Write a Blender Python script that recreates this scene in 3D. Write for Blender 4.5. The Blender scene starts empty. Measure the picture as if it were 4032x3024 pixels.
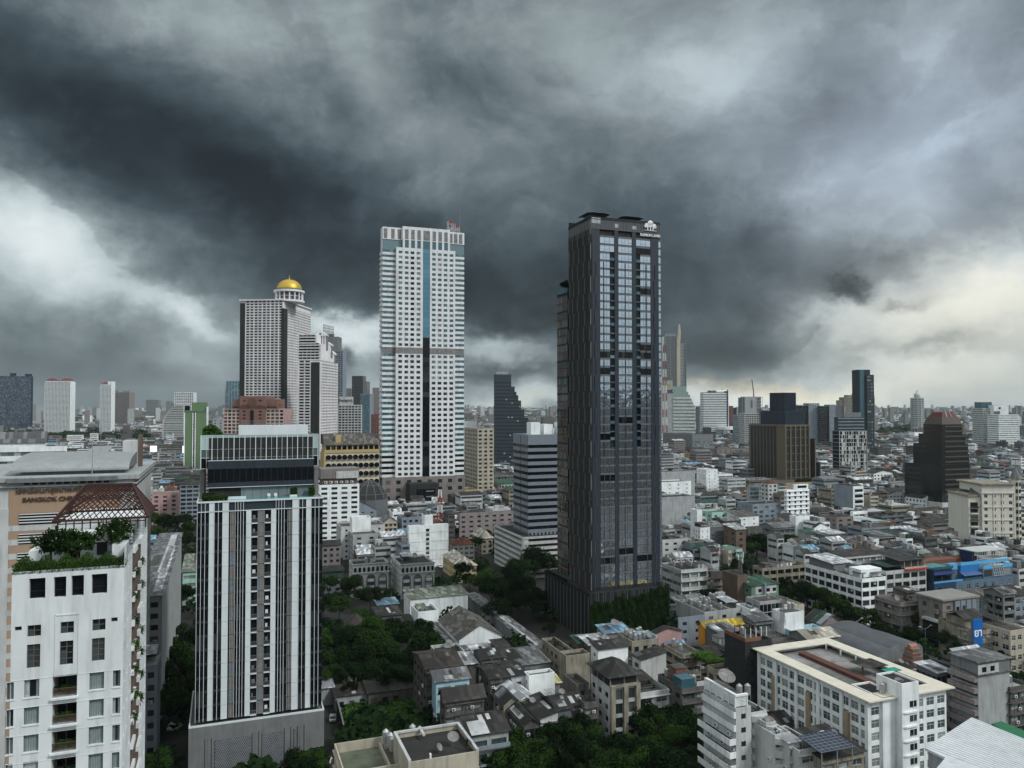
import bpy,math,random
from mathutils import Vector,Matrix
random.seed(11)
C=bpy.context.scene
COL=C.collection
F,CX,CY,HZ,CAMZ=3028.0,2016.0,1512.0,1590.0,85.0
PIT=math.atan((HZ-CY)/F)
cp,sp=math.cos(PIT),math.sin(PIT)
# ---------------------------------------------------------------- camera
cam=bpy.data.objects.new('camera',bpy.data.cameras.new('camera'))
COL.objects.link(cam);C.camera=cam
cam.location=(0,0,CAMZ);cam.rotation_euler=(math.pi/2+PIT,0,0)
cam.data.sensor_width=36;cam.data.lens=36*F/4032
cam.data.clip_start=1;cam.data.clip_end=40000
C.view_settings.view_transform='Standard';C.view_settings.look='None'
C.view_settings.gamma=1;C.view_settings.exposure=0.53
# ---------------------------------------------------------------- world: overcast storm sky
SUN_AZ,SUN_EL=math.radians(118),math.radians(42)  # azimuth clockwise from the view direction
w=bpy.data.worlds.new('World');C.world=w;w.use_nodes=True
nt=w.node_tree;N=nt.nodes;L=nt.links;N.clear()
def mth(op,a,b=None,c=None,clamp=False):
    n=N.new('ShaderNodeMath');n.operation=op;n.use_clamp=clamp
    for i,v in enumerate((a,b,c)):
        if v is None:continue
        if isinstance(v,(int,float)):n.inputs[i].default_value=v
        else:L.new(v,n.inputs[i])
    return n.outputs[0]
def comb(x,y,z):
    n=N.new('ShaderNodeCombineXYZ')
    for i,v in enumerate((x,y,z)):
        if isinstance(v,(int,float)):n.inputs[i].default_value=v
        else:L.new(v,n.inputs[i])
    return n.outputs[0]
def noise(vec,sc,det=6,rough=.55,out=0,dist=0):
    n=N.new('ShaderNodeTexNoise');L.new(vec,n.inputs['Vector'])
    n.inputs['Scale'].default_value=sc;n.inputs['Detail'].default_value=det
    n.inputs['Roughness'].default_value=rough;n.inputs['Distortion'].default_value=dist
    return n.outputs[out]
def sstep(v,a,b,t0=0.0,t1=1.0):
    n=N.new('ShaderNodeMapRange');n.interpolation_type='SMOOTHSTEP'
    L.new(v,n.inputs[0]);n.inputs[1].default_value=a;n.inputs[2].default_value=b
    n.inputs[3].default_value=t0;n.inputs[4].default_value=t1
    return n.outputs[0]
tc=N.new('ShaderNodeTexCoord');sx=N.new('ShaderNodeSeparateXYZ');L.new(tc.outputs['Generated'],sx.inputs[0])
X,Y,Z=sx.outputs
AZ=mth('ARCTAN2',X,Y)
HYP=mth('SQRT',mth('ADD',mth('MULTIPLY',X,X),mth('MULTIPLY',Y,Y)))
EL=mth('DIVIDE',Z,mth('MAXIMUM',HYP,.02))
den=mth('ADD',mth('MAXIMUM',Z,0),.26)
plane=comb(mth('DIVIDE',X,den),mth('DIVIDE',Y,den),0)
ae=comb(AZ,mth('MULTIPLY',EL,1.6),0)
def vsub(col):
    n=N.new('ShaderNodeVectorMath');n.operation='SUBTRACT';L.new(col,n.inputs[0]);n.inputs[1].default_value=(.5,.5,.5);return n.outputs[0]
def vscale(v,s):
    n=N.new('ShaderNodeVectorMath');n.operation='SCALE';L.new(v,n.inputs[0]);n.inputs['Scale'].default_value=s;return n.outputs[0]
def vadd(a,b):
    n=N.new('ShaderNodeVectorMath');n.operation='ADD';L.new(a,n.inputs[0]);L.new(b,n.inputs[1]);return n.outputs[0]
GEN=tc.outputs['Generated'];wp=vscale(vsub(noise(GEN,3.2,8,.62,1)),.15)
wp2=vscale(vsub(noise(ae,9,7,.62,1)),.075)
P2=vadd(vadd(comb(AZ,EL,0),wp),wp2)
def blobs(lst,P):
    acc=None
    for(px,py,bx,by,rot,amp)in lst:
        a=math.atan((px-1106)/1661);e=(872-py)/1661*math.cos(a)
        m=N.new('ShaderNodeMapping');m.vector_type='TEXTURE';L.new(P,m.inputs[0])
        m.inputs[1].default_value=(a,e,0);m.inputs[2].default_value=(0,0,math.radians(rot))
        m.inputs[3].default_value=(bx/1661,by/1661,1)
        d=N.new('ShaderNodeVectorMath');d.operation='DOT_PRODUCT';L.new(m.outputs[0],d.inputs[0]);L.new(m.outputs[0],d.inputs[1])
        g=mth('MULTIPLY',mth('EXPONENT',mth('MULTIPLY',d.outputs['Value'],-1)),amp)
        acc=g if acc is None else mth('ADD',acc,g)
    return acc
SKYB=[(1000,0,1000,150,0,.075),(430,60,200,60,-8,.05),(960,330,160,60,-20,.03),(1480,200,260,150,-15,.09),(2050,230,300,260,0,.02),(60,620,190,110,0,.12),(1900,640,220,50,8,.16),(1680,470,320,170,-15,.07),(560,120,200,60,-10,.05),(120,270,520,130,-14,-.12),(640,440,420,120,-22,-.15),(1040,610,340,120,-12,-.16),(1330,560,260,140,0,-.04),(560,560,160,50,-25,-.04),
 (785,130,60,120,28,.10),(880,270,90,120,25,.07),(1000,40,700,70,0,.06),(420,40,250,60,0,.06),(1060,160,160,90,0,-.07),
 (10,470,160,90,-30,.34),(120,560,170,95,-40,.26),(240,630,200,80,-25,.08),(130,800,380,80,0,-.08),(310,700,120,110,0,-.08),
 (430,678,120,34,-10,.42),(460,775,95,50,0,.24),(380,860,200,60,0,-.02),
 (765,690,95,34,-12,.62),(738,722,36,24,0,-.45),(800,800,50,60,0,.22),(690,780,60,60,0,.14),
 (1070,735,120,30,-8,.40),(1100,782,130,13,0,-.16),(1090,840,140,38,0,.36),(1200,690,90,40,0,-.06),
 (1250,130,150,80,-20,.12),(1500,190,160,110,-20,.15),(1440,60,160,50,0,-.08),(1700,60,250,90,0,.10),
 (2080,200,260,260,0,.19),(1950,420,200,120,-20,.12),(1400,420,200,130,-15,-.05),(1560,590,260,110,-10,-.10),
 (1760,440,120,40,-20,.05),(1800,560,110,50,-12,.03),(1240,640,120,120,0,-.06),
 (2210,610,220,80,14,.45),(2190,700,280,70,4,.34),(1960,775,280,40,0,.16),(2120,820,330,60,0,.32),(1900,690,160,30,8,.12),
 (1650,832,260,30,3,.42),(1560,862,320,36,0,.26),(1850,660,110,22,5,.14),(1880,622,42,14,-15,-.30),
 (1985,645,46,14,10,-.30),(2060,742,120,18,-5,-.26),(1640,742,240,40,2,-.13),(1950,870,450,45,0,.26),(500,870,500,40,0,.04),(1090,865,140,26,0,.22)]
field=mth('ADD',blobs(SKYB,P2),.41)
fc=N.new('ShaderNodeFloatCurve');sw=N.new('ShaderNodeSeparateXYZ');L.new(P2,sw.inputs[0]);L.new(mth('DIVIDE',mth('ADD',sw.outputs[0],.6),1.2,clamp=True),fc.inputs['Value'])
PTS=[(-200,300),(0,345),(90,400),(190,490),(300,585),(420,632),(560,648),(700,662),(840,680),(1010,704),(1200,742),(1400,778),(1600,792),(1760,745),(1880,640),(2000,600),(2250,520)]
cv=fc.mapping.curves[0];q_=[((math.atan((a-1106)/1661)+.6)/1.2,(872-e)/1661*math.cos(math.atan((a-1106)/1661))/.4)for a,e in PTS]
while len(cv.points)<len(q_):cv.points.new(.5,.5)
for p_,(a,e)in zip(cv.points,q_):p_.location=(a,e)
fc.mapping.update()
edge=mth('SUBTRACT',mth('MULTIPLY',fc.outputs[0],.4),mth('ADD',EL,mth('MULTIPLY',mth('SUBTRACT',noise(ae,10,9,.62),.5),.075)))
field=mth('ADD',field,mth('ADD',mth('MULTIPLY',sstep(edge,-.003,.008),.075),mth('MULTIPLY',sstep(edge,-.09,.0),-.05)))
det=mth('MULTIPLY',mth('SUBTRACT',noise(GEN,4.2,6,.6,0,.3),.5),.16)
det2=mth('MULTIPLY',mth('SUBTRACT',noise(ae,7,6,.6,0,.4),.5),.13)
bw_=vadd(tc.outputs['Generated'],vscale(vsub(noise(tc.outputs['Generated'],3.5,6,.6,1)),.35))
def billow(sc):
    n=N.new('ShaderNodeTexVoronoi');n.feature='F1';L.new(bw_,n.inputs['Vector']);n.inputs['Scale'].default_value=sc;n.inputs['Detail'].default_value=1;n.inputs['Roughness'].default_value=.5;n.normalize=True;return n.outputs['Distance']
field=mth('ADD',field,mth('ADD',mth('MULTIPLY',mth('SUBTRACT',.36,billow(4.5)),.30),mth('MULTIPLY',mth('SUBTRACT',.36,billow(11)),.14)))
crisp=mth('MULTIPLY',mth('SUBTRACT',sstep(noise(bw_,5,7,.6,0,.4),.46,.60),.5),.05)
crisp2=mth('MULTIPLY',mth('SUBTRACT',sstep(noise(ae,4.5,8,.6,0,.5),.47,.58),.5),.04)
field=mth('ADD',mth('ADD',mth('ADD',field,det),det2),mth('ADD',crisp,crisp2))
field=mth('MULTIPLY',mth('ADD',field,mth('MULTIPLY',mth('SUBTRACT',noise(ae,13,5,.6),.5),.07)),.87)
field=mth('MINIMUM',field,mth('ADD',mth('MULTIPLY',field,.5),.33))
# unseen sky brightened behind and overhead to light the fronts, dimmer low for reflections
back=mth('MAXIMUM',sstep(mth('ABSOLUTE',AZ),.75,1.7),sstep(EL,.62,1.5))
bb=mth('ADD',sstep(EL,.0,.45,.60,.86),mth('MULTIPLY',det,1.0))
mx=mth('ADD',mth('MULTIPLY',field,mth('SUBTRACT',1,back)),mth('MULTIPLY',bb,back))
lum=mth('MULTIPLY',mth('POWER',mth('MAXIMUM',mx,.12),2.25),sstep(Z,-.02,-.001,.05,1))
rp=N.new('ShaderNodeValToRGB');L.new(mx,rp.inputs[0]);cr=rp.color_ramp
cr.elements[0].position=.2;cr.elements[0].color=(.68,1.0,1.18,1)
cr.elements[1].position=.95;cr.elements[1].color=(1.0,1.0,.985,1)
e_=cr.elements.new(.72);e_.color=(.88,1.0,1.03,1);e_=cr.elements.new(.45);e_.color=(.82,1.0,1.06,1)
blue=blobs([(2100,260,420,300,0,1.0),(1700,350,200,200,0,.35),(1650,640,300,80,0,.35)],comb(AZ,EL,0))
warm=blobs([(1640,812,150,16,0,1.4),(2120,700,300,140,0,.5),(1750,835,500,45,0,.5),(2180,640,260,90,0,.35),(1060,862,130,12,0,1.0)],P2)
def mixc(f,a,b):
    n=N.new('ShaderNodeMix');n.data_type='RGBA';n.clamp_factor=True
    L.new(f,n.inputs[0])
    for i,v in((6,a),(7,b)):
        if isinstance(v,tuple):n.inputs[i].default_value=v
        else:L.new(v,n.inputs[i])
    return n.outputs[2]
colr=mixc(mth('MULTIPLY',blue,.75),rp.outputs[0],(.82,.98,1.20,1))
colr=mixc(mth('MULTIPLY',warm,.8),colr,(1.08,1.02,.80,1))
cl=N.new('ShaderNodeVectorMath');cl.operation='SCALE';L.new(colr,cl.inputs[0]);L.new(lum,cl.inputs['Scale'])
sky=N.new('ShaderNodeTexSky');sky.sky_type='NISHITA';sky.sun_disc=False
sky.sun_elevation=SUN_EL;sky.sun_rotation=SUN_AZ
bg1=N.new('ShaderNodeBackground');L.new(sky.outputs[0],bg1.inputs[0]);bg1.inputs[1].default_value=.05
bg2=N.new('ShaderNodeBackground');L.new(cl.outputs[0],bg2.inputs[0]);bg2.inputs[1].default_value=1.0
ms=N.new('ShaderNodeMixShader');ms.inputs[0].default_value=.96
L.new(bg1.outputs[0],ms.inputs[1]);L.new(bg2.outputs[0],ms.inputs[2])
wo=N.new('ShaderNodeOutputWorld');L.new(ms.outputs[0],wo.inputs[0])
w.cycles.sampling_method='MANUAL';w.cycles.sample_map_resolution=512
sd=bpy.data.lights.new('sun','SUN');sd.energy=1.5;sd.angle=math.radians(12);sd.color=(1,1,.98)
so=bpy.data.objects.new('sun',sd);COL.objects.link(so)
sv=Vector((math.sin(SUN_AZ)*math.cos(SUN_EL),math.cos(SUN_AZ)*math.cos(SUN_EL),math.sin(SUN_EL)))
so.rotation_euler=sv.to_track_quat('Z','Y').to_euler()
C.cycles.max_bounces=5;C.cycles.diffuse_bounces=2;C.cycles.glossy_bounces=3;C.cycles.volume_bounces=0
C.cycles.transmission_bounces=2;C.cycles.transparent_max_bounces=4

# ---------------------------------------------------------------- materials
MATS={}
def mat(name,col,rough=.8,stain=.35,sc=1.0,var=.12,bump=None,metal=0,spec=.3,streak=True,emit=None):
    if name in MATS:return MATS[name]
    m=bpy.data.materials.new(name);m.use_nodes=True;t=m.node_tree;nn=t.nodes;ll=t.links
    b=nn['Principled BSDF'];b.inputs['Roughness'].default_value=rough;b.inputs['Metallic'].default_value=metal
    b.inputs['Specular IOR Level'].default_value=spec
    g=nn.new('ShaderNodeNewGeometry')
    mp=nn.new('ShaderNodeMapping');ll.new(g.outputs['Position'],mp.inputs[0]);mp.inputs[3].default_value=(.9*sc,.9*sc,(.10 if streak else.9)*sc)
    n1=nn.new('ShaderNodeTexNoise');ll.new(mp.outputs[0],n1.inputs['Vector']);n1.inputs['Scale'].default_value=1;n1.inputs['Detail'].default_value=7;n1.inputs['Roughness'].default_value=.65
    n2=nn.new('ShaderNodeTexNoise');ll.new(g.outputs['Position'],n2.inputs['Vector']);n2.inputs['Scale'].default_value=.22*sc;n2.inputs['Detail'].default_value=5
    r=nn.new('ShaderNodeMapRange');r.inputs[1].default_value=.48;r.inputs[2].default_value=.78;ll.new(n1.outputs[0],r.inputs[0]);r.inputs[3].default_value=1;r.inputs[4].default_value=1-stain
    r2=nn.new('ShaderNodeMapRange');r2.inputs[1].default_value=.3;r2.inputs[2].default_value=.7;ll.new(n2.outputs[0],r2.inputs[0]);r2.inputs[3].default_value=1-var;r2.inputs[4].default_value=1+var*.5
    mu=nn.new('ShaderNodeMath');mu.operation='MULTIPLY';ll.new(r.outputs[0],mu.inputs[0]);ll.new(r2.outputs[0],mu.inputs[1])
    v=nn.new('ShaderNodeVectorMath');v.operation='SCALE';v.inputs[0].default_value=col;ll.new(mu.outputs[0],v.inputs['Scale'])
    outc=v.outputs[0]
    if name.startswith('sheet_'):
        tb=nn.new('ShaderNodeTexCoord');bk=nn.new('ShaderNodeTexBrick');ll.new(tb.outputs['Object'],bk.inputs['Vector']);bk.inputs['Color1'].default_value=(.42,.42,.42,1);bk.inputs['Color2'].default_value=(1.7,1.7,1.66,1);bk.inputs['Mortar'].default_value=(.6,.6,.6,1);bk.inputs['Scale'].default_value=1;bk.inputs['Brick Width'].default_value=1.1;bk.inputs['Row Height'].default_value=2.3;bk.inputs['Mortar Size'].default_value=.03;bk.inputs['Bias'].default_value=-.35
        mm=nn.new('ShaderNodeVectorMath');mm.operation='MULTIPLY';ll.new(outc,mm.inputs[0]);ll.new(bk.outputs['Color'],mm.inputs[1]);outc=mm.outputs[0]
    ll.new(outc,b.inputs['Base Color'])
    if bump:
        kind,bs,st=bump
        wv=nn.new('ShaderNodeTexWave');tcn=nn.new('ShaderNodeTexCoord');ll.new(tcn.outputs['Object'],wv.inputs['Vector'])
        wv.bands_direction=kind;wv.inputs['Scale'].default_value=bs;wv.inputs['Distortion'].default_value=0
        bp=nn.new('ShaderNodeBump');bp.inputs['Strength'].default_value=st;bp.inputs['Distance'].default_value=.05
        ll.new(wv.outputs['Fac'],bp.inputs['Height']);ll.new(bp.outputs[0],b.inputs['Normal'])
    if emit:b.inputs['Emission Color'].default_value=(*emit[:3],1);b.inputs['Emission Strength'].default_value=emit[3]
    MATS[name]=m;return m
def glass(name,col,spec=.5,rough=.06,curtain=.25,ccol=(.16,.17,.16),metal=0,cfrac=.35):
    if name in MATS:return MATS[name]
    m=bpy.data.materials.new(name);m.use_nodes=True;t=m.node_tree;nn=t.nodes;ll=t.links
    b=nn['Principled BSDF'];b.inputs['Roughness'].default_value=rough;b.inputs['Metallic'].default_value=metal;b.inputs['IOR'].default_value=1.5
    b.inputs['Specular IOR Level'].default_value=spec
    g=nn.new('ShaderNodeNewGeometry');oi=nn.new('ShaderNodeObjectInfo')
    a=nn.new('ShaderNodeMath');ll.new(g.outputs['Random Per Island'],a.inputs[0]);ll.new(oi.outputs['Random'],a.inputs[1])
    fr=nn.new('ShaderNodeMath');fr.operation='FRACT';ll.new(a.outputs[0],fr.inputs[0])
    r=nn.new('ShaderNodeMapRange');ll.new(fr.outputs[0],r.inputs[0]);r.inputs[1].default_value=1-cfrac;r.inputs[2].default_value=1.0;r.inputs[4].default_value=curtain*3
    mx_=nn.new('ShaderNodeMix');mx_.data_type='RGBA';ll.new(r.outputs[0],mx_.inputs[0]);mx_.inputs[6].default_value=(*col,1);mx_.inputs[7].default_value=(*ccol,1)
    ll.new(mx_.outputs[2],b.inputs['Base Color'])
    n1=nn.new('ShaderNodeTexNoise');n1.inputs['Scale'].default_value=.5;ll.new(g.outputs['Position'],n1.inputs['Vector'])
    bp=nn.new('ShaderNodeBump');bp.inputs['Strength'].default_value=.12;bp.inputs['Distance'].default_value=.4;ll.new(n1.outputs[0],bp.inputs['Height']);ll.new(bp.outputs[0],b.inputs['Normal'])
    MATS[name]=m;return m
def leafmat(name,c1,c2):
    m=bpy.data.materials.new(name);m.use_nodes=True;t=m.node_tree;nn=t.nodes;ll=t.links
    b=nn['Principled BSDF'];b.inputs['Roughness'].default_value=.8;b.inputs['Specular IOR Level'].default_value=.04
    g=nn.new('ShaderNodeNewGeometry');n1=nn.new('ShaderNodeTexNoise');n1.inputs['Scale'].default_value=.35;n1.inputs['Detail'].default_value=3;ll.new(g.outputs['Position'],n1.inputs['Vector'])
    oi=nn.new('ShaderNodeObjectInfo')
    a=nn.new('ShaderNodeMath');a.operation='MULTIPLY_ADD';ll.new(g.outputs['Random Per Island'],a.inputs[0]);a.inputs[1].default_value=.5;ll.new(n1.outputs[0],a.inputs[2])
    a2=nn.new('ShaderNodeMath');a2.operation='MULTIPLY_ADD';ll.new(oi.outputs['Random'],a2.inputs[0]);a2.inputs[1].default_value=.8;ll.new(a.outputs[0],a2.inputs[2])
    r=nn.new('ShaderNodeMapRange');ll.new(a2.outputs[0],r.inputs[0]);r.inputs[1].default_value=.6;r.inputs[2].default_value=1.7
    mx_=nn.new('ShaderNodeMix');mx_.data_type='RGBA';ll.new(r.outputs[0],mx_.inputs[0]);mx_.inputs[6].default_value=(*c1,1);mx_.inputs[7].default_value=(*c2,1)
    ll.new(mx_.outputs[2],b.inputs['Base Color']);MATS[name]=m;return m
W_=dict(white=(.78,.82,.83),offwhite=(.47,.49,.485),grey=(.165,.18,.185),lgrey=(.34,.36,.365),bgrey=(.21,.25,.29),dgrey=(.12,.13,.14),
 grime=(.105,.103,.096),cream=(.42,.39,.315),dcream=(.27,.25,.20),tan=(.34,.27,.19),pink=(.42,.27,.26),brown=(.13,.095,.075),brick=(.17,.075,.055),
 lblue=(.33,.50,.58),mint=(.35,.55,.48),green=(.12,.22,.16),slate=(.026,.037,.05),navy=(.012,.025,.07),bblue=(.03,.25,.62),pgreen=(.42,.50,.40),
 orange=(.55,.25,.04),yellow=(.50,.42,.20),ochre=(.42,.34,.17),black=(.025,.027,.028),mauve=(.24,.21,.21),concrete=(.165,.172,.175),gpanel=(.36,.38,.40),stone=(.20,.18,.17))
def wm(k):
    heavy=k in('grime','dcream','black')
    return mat('wall_'+k,W_[k],.85,.75 if heavy else.48 if k in('offwhite','lgrey','cream','stone','mauve','grey')else.34,1.6 if heavy else 1.0,.35 if heavy else.16)
for k_ in W_:wm(k_)
for k_,c_ in dict(slab=(.075,.075,.07),dslab=(.032,.032,.03),pale=(.42,.44,.45),cap=(.5,.52,.52),moss=(.12,.14,.10)).items():mat('roof_'+k_,c_,.9,.5,.6,.4,streak=False)
for k_,c_ in dict(tin=(.20,.21,.22),dtin=(.048,.047,.044),white=(.62,.66,.70),rust=(.062,.053,.046),green=(.05,.135,.09),dgreen=(.03,.08,.06),blue=(.07,.20,.42),lblue=(.22,.38,.52),yellow=(.62,.48,.06),
  orange=(.20,.065,.03),red=(.25,.03,.03),taupe=(.15,.14,.128),olive=(.27,.31,.25),creamroof=(.52,.49,.42),lemon=(.50,.48,.25)).items():
    mat('sheet_'+k_,c_,.55,.35,.8,.2,bump=('X',3.2,.5),streak=False)
GL=glass('glass_dark',(.014,.018,.02),curtain=.2);GLC=glass('glass_curtain',(.02,.025,.025),curtain=.5,ccol=(.30,.33,.31),cfrac=.8)
GLB=glass('glass_teal',(.035,.10,.125),spec=.9,curtain=.2,ccol=(.20,.28,.28));GLX=glass('glass_black',(.005,.007,.010),spec=.3,curtain=.08,cfrac=.2)
GLM=glass('glass_mirror',(.56,.63,.72),spec=.8,rough=.04,curtain=.0,metal=.9)
GLI=glass('glass_blind',(.05,.08,.085),spec=.7,curtain=.35,ccol=(.30,.34,.33),cfrac=.6)
FRW=mat('frame_white',(.6,.62,.62),.6,.1);FRD=mat('frame_dark',(.03,.032,.035),.6,.1);STEEL=mat('steel',(.45,.46,.47),.35,.3,metal=.6)
RAIL=mat('rail_metal',(.2,.2,.2),.5,.1);LEAF=leafmat('foliage',(.004,.012,.004),(.028,.060,.012));LEAFD=leafmat('foliage_deep',(.003,.008,.003),(.011,.027,.008))
LEAFL=leafmat('foliage_light',(.012,.034,.008),(.05,.11,.02));BARK=mat('bark',(.06,.05,.04),.9,.4)
ASPH=mat('asphalt',(.02,.022,.024),.75,.3,.3,.3,streak=False)

# ---------------------------------------------------------------- mesh builder and placing
class MB:
    def __init__(s):s.v=[];s.f=[];s.m=[];s.mats=[]
    def mi(s,m):
        if m not in s.mats:s.mats.append(m)
        return s.mats.index(m)
    def poly(s,pts,m):
        i=len(s.v);s.v.extend(tuple(p)for p in pts);s.f.append(tuple(range(i,i+len(pts))));s.m.append(s.mi(m))
    def box(s,x0,y0,z0,x1,y1,z1,m,bottom=False,T=None):
        i=len(s.v);k=s.mi(m)
        vs=[(x0,y0,z0),(x1,y0,z0),(x1,y1,z0),(x0,y1,z0),(x0,y0,z1),(x1,y0,z1),(x1,y1,z1),(x0,y1,z1)]
        if T is not None:vs=[tuple(T@Vector(q))for q in vs]
        s.v.extend(vs)
        fs=[(0,1,5,4),(1,2,6,5),(2,3,7,6),(3,0,4,7),(4,5,6,7)]+[(3,2,1,0)]
        for f in fs:s.f.append(tuple(i+q for q in f));s.m.append(k)
    def prism(s,pts,z0,z1,m,mtop=None):  # pts counter-clockwise
        n=len(pts);i=len(s.v)
        s.v.extend((p[0],p[1],z0)for p in pts);s.v.extend((p[0],p[1],z1)for p in pts)
        for q in range(n):s.f.append((i+q,i+(q+1)%n,i+n+(q+1)%n,i+n+q));s.m.append(s.mi(m))
        s.f.append(tuple(range(i+n,i+2*n)));s.m.append(s.mi(mtop or m))
        s.f.append(tuple(reversed(range(i,i+n))));s.m.append(s.mi(m))
    def cyl(s,x,y,z0,z1,r0,m,r1=None,n=12,T=None):
        r1=r0 if r1 is None else r1;i=len(s.v)
        for z,r in((z0,r0),(z1,r1)):
            for q in range(n):
                p=(x+r*math.cos(2*math.pi*q/n),y+r*math.sin(2*math.pi*q/n),z)
                s.v.append(tuple(T@Vector(p))if T is not None else p)
        k=s.mi(m)
        for q in range(n):s.f.append((i+q,i+(q+1)%n,i+n+(q+1)%n,i+n+q));s.m.append(k)
        s.f.append(tuple(range(i+n,i+2*n)));s.m.append(k);s.f.append(tuple(reversed(range(i,i+n))));s.m.append(k)
    def rev(s,prof,m,n=20,x=0,y=0,sx=1):  # surface of revolution, prof = [(r,z)...] upward
        i=len(s.v);k=s.mi(m)
        for r,z in prof:
            for q in range(n):s.v.append((x+sx*r*math.cos(2*math.pi*q/n),y+r*math.sin(2*math.pi*q/n),z))
        for j in range(len(prof)-1):
            for q in range(n):s.f.append((i+j*n+q,i+j*n+(q+1)%n,i+(j+1)*n+(q+1)%n,i+(j+1)*n+q));s.m.append(k)
    def bar(s,a,b,r,m):
        a=Vector(a);b=Vector(b);d=b-a;l=d.length
        if l<1e-4:return
        T=Matrix.Translation(a)@d.to_track_quat('Z','Y').to_matrix().to_4x4()
        s.box(-r,-r,0,r,r,l,m,T=T)
    def mesh(s,name,smooth=False):
        me=bpy.data.meshes.new(name);me.from_pydata(s.v,[],s.f)
        for m in s.mats:me.materials.append(m)
        me.polygons.foreach_set('material_index',s.m)
        if smooth:me.polygons.foreach_set('use_smooth',[True]*len(s.f))
        me.update();return me
    def obj(s,name,parent=None,loc=(0,0,0),rz=0,smooth=False):
        return link(name,s.mesh(name,smooth),parent,loc,rz)
def link(name,me,parent=None,loc=(0,0,0),rz=0,sc=None):
    o=bpy.data.objects.new(name,me);COL.objects.link(o)
    if parent is not None:o.parent=parent
    o.location=loc
    if rz:o.rotation_euler=(0,0,rz)
    if sc:o.scale=sc
    return o
USED={}
def tag(o,label,cat,group=None):
    o['label']=label;o['category']=cat
    if group:o['group']=group
    USED.setdefault(label,[]).append(o);return o
def thing(name,label,cat,loc,rz=0,group=None):
    return tag(link(name,None,None,loc,rz),label,cat,group)
def setting(o):o['kind']='structure';return o
TH=math.radians(20.5)
R=dict(A=(0,1400,.4822),B=(0,2200,.4967),C=(700,1000,.4822),D=(700,1650,.4822),E=(700,2300,.4364),F=(1400,780,.4822),G=(1250,1500,.4822),
 H=(1250,2224,.4822),I=(2000,1450,.4822),J=(2000,2224,.4822),K=(2150,750,.4823),L=(2550,1200,.4822),M=(3232,1400,.4822),N=(2550,1850,.452),O=(3232,2100,.5571),Q=(2600,2424,.3617),U=(3532,2150,.2411),V=(3140,1750,.2411),W=(2640,2000,.2411),S=(0,0,1.0))
def px(r,x,y):a=R[r];return a[0]+x*a[2],a[1]+y*a[2]
def ray(sx_,sy_):
    x=(sx_-CX)/F;y=(CY-sy_)/F
    return Vector((x,cp-y*sp,sp+y*cp))
def at(r,x,y,z=None,D=None):
    d=ray(*px(r,x,y));t=(z-CAMZ)/d.z if z is not None else D/d.y
    return Vector((d.x*t,d.y*t,CAMZ+d.z*t))
def run(c,ang,sx_):  # metres along direction ang from c until source column sx_
    ux,uy=math.cos(ang),math.sin(ang);k=(sx_-CX)/F
    d0=c.y*cp+(c.z-CAMZ)*sp
    return(k*d0-c.x)/(ux-k*uy*cp)
FOOT=[]
def inside(x,y,pad=0):
    for(ox,oy,ca,sa,a,b)in FOOT:
        dx,dy=x-ox,y-oy;u=dx*ca+dy*sa;v=-dx*sa+dy*ca
        if-pad<u<a+pad and-pad<v<b+pad:return True
    return False
class B_:pass
def place(r,xc,yc,h,xl,xr,D=None,th=TH,mode='L',foot=True):
    """near corner of the roof at (xc, yc); xl / xr: image column where the faces end, or negative metres"""
    c=at(r,xc,yc,z=h)if D is None else at(r,xc,yc,D=D)
    z=c.z
    def L_(val,ang):return-val if val<0 else abs(run(c,ang,px(r,val,0)[0]))
    if mode=='L':a=L_(xr,th);b=L_(xl,th+math.pi/2);o=(c.x,c.y)
    else:a=L_(xl,th+math.pi);b=L_(xr,th+math.pi/2);o=(c.x-a*math.cos(th),c.y-a*math.sin(th))
    s=B_();s.o=o;s.a=a;s.b=b;s.h=z;s.th=th;s.D=c.y
    if foot:FOOT.append((o[0],o[1],math.cos(th),math.sin(th),a,b))
    return s
# ---------------------------------------------------------------- facades, windows, roofs
STY={
 'win':dict(bay=3.3,wf=.50,sill=.30,head=.78,rec=.18,g=GL),
 'winw':dict(bay=3.2,wf=.62,sill=.30,head=.80,rec=.18,g=GL,fr=FRW),
 'wide':dict(bay=4.2,wf=.78,sill=.30,head=.82,rec=.25,g=GLI,fr=FRD),
 'sparse':dict(bay=5.5,wf=.32,sill=.35,head=.75,rec=.18,g=GL),
 'tiny':dict(bay=6.5,wf=.16,sill=.45,head=.72,rec=.15,g=GL),
 'band':dict(bay=0,wf=1,sill=.36,head=.80,rec=.30,g=GLI),
 'bandd':dict(bay=0,wf=1,sill=.42,head=.98,rec=.12,g=GLX),
 'park':dict(bay=0,wf=1,sill=.42,head=.97,rec=3.0,g=GLX),
 'balc':dict(bay=4.0,wf=.84,sill=.30,head=.90,rec=1.1,g=GL,fr=FRD),
 'shop':dict(bay=4.0,wf=.80,sill=.30,head=.80,rec=.35,g=GLI,fr=FRD,ledge=.6),
 'shopw':dict(bay=4.0,wf=.70,sill=.32,head=.78,rec=.25,g=GLI,fr=FRW,ledge=.35),
 'grid':dict(bay=3.0,wf=.80,sill=.22,head=.86,rec=.35,g=GL),
 'cur':dict(bay=1.6,wf=.92,sill=.05,head=.95,rec=.06,g=GLB),
 'curd':dict(bay=1.6,wf=.92,sill=.05,head=.95,rec=.06,g=GLX),
 'vstrip':dict(bay=2.2,wf=.5,sill=.02,head=.98,rec=.3,g=GLX),
}
WT={}
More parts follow.
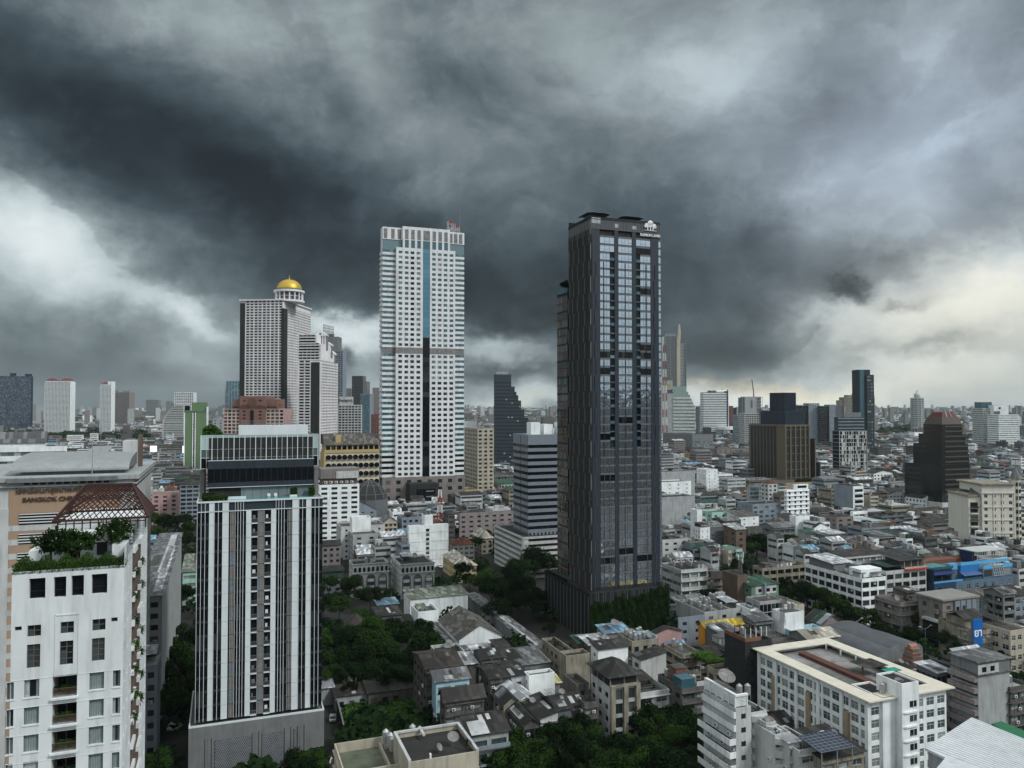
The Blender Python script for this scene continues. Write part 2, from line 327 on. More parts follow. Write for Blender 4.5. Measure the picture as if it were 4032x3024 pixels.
def wtemplate(w_,h_,rec,g,fr,seg,fine):
    key=(round(w_,2),round(h_,2),rec,g.name,fr.name if fr else '',seg,fine)
    if key in WT:return WT[key]
    m=MB();n=max(1,seg)
    for i in range(n):
        x0,x1=w_*i/n,w_*(i+1)/n
        m.poly([(x0,rec,0),(x1,rec,0),(x1,rec,h_),(x0,rec,h_)],g)
    if fr and fine:
        t=.05;d0,d1=rec-.06,rec+.01
        n2=n if n>1 else(2 if w_>1 else 1)
        for i in range(n2+1):
            xx=min(max(w_*i/n2-t/2,0),w_-t);m.box(xx,d0,0,xx+t,d1,h_,fr)
        for zz in((0,h_-t,h_*.62)if h_>1.2 else(0,h_-t)):m.box(t,d0-.003,zz,w_-t,d1,zz+t,fr)
    WT[key]=(m,m.mesh('window'));return WT[key]
ROT={'F':0,'L':-math.pi/2,'R':math.pi/2,'B':math.pi}
def Pf(face,a,b,s,d,z):
    if face=='F':return(s,d,z)
    if face=='L':return(d,b-s,z)
    if face=='R':return(a-d,s,z)
    return(a-s,b-d,z)
def facade(mb,wins,face,a,b,z0,z1,sty,wall,fh=3.2,s0=None,s1=None,skip=None,**ov):
    W=a if face in 'FB' else b
    s0=0 if s0 is None else s0;s1=W if s1 is None else s1
    P=lambda s,d,z:Pf(face,a,b,s,d,z)
    def quad(sa,sb,za,zb,d=0):mb.poly([P(sa,d,za),P(sb,d,za),P(sb,d,zb),P(sa,d,zb)],wall)
    if sty is None or sty=='blank' or s1-s0<1.5 or z1-z0<2:quad(s0,s1,z0,z1);return
    st=dict(STY[sty]);st.update(ov)
    top=st.get('top',1.0)  # solid parapet at the top
    nf=max(1,int(round((z1-z0-top)/fh)));fh=(z1-z0-top)/nf
    bay=st['bay']
    if bay==0:cols=[(s0+.3,s1-.3)];seg=max(1,int((s1-s0)/1.8))
    else:
        n=max(1,int(round((s1-s0)/bay)));bw=(s1-s0)/n;cols=[(s0+bw*(i+.5-st['wf']/2),s0+bw*(i+.5+st['wf']/2))for i in range(n)];seg=st.get('seg',1)
    zc=z0;rec=st['rec']
    for k in range(nf):
        za,zb=z0+fh*(k+st['sill']),z0+fh*(k+st['head'])
        quad(s0,s1,zc,za);sc_=s0
        for i,(ca,cb)in enumerate(cols):
            if skip and skip(i,k,len(cols),nf):continue
            quad(sc_,ca,za,zb);sc_=cb
            mb.poly([P(ca,0,za),P(cb,0,za),P(cb,rec,za),P(ca,rec,za)],wall)
            mb.poly([P(ca,rec,zb),P(cb,rec,zb),P(cb,0,zb),P(ca,0,zb)],wall)
            mb.poly([P(ca,0,za),P(ca,rec,za),P(ca,rec,zb),P(ca,0,zb)],wall)
            mb.poly([P(cb,rec,za),P(cb,0,za),P(cb,0,zb),P(cb,rec,zb)],wall)
            wins.append((P(ca,0,za),ROT[face],cb-ca,zb-za,rec,st['g'],st.get('fr'),seg))
        quad(sc_,s1,za,zb)
        zc=zb
        if st.get('ledge'):
            lz=z0+fh*(k+.93);e=st['ledge']
            p,q=P(s0+.02,-e,lz),P(s1-.02,.05,lz+.14)
            mb.box(min(p[0],q[0]),min(p[1],q[1]),lz,max(p[0],q[0]),max(p[1],q[1]),lz+.14,wall)
    quad(s0,s1,zc,z1)
def put_windows(root,wins,cap,fine,nm='window'):
    M=root.matrix_world if False else Matrix.Translation(root.location)@Matrix.Rotation(root.rotation_euler[2],4,'Z')
    lst=[]
    for wn in wins:
        p=M@Vector(wn[0]);d=(p-cam.location).length
        dd=p.y*cp+(p.z-CAMZ)*sp
        ok=False
        if dd>1:
            u_=CX+F*p.x/dd;v_=CY-F*((p.z-CAMZ)*cp-p.y*sp)/dd
            ok=-30<u_<4062 and-30<v_<3050
        lst.append((not ok,d,wn))
    lst.sort(key=lambda t:(t[0],t[1]))
    rest=MB();cnt=0
    for bad,d,(p,rz,w_,h_,rec,g,fr,seg)in lst:
        m,me=wtemplate(w_,h_,rec,g,fr,seg,fine)
        if cnt<cap and not bad:
            link(nm,me,root,p,rz);cnt+=1
        else:
            T=Matrix.Translation(p)@Matrix.Rotation(rz,4,'Z');off=len(rest.v)
            rest.v.extend(tuple(T@Vector(q))for q in m.v);rest.f.extend(tuple(off+i for i in f)for f in m.f)
            rest.m.extend(rest.mi(m.mats[k])for k in m.m)
    if rest.f:
        o=rest.obj(nm,root);o['kind']='stuff'
def roof_on(root,wallmb,a,b,h,kind,wall,D=200):
    k=kind[0];m=MATS[kind[1]];r=MB()
    rise=kind[2]if len(kind)>2 else min(a,b)*.22
    e=.55
    if k=='flat':
        ph=kind[2]if len(kind)>2 else.9;t=.25
        z=h-ph;r.poly([(t,t,z),(a-t,t,z),(a-t,b-t,z),(t,b-t,z)],m)
        for(x0,y0,x1,y1)in((0,0,a,t),(0,b-t,a,b),(0,t,t,b-t),(a-t,t,a,b-t)):
            wallmb.poly([(x0,y0,h),(x1,y0,h),(x1,y1,h),(x0,y1,h)],wall)
        for q in(((t,t),(t,b-t)),((t,b-t),(a-t,b-t)),((a-t,b-t),(a-t,t)),((a-t,t),(t,t))):
            (xa,ya),(xb,yb)=q;wallmb.poly([(xa,ya,z),(xb,yb,z),(xb,yb,h),(xa,ya,h)],wall)
        return r.obj('roof',root),z
    th_=.12
    if k in('gable','shed'):
        d=kind[3]if len(kind)>3 else 'u'
        if k=='gable':
            if d=='u':prof=[(-e,h-e*rise/(b/2)),(b/2,h+rise),(b+e,h-e*rise/(b/2))];LL=a
            else:prof=[(-e,h-e*rise/(a/2)),(a/2,h+rise),(a+e,h-e*rise/(a/2))];LL=b
        else:
            W=b if d in 'ub' else a;LL=a if d in 'ub' else b
            lo,hi=(h,h+rise)if d in 'uv' else(h+rise,h)
            sl=(hi-lo)/W;prof=[(-e,lo-e*sl),(W+e,hi+e*sl)]
        pt=(lambda l,q,z:(l,q,z))if d in 'ub' else(lambda l,q,z:(q,l,z))
        for(q0,z0_),(q1,z1_)in zip(prof,prof[1:]):
            top=[pt(-e,q0,z0_+th_),pt(LL+e,q0,z0_+th_),pt(LL+e,q1,z1_+th_),pt(-e,q1,z1_+th_)]
            r.poly(top,m);r.poly([(x,y,z-th_)for x,y,z in reversed(top)],m)
            for i in range(4):
                p,q=top[i],top[(i+1)%4];r.poly([(p[0],p[1],p[2]-th_),(q[0],q[1],q[2]-th_),q,p],m)
        for l in(0,LL):
            if k=='gable':Wd=b if d=='u' else a;wallmb.poly([pt(l,0,h),pt(l,Wd,h),pt(l,Wd/2,h+rise)],wall)
            else:wallmb.poly([pt(l,0,h),pt(l,W,h),pt(l,W,hi),pt(l,0,lo)],wall)
        if k=='shed':
            if rise:wallmb.poly([pt(0,W if hi>h else 0,h),pt(LL,W if hi>h else 0,h),pt(LL,W if hi>h else 0,h+rise),pt(0,W if hi>h else 0,h+rise)],wall)
    elif k=='hip':
        i=min(a,b)/2;hz=h-.1
        p=[(-e,-e,hz),(a+e,-e,hz),(a+e,b+e,hz),(-e,b+e,hz)]
        if a>=b:t1,t2=(i,b/2,h+rise),(a-i+1e-3,b/2,h+rise);fs=[(p[0],p[1],t2,t1),(p[1],p[2],t2),(p[2],p[3],t1,t2),(p[3],p[0],t1)]
        else:t1,t2=(a/2,i,h+rise),(a/2,b-i+1e-3,h+rise);fs=[(p[0],p[1],t1),(p[1],p[2],t2,t1),(p[2],p[3],t2),(p[3],p[0],t1,t2)]
        for f in fs:r.poly(f,m)
        r.poly([(x,y,z-.15)for x,y,z in reversed(p)],m)
        for j in range(4):
            u_,v_=p[j],p[(j+1)%4];r.poly([(u_[0],u_[1],u_[2]-.15),(v_[0],v_[1],v_[2]-.15),v_,u_],m)
    return r.obj('roof',root),h
# ---- roof clutter: each piece a part
CL={}
def cl_mesh(kind,v=0):
    key=(kind,v)
    if key in CL:return CL[key]
    m=MB()
    if kind=='water_tank':
        for i in range(4):
            x_,y_=(-.4,.4)[i%2],(-.4,.4)[i//2];m.box(x_-.05,y_-.05,0,x_+.05,y_+.05,.9,RAIL)
        m.cyl(0,0,.9,2.6,.6,STEEL);m.cyl(0,0,2.6,2.95,.6,STEEL,.15)
        for z in(1.2,1.6,2.0,2.4):m.cyl(0,0,z,z+.05,.635,STEEL)
    elif kind=='satellite_dish':
        m.cyl(0,0,0,1.3,.06,RAIL,n=6)
        T=Matrix.Translation((0,0,1.6))@Matrix.Rotation(math.radians(35+10*v),4,'X')@Matrix.Rotation(.6*v,4,'Z')
        n=16;i0=len(m.v);prof=[(0,0),(.45,.06),(.85,.22),(1.15,.42)]
        for r_,z_ in prof:
            for q in range(n):m.v.append(tuple(T@Vector((r_*math.cos(q*2*math.pi/n),r_*math.sin(q*2*math.pi/n),z_))))
        for j in range(3):
            for q in range(n):m.f.append((i0+j*n+q,i0+j*n+(q+1)%n,i0+(j+1)*n+(q+1)%n,i0+(j+1)*n+q));m.m.append(m.mi(RAIL))
        for q in range(3):
            an=q*2.1;m.bar(T@Vector((1.1*math.cos(an),1.1*math.sin(an),.4)),T@Vector((0,0,1.0)),.025,RAIL)
    elif kind=='stair_hut':
        ww=MATS['wall_'+['offwhite','grime','lgrey','white'][v%4]]
        m.box(0,0,0,2.8,3.6,2.3,ww);m.box(-.25,-.25,2.3,3.05,3.85,2.45,MATS['roof_slab']);m.box(.8,-.02,.02,1.7,-.004,2.0,MATS['wall_dgrey'])
    elif kind=='tin_canopy':
        rm=MATS['sheet_'+['tin','dtin','rust','white','dgreen','dtin'][v%6]]
        for x_,y_ in((.1,.1),(4.4,.1),(.1,5.4),(4.4,5.4)):m.box(x_-.05,y_-.05,0,x_+.05,y_+.05,2.35,RAIL)
        m.poly([(-.3,-.4,2.3),(4.8,-.4,2.3),(4.8,5.9,2.9),(-.3,5.9,2.9)],rm);m.poly([(-.3,5.9,2.8),(4.8,5.9,2.8),(4.8,-.4,2.2),(-.3,-.4,2.2)],rm)
        m.poly([(-.3,-.4,2.2),(4.8,-.4,2.2),(4.8,-.4,2.3),(-.3,-.4,2.3)],rm)
        m.box(.15,5.3,0,4.35,5.38,2.3,MATS['wall_grime']);m.box(0,.1,.4,.04,5.3,1.2,RAIL)
    elif kind=='air_conditioner':
        m.box(0,-.38,0,.85,-.02,.62,FRW);m.box(.12,-.392,.1,.55,-.383,.52,FRD);m.box(.05,-.3,-.12,.8,0,-.04,RAIL)
    elif kind=='roof_railing':
        for i in range(7):m.box(i-.02,-.02,0,i+.02,.02,1.05,RAIL)
        for z in(.5,1.0):m.box(0,-.025,z,6,.025,z+.045,RAIL)
    elif kind=='antenna':
        m.cyl(0,0,0,4.5,.04,RAIL,n=5)
        for i in range(5):m.box(-.5+.06*i,-.015,3.2+.28*i,.5-.06*i,.015,3.23+.28*i,RAIL)
    elif kind=='plant_pot':
        rr=random.Random(v);m.cyl(0,0,0,.4,.25,MATS['wall_brick'],.32,n=8)
        for i in range(40):
            an=rr.uniform(0,6.28);rad=rr.uniform(.05,.6);z=rr.uniform(.4,1.5);s_=.2
            c_=Vector((rad*math.cos(an),rad*math.sin(an),z));u_=Vector((rr.uniform(-1,1),rr.uniform(-1,1),rr.uniform(-.6,.6))).normalized()*s_;w2=Vector((rr.uniform(-1,1),rr.uniform(-1,1),rr.uniform(-1,1))).normalized()*s_
            m.poly([c_-u_,c_+w2,c_+u_,c_-w2],LEAF)
    CL[key]=m.mesh(kind);return CL[key]
def clutter(root,a,b,z,n,rnd,kinds=None):
    t=.5;placed=[]
    K=kinds or['water_tank','satellite_dish','stair_hut','tin_canopy','roof_railing','antenna','water_tank','plant_pot','tin_canopy','satellite_dish']
    sz=dict(stair_hut=(2.9,3.7),tin_canopy=(4.7,5.7),roof_railing=(6.1,.3),water_tank=(1.4,1.4),satellite_dish=(2.2,2.2),antenna=(1,1),plant_pot=(.8,.8))
    for i in range(n):
        for _ in range(8):
            k=rnd.choice(K);w_,d_=sz[k]
            if w_>a-2*t or d_>b-2*t:continue
            x=rnd.uniform(t,a-t-w_);y=rnd.uniform(t,b-t-d_)
            if any(x<q[2]and x+w_>q[0]and y<q[3]and y+d_>q[1]for q in placed):continue
            placed.append((x,y,x+w_,y+d_));v=rnd.randrange(6 if k in('tin_canopy',)else 4)
            cx_,cy_=(x,y)if k in('stair_hut','tin_canopy','roof_railing')else(x+w_/2,y+d_/2)
            link(k,cl_mesh(k,v if k not in('water_tank','roof_railing','antenna')else 0),root,(cx_,cy_,z));break
SEED=[0]
def building(name,label,cat,r,xc,yc,h,xl,xr,wall='white',roof=('flat','roof_slab'),Fs='win',Ss=None,D=None,mode='L',th=TH,fh=2.9,cl=3,base=0,group=None,cap=None,fine=None,kinds=None,ac=0,ov={},foot=True,P=None):
    SEED[0]+=1;rnd=random.Random(SEED[0])
    P=P or place(r,xc,yc,h,xl,xr,D,th,mode,foot)
    wl=wm(wall)if isinstance(wall,str)else wall
    if P.D<330:
        cl=int(cl*1.8)
        if Fs in('shop','win','shopw','wide','balc','winw')and cat in('shophouse','building','house'):ac=max(ac,4)
    root=thing(name,label,cat,(P.o[0],P.o[1],base),P.th,group)
    root['wall_']=1;del root['wall_']
    mb=MB();wins=[];H=P.h-base;a,b=P.a,P.b
    near=P.D<330
    side=Ss if Ss is not None else Fs
    facade(mb,wins,'F',a,b,0,H,Fs,wl,fh,**ov)
    for f in 'LR':
        if(f=='L')==(mode=='L'):facade(mb,wins,f,a,b,0,H,side,wl,fh,**ov)
        else:facade(mb,wins,f,a,b,0,H,None,wl,fh)
    facade(mb,wins,'B',a,b,0,H,None,wl,fh)
    ro,z=roof_on(root,mb,a,b,H,roof,wl)
    mb.obj('wall',root)
    put_windows(root,wins,cap if cap is not None else(100 if P.D<330 else 45 if P.D<620 else 0),fine if fine is not None else P.D<420)
    if roof[0]=='flat' and cl and a>4 and b>4:clutter(root,a,b,z,cl,rnd,kinds)
    if near and roof[0]in('gable','shed')and a>3.5 and b>4:
        rise=roof[2]if len(roof)>2 else min(a,b)*.22;d=roof[3]if len(roof)>3 else 'u'
        if d in 'uv':
            zf={'gu':lambda x,y:H+rise*y/(b/2),'gv':lambda x,y:H+rise*x/(a/2),'su':lambda x,y:H+rise*y/b,'sv':lambda x,y:H+rise*x/a}[roof[0][0]+d]
            ex,ey=(a,b/2)if roof[0]+d=='gableu' else(a/2,b)if roof[0]+d=='gablev' else(a,b)
            for i in range(rnd.choice((1,2,3))):
                w_,l_=rnd.choice((.9,1.1,2.2)),rnd.uniform(1.2,max(1.3,ey*.7));x,y=rnd.uniform(0,max(.1,ex-w_)),rnd.uniform(0,max(.1,ey-l_));m=MB()
                m.poly([(p,q,zf(p,q)+.17)for p,q in((x,y),(x+w_,y),(x+w_,y+l_),(x,y+l_))],MATS[rnd.choice(('roof_pale','sheet_tin','sheet_white','sheet_rust','roof_slab'))]);m.obj('roof_patch',root)
            if rnd.random()<.45:x,y=rnd.uniform(.3,ex-.4),rnd.uniform(.3,ey-.4);link(*(lambda k:(k,cl_mesh(k)))(rnd.choice(('satellite_dish','antenna'))),root,(x,y,zf(x,y)),0,(.7,.7,.7))
    for i in range(ac):
        fz=rnd.choice([H-2.6-3.2*q for q in range(max(1,int(H/3.2)-1))])
        if mode=='L' and rnd.random()<.6:link('air_conditioner',cl_mesh('air_conditioner'),root,(0,rnd.uniform(1,max(1.2,b-1)),fz),-math.pi/2)
        else:link('air_conditioner',cl_mesh('air_conditioner'),root,(rnd.uniform(.3,max(.5,a-1.2)),0,fz))
    root_info=B_();root_info.root=root;root_info.a=a;root_info.b=b;root_info.H=H;root_info.z=z;root_info.D=P.D;root_info.o=P.o;root_info.th=P.th;root_info.wl=wl
    return root_info
# ---- trees
def crown_mesh(seed,n,leaf,lobes=9,flat=.7,m=None):
    rr=random.Random(seed);mb=MB();ls=[]
    for i in range(lobes):
        an=rr.uniform(0,6.28);el=rr.uniform(-.5,1.3);d=rr.uniform(.3,.72)
        ls.append((Vector((d*math.cos(an)*math.cos(el),d*math.sin(an)*math.cos(el),d*math.sin(el)*flat)),rr.uniform(.22,.42)))
    for i in range(n):
        c,rad=rr.choice(ls);d=Vector((rr.gauss(0,1),rr.gauss(0,1),rr.gauss(0,1))).normalized()
        p=c+d*rad*(rr.random()**.28)*rr.uniform(.85,1.12);p.z*=.9
        u_=(d+Vector((rr.uniform(-1,1),rr.uniform(-1,1),rr.uniform(-1,1)))*.9).normalized()
        t1=u_.orthogonal().normalized();t2=u_.cross(t1);an=rr.uniform(0,3.14)
        e1=(t1*math.cos(an)+t2*math.sin(an))*leaf;e2=u_.cross(e1)*.6
        mb.poly([p-e1,p-e2*.9,p+e1,p+e2],m or LEAF)
    return mb.mesh('crown')
CR=[crown_mesh(i,4200,.05,8+i%4*2,m=(LEAF,LEAFD,LEAF,LEAFD,LEAF)[i%5])for i in range(5)]
CRS=[crown_mesh(20+i,700,.11,7)for i in range(3)]
def trunk_mesh(seed):
    rr=random.Random(seed);m=MB();m.cyl(0,0,0,.55,.05,BARK,.03,n=8)
    for i in range(5):
        an=i*1.26+rr.uniform(-.3,.3);m.bar((0,0,.42+.02*i),(.3*math.cos(an),.3*math.sin(an),.8),.012,BARK)
    return m.mesh('trunk')
TR=[trunk_mesh(i)for i in range(3)]
NT=[0]
def tree(x,y,rad,hgt,label,group=None,near=True,z0=0,name='tree',light=False,cat='tree',trunk=True):
    NT[0]+=1;rr=random.Random(NT[0])
    o=thing(name,label,cat,(x,y,z0),rr.uniform(0,6.28),group)
    me=rr.choice(CR if near else CRS)
    c=link('crown',me,o,(0,0,hgt-rad*.8),0,(rad*1.15,rad*1.15,rad*rr.uniform(.95,1.15)))
    if light:pass
    if trunk:link('trunk',rr.choice(TR),o,(0,0,0),0,(rad*1.0,rad*1.0,hgt*.95))
    return o
# ---------------------------------------------------------------- named large buildings
def text(body,size,parent,loc,rx=math.pi/2,rz=0,m=None,ext=.06,align='CENTER',name='lettering',sx_=1,bold=0):
    cu=bpy.data.curves.new(name,'FONT');cu.body=body;cu.size=size;cu.extrude=ext;cu.align_x=align;cu.offset=bold
    cu.materials.append(m or FRD)
    tmp=bpy.data.objects.new(name,cu);me=bpy.data.meshes.new_from_object(tmp);bpy.data.objects.remove(tmp)
    o=bpy.data.objects.new(name,me);COL.objects.link(o);o.parent=parent;o.location=loc;o.rotation_euler=(rx,0,rz);o.scale=(sx_,1,1);return o
def vline(P,r):  # px in region r -> metres along the front face
    c=Vector((P.o[0],P.o[1],P.h))
    return lambda x:run(c,P.th,px(r,x,0)[0])
def rootof(name,label,cat,P,base=0):return thing(name,label,cat,(P.o[0],P.o[1],base),P.th)
WP=mat('panel_white',(.60,.66,.68),.45,.12,1,.05)
# ===== glass hotel tower with the roof pool
def pool_tower():
    P=place('D',160,670,0,-22,1185,D=175);a,b,H=P.a,P.b,P.h;g=vline(P,'D')
    t=rootof('hotel_tower','tall hotel tower striped in black glass and white panels with a rooftop pool','tower',P)
    sl=wm('slate');bk=wm('black');con=wm('concrete')
    zb,zt=13.2,60.4
    m=MB();m.box(0,.5,zb,a,b,H-.6,bk);m.box(0,.25,H-2.5,a,.5,H-.6,sl)
    m.box(-.15,-.1,H-.55,a+.15,.3,H-.2,WP);m.box(-.15,.3,H-.6,.15,b,H-.2,WP);m.box(a-.15,.3,H-.6,a+.15,b,H-.2,WP);m.box(0,-.12,zt-.1,a,.2,zt+.05,WP)
    m.obj('wall',t)
    n=15;fh=(zt-zb)/n
    for x0,x1 in((257,300),(366,418),(560,602),(764,803),(937,990),(1050,1090)):
        m=MB();u0,u1=g(x0),g(x1)
        for k in range(n):m.box(u0,-.1 if(x0 in(560,764))else 0,zb+k*fh+.03,u1,.48,zb+(k+1)*fh-.03,WP)
        if x0 not in(560,764):m.box(u0,0,zt+.1,u1,.24,H-.62,WP)
        m.obj('wall_panel',t)
    strips=((160,257,3),(300,366,2),(470,560,4),(803,893,4),(990,1050,2),(1090,1185,3))
    for x0,x1,q in strips:
        u0,u1=g(x0),g(x1)
        for k in range(n):
            z=zb+k*fh;m=MB()
            for j in range(q):m.box(u0+(u1-u0)*j/q+.03,.1,z+.62,u0+(u1-u0)*(j+1)/q-.03,.45,z+fh-.02,GLX)
            m.box(u0,.06,z,u1,.45,z+.58,bk);m.obj('window',t)
        for j in range(1,q):
            u_=u0+(u1-u0)*j/q;m=MB();m.box(u_-.05,-.06,zb,u_+.05,.1,H-.6,WP);m.obj('mullion',t)
        m=MB();m.box(u0-.04,-.08,zb,u0+.05,.1,H-.6,FRW);m.obj('mullion',t)
    dm=[mat('tile_'+k,c,.6,.3,6,.3,streak=False)for k,c in(('ochre',(.17,.15,.12)),('blue',(.12,.18,.22)),('rose',(.16,.15,.15)),('grey',(.12,.12,.115)))]
    rnd=random.Random(3)
    for x0,x1,gy in((430,463,0),(655,682,0),(684,710,0),(897,932,1)):
        u0,u1=g(x0),g(x1)
        for k in range(n):
            z=zb+k*fh;c1=dm[3]if gy else dm[(k+(x0>670))%2 if rnd.random()<.8 else 2];m=MB()
            m.box(u0,.15,z+.1,u1,.45,z+fh*.55,c1);m.box(u0,.15,z+fh*.57,u1,.45,z+fh-.04,dm[3]if gy else(dm[2]if rnd.random()<.4 else c1))
            for j in range(5):m.box(u0+(u1-u0)*(j+.5)/5-.02,.1,z+.1,u0+(u1-u0)*(j+.5)/5+.02,.15,z+fh-.05,dm[3]if j%2 else FRW)
            m.obj('tile_panel',t)
    for x0,x1 in((603,655),(711,762)):
        u0,u1=g(x0),g(x1)
        for k in range(n):
            z=zb+k*fh;m=MB();m.box(u0,-.15,z-.08,u1,.5,z+.14,WP)
            for j in range(9):m.box(u0+(u1-u0)*j/9,-.1,z+.14,u0+(u1-u0)*j/9+.03,-.07,z+1.1,RAIL)
            m.box(u0,-.1,z+1.08,u1,-.05,z+1.13,RAIL);m.box(u0+.3,.4,z+.2,u0+(u1-u0)*.5,.49,z+fh-.4,GLX);m.box(u0+(u1-u0)*.52,.4,z+.2,u1-.15,.49,z+fh-.4,GLX)
            if rnd.random()<.5:m.box(u0+.3,.1,z+1.1,u0+.3+rnd.uniform(.3,.8),.18,z+1.9,FRW if rnd.random()<.5 else dm[2])
            m.obj('balcony',t)
    # podium
    px1=a+.5
    m=MB();m.box(-1.3,-.9,0,px1,b+2,12.4,con);m.box(-1.3,-.9,12.4,px1,-.6,12.8,WP);m.box(-1.3,-.6,12.4,-1.0,b,12.8,WP);m.box(px1-.3,-.6,12.4,px1,b,12.8,WP)
    for x0 in(2.2,3.6,12.3,13.7,19.4,20.8,a-5.5,a-4.0):m.box(x0,-1.15,0,x0+.3,-.9,9.8,con)
    m.obj('podium',t)
    for x0,x1 in((4.2,12.0),(14.3,19.1),(21.4,a-5.8)):
        m=MB();scm=mat('screen_grey',(.10,.11,.125),.6,.3,4,.3)
        m.box(x0,-1.0,0,x1,-.9,9.0,scm)
        nx=int((x1-x0)/.42)
        for i in range(nx):
            for j in range(22):
                xx=x0+.1+i*.42;zz=.2+j*.4;o_=(.2 if j%2 else 0)
                if xx+.28+o_<x1:m.poly([(xx+o_,-1.06,zz),(xx+.22+o_,-1.01,zz),(xx+.28+o_,-1.06,zz+.3),(xx+.06+o_,-1.12,zz+.3)],mat('screen_leaf',(.30,.32,.34),.5,.2,4))
        m.obj('perforated_screen',t)
    # roof level: deck, pool, planter, back wall
    d0=5.2;m=MB();m.box(.15,.3,H-.6,a-.15,b,H-.45,mat('deck',(.30,.29,.26),.8,.3,1,.2,streak=False));m.obj('pool_deck',t)
    wat=mat('pool_water',(.07,.33,.36),.08,.05,1,.25,streak=False,spec=.6)
    m=MB();m.box(g(415),.7,H-.44,g(1120),d0-.9,H-.25,wat);m.obj('pool',t)
    m=MB();m.box(g(408),.4,H-.45,g(414),d0-.7,H-.1,WP);m.box(g(414),3.0,H-.24,g(560),4.2,H+.25,WP);m.box(g(925),3.4,H-.24,g(985),4.3,H+.2,WP);m.obj('pool_edge',t)
    for xx in(740,797):
        m=MB();m.box(g(xx),3.7,H+.0,g(xx)+.7,5.0,H+.12,FRW);m.box(g(xx),4.9,H+.12,g(xx)+.7,5.05,H+.6,FRW);m.box(g(xx)+.1,3.8,H-.24,g(xx)+.6,4.9,H,FRW);m.obj('sun_lounger',t)
    for(xa,xb,ya,yb,hh)in((195,405,.6,2.2,1.3),(200,300,2.4,4.4,1.6),(930,985,3.5,4.3,2.2),(1085,1130,3,5,2.2)):
        rr=random.Random(xa);m=MB()
        for i in range(900):
            c_=Vector((rr.uniform(g(xa),g(xb)),rr.uniform(ya,yb),H-.4+hh*rr.random()**.6));u_=Vector((rr.uniform(-1,1),rr.uniform(-1,1),rr.uniform(-1,1))).normalized()*.16;w2=u_.orthogonal()
            m.poly([c_-u_,c_+w2,c_+u_,c_-w2],LEAF)
        m.obj('hedge',t)
    y0=d0;glp=mat('wall_glazed_pale',(.16,.21,.22),.3,.2,1,.2)
    x0,x1,X0,X1=g(215),g(1128),g(178),g(1166)
    x0+=.6
    m=MB();m.box(x0+.2,y0+.8,H-.45,x1-.2,b-1,H+14,bk);m.box(g(520),y0+.7,H-.4,x1-.3,y0+.8,H+2.4,glp)
    for s_ in range(9):m.box(g(540)+s_*2.0,y0+.66,H-.4,g(540)+s_*2.0+.06,y0+.7,H+2.4,wm('slate'))
    m.box(.3,y0+2,H-.45,1.3,b,H+6,con);m.box(a-1.3,y0+2,H-.45,a-.3,b,H+6,con);m.obj('roof_house',t)
    m=MB();z1=H+2.4;m.box(x0,y0,z1,x1,y0+1,z1+1.1,sl);m.box(x0,y0+.02,z1+1.1,x1,y0+1,z1+4.3,GLX);m.box(x0,y0,z1+4.3,x1,y0+1,z1+6.2,sl);m.box(x0-.05,y0-.06,z1+6.2,x1+.05,y0+.3,z1+6.32,WP);m.box(x0-.05,y0-.06,z1-.12,x1+.05,y0+.3,z1,WP)
    for j in range(18):xx=x0+(x1-x0)*j/17;m.box(xx-.03,y0-.05,z1,xx+.03,y0,z1+6.2,FRD)
    m.obj('glazed_band',t)
    zz=[z1+4.4,z1+6.9,z1+8.9,H+14.6]
    mats_=[GLX,glass('glass_mid',(.07,.11,.12),curtain=.2),glass('glass_pale',(.36,.48,.47),spec=.8,rough=.25,curtain=.15,ccol=(.25,.33,.33))]
    nX=22
    for j in range(nX):
        xa,xb=X0+(X1-X0)*j/nX,X0+(X1-X0)*(j+1)/nX
        for q in range(3):
            m=MB();m.box(xa+.04,y0+.9,zz[q]+.05,xb-.04,y0+1.1,zz[q+1]-.05,mats_[q]);m.obj('window',t)
        m=MB();th2=.09 if j%2==0 else.04;m.box(xa-th2,y0+.75,zz[0],xa+th2,y0+1.1,zz[3],WP if j%2==0 else FRW);m.obj('mullion',t)
    m=MB();m.box(X1-.08,y0+.75,zz[0],X1+.08,y0+1.1,zz[3],WP)
    for z in zz:m.box(X0,y0+.8,z-.05,X1,y0+1.1,z+.05,WP)
    m.box(X0,y0+1.1,zz[0],X1,b-.5,zz[3]-.2,sl);m.obj('frame',t)
    m=MB();m.box(g(500),y0+6,zz[3]-.2,g(1100),b-2,zz[3]+2.0,WP);m.obj('plant_room',t)
    m=MB()
    for i in range(30):xx=g(500)+(g(1100)-g(500))*i/29;m.box(xx-.03,y0+6,zz[3]+2,xx+.03,y0+6.05,zz[3]+3.3,RAIL)
    m.box(g(500),y0+6,zz[3]+3.2,g(1100),y0+6.05,zz[3]+3.28,RAIL);m.box(g(500),y0+6,zz[3]+2.5,g(1100),y0+6.05,zz[3]+2.55,RAIL);m.obj('roof_railing',t)
    rr=random.Random(5);m=MB()
    for i in range(1600):
        c_=Vector((g(190)+(g(360)-g(190))*rr.random(),rr.uniform(y0+3,y0+8),zz[3]-.2));c_.z+=2.6*rr.random()*math.sin(math.pi*min(1,max(0,(c_.x-g(180))/(g(360)-g(180))*.8+.15)));u_=Vector((rr.uniform(-1,1),rr.uniform(-1,1),rr.uniform(-1,1))).normalized()*.22;w2=u_.orthogonal()
        m.poly([c_-u_,c_+w2,c_+u_,c_-w2],LEAFL if rr.random()<.4 else LEAF)
    m.obj('hedge',t)
    return P
POOL=pool_tower()
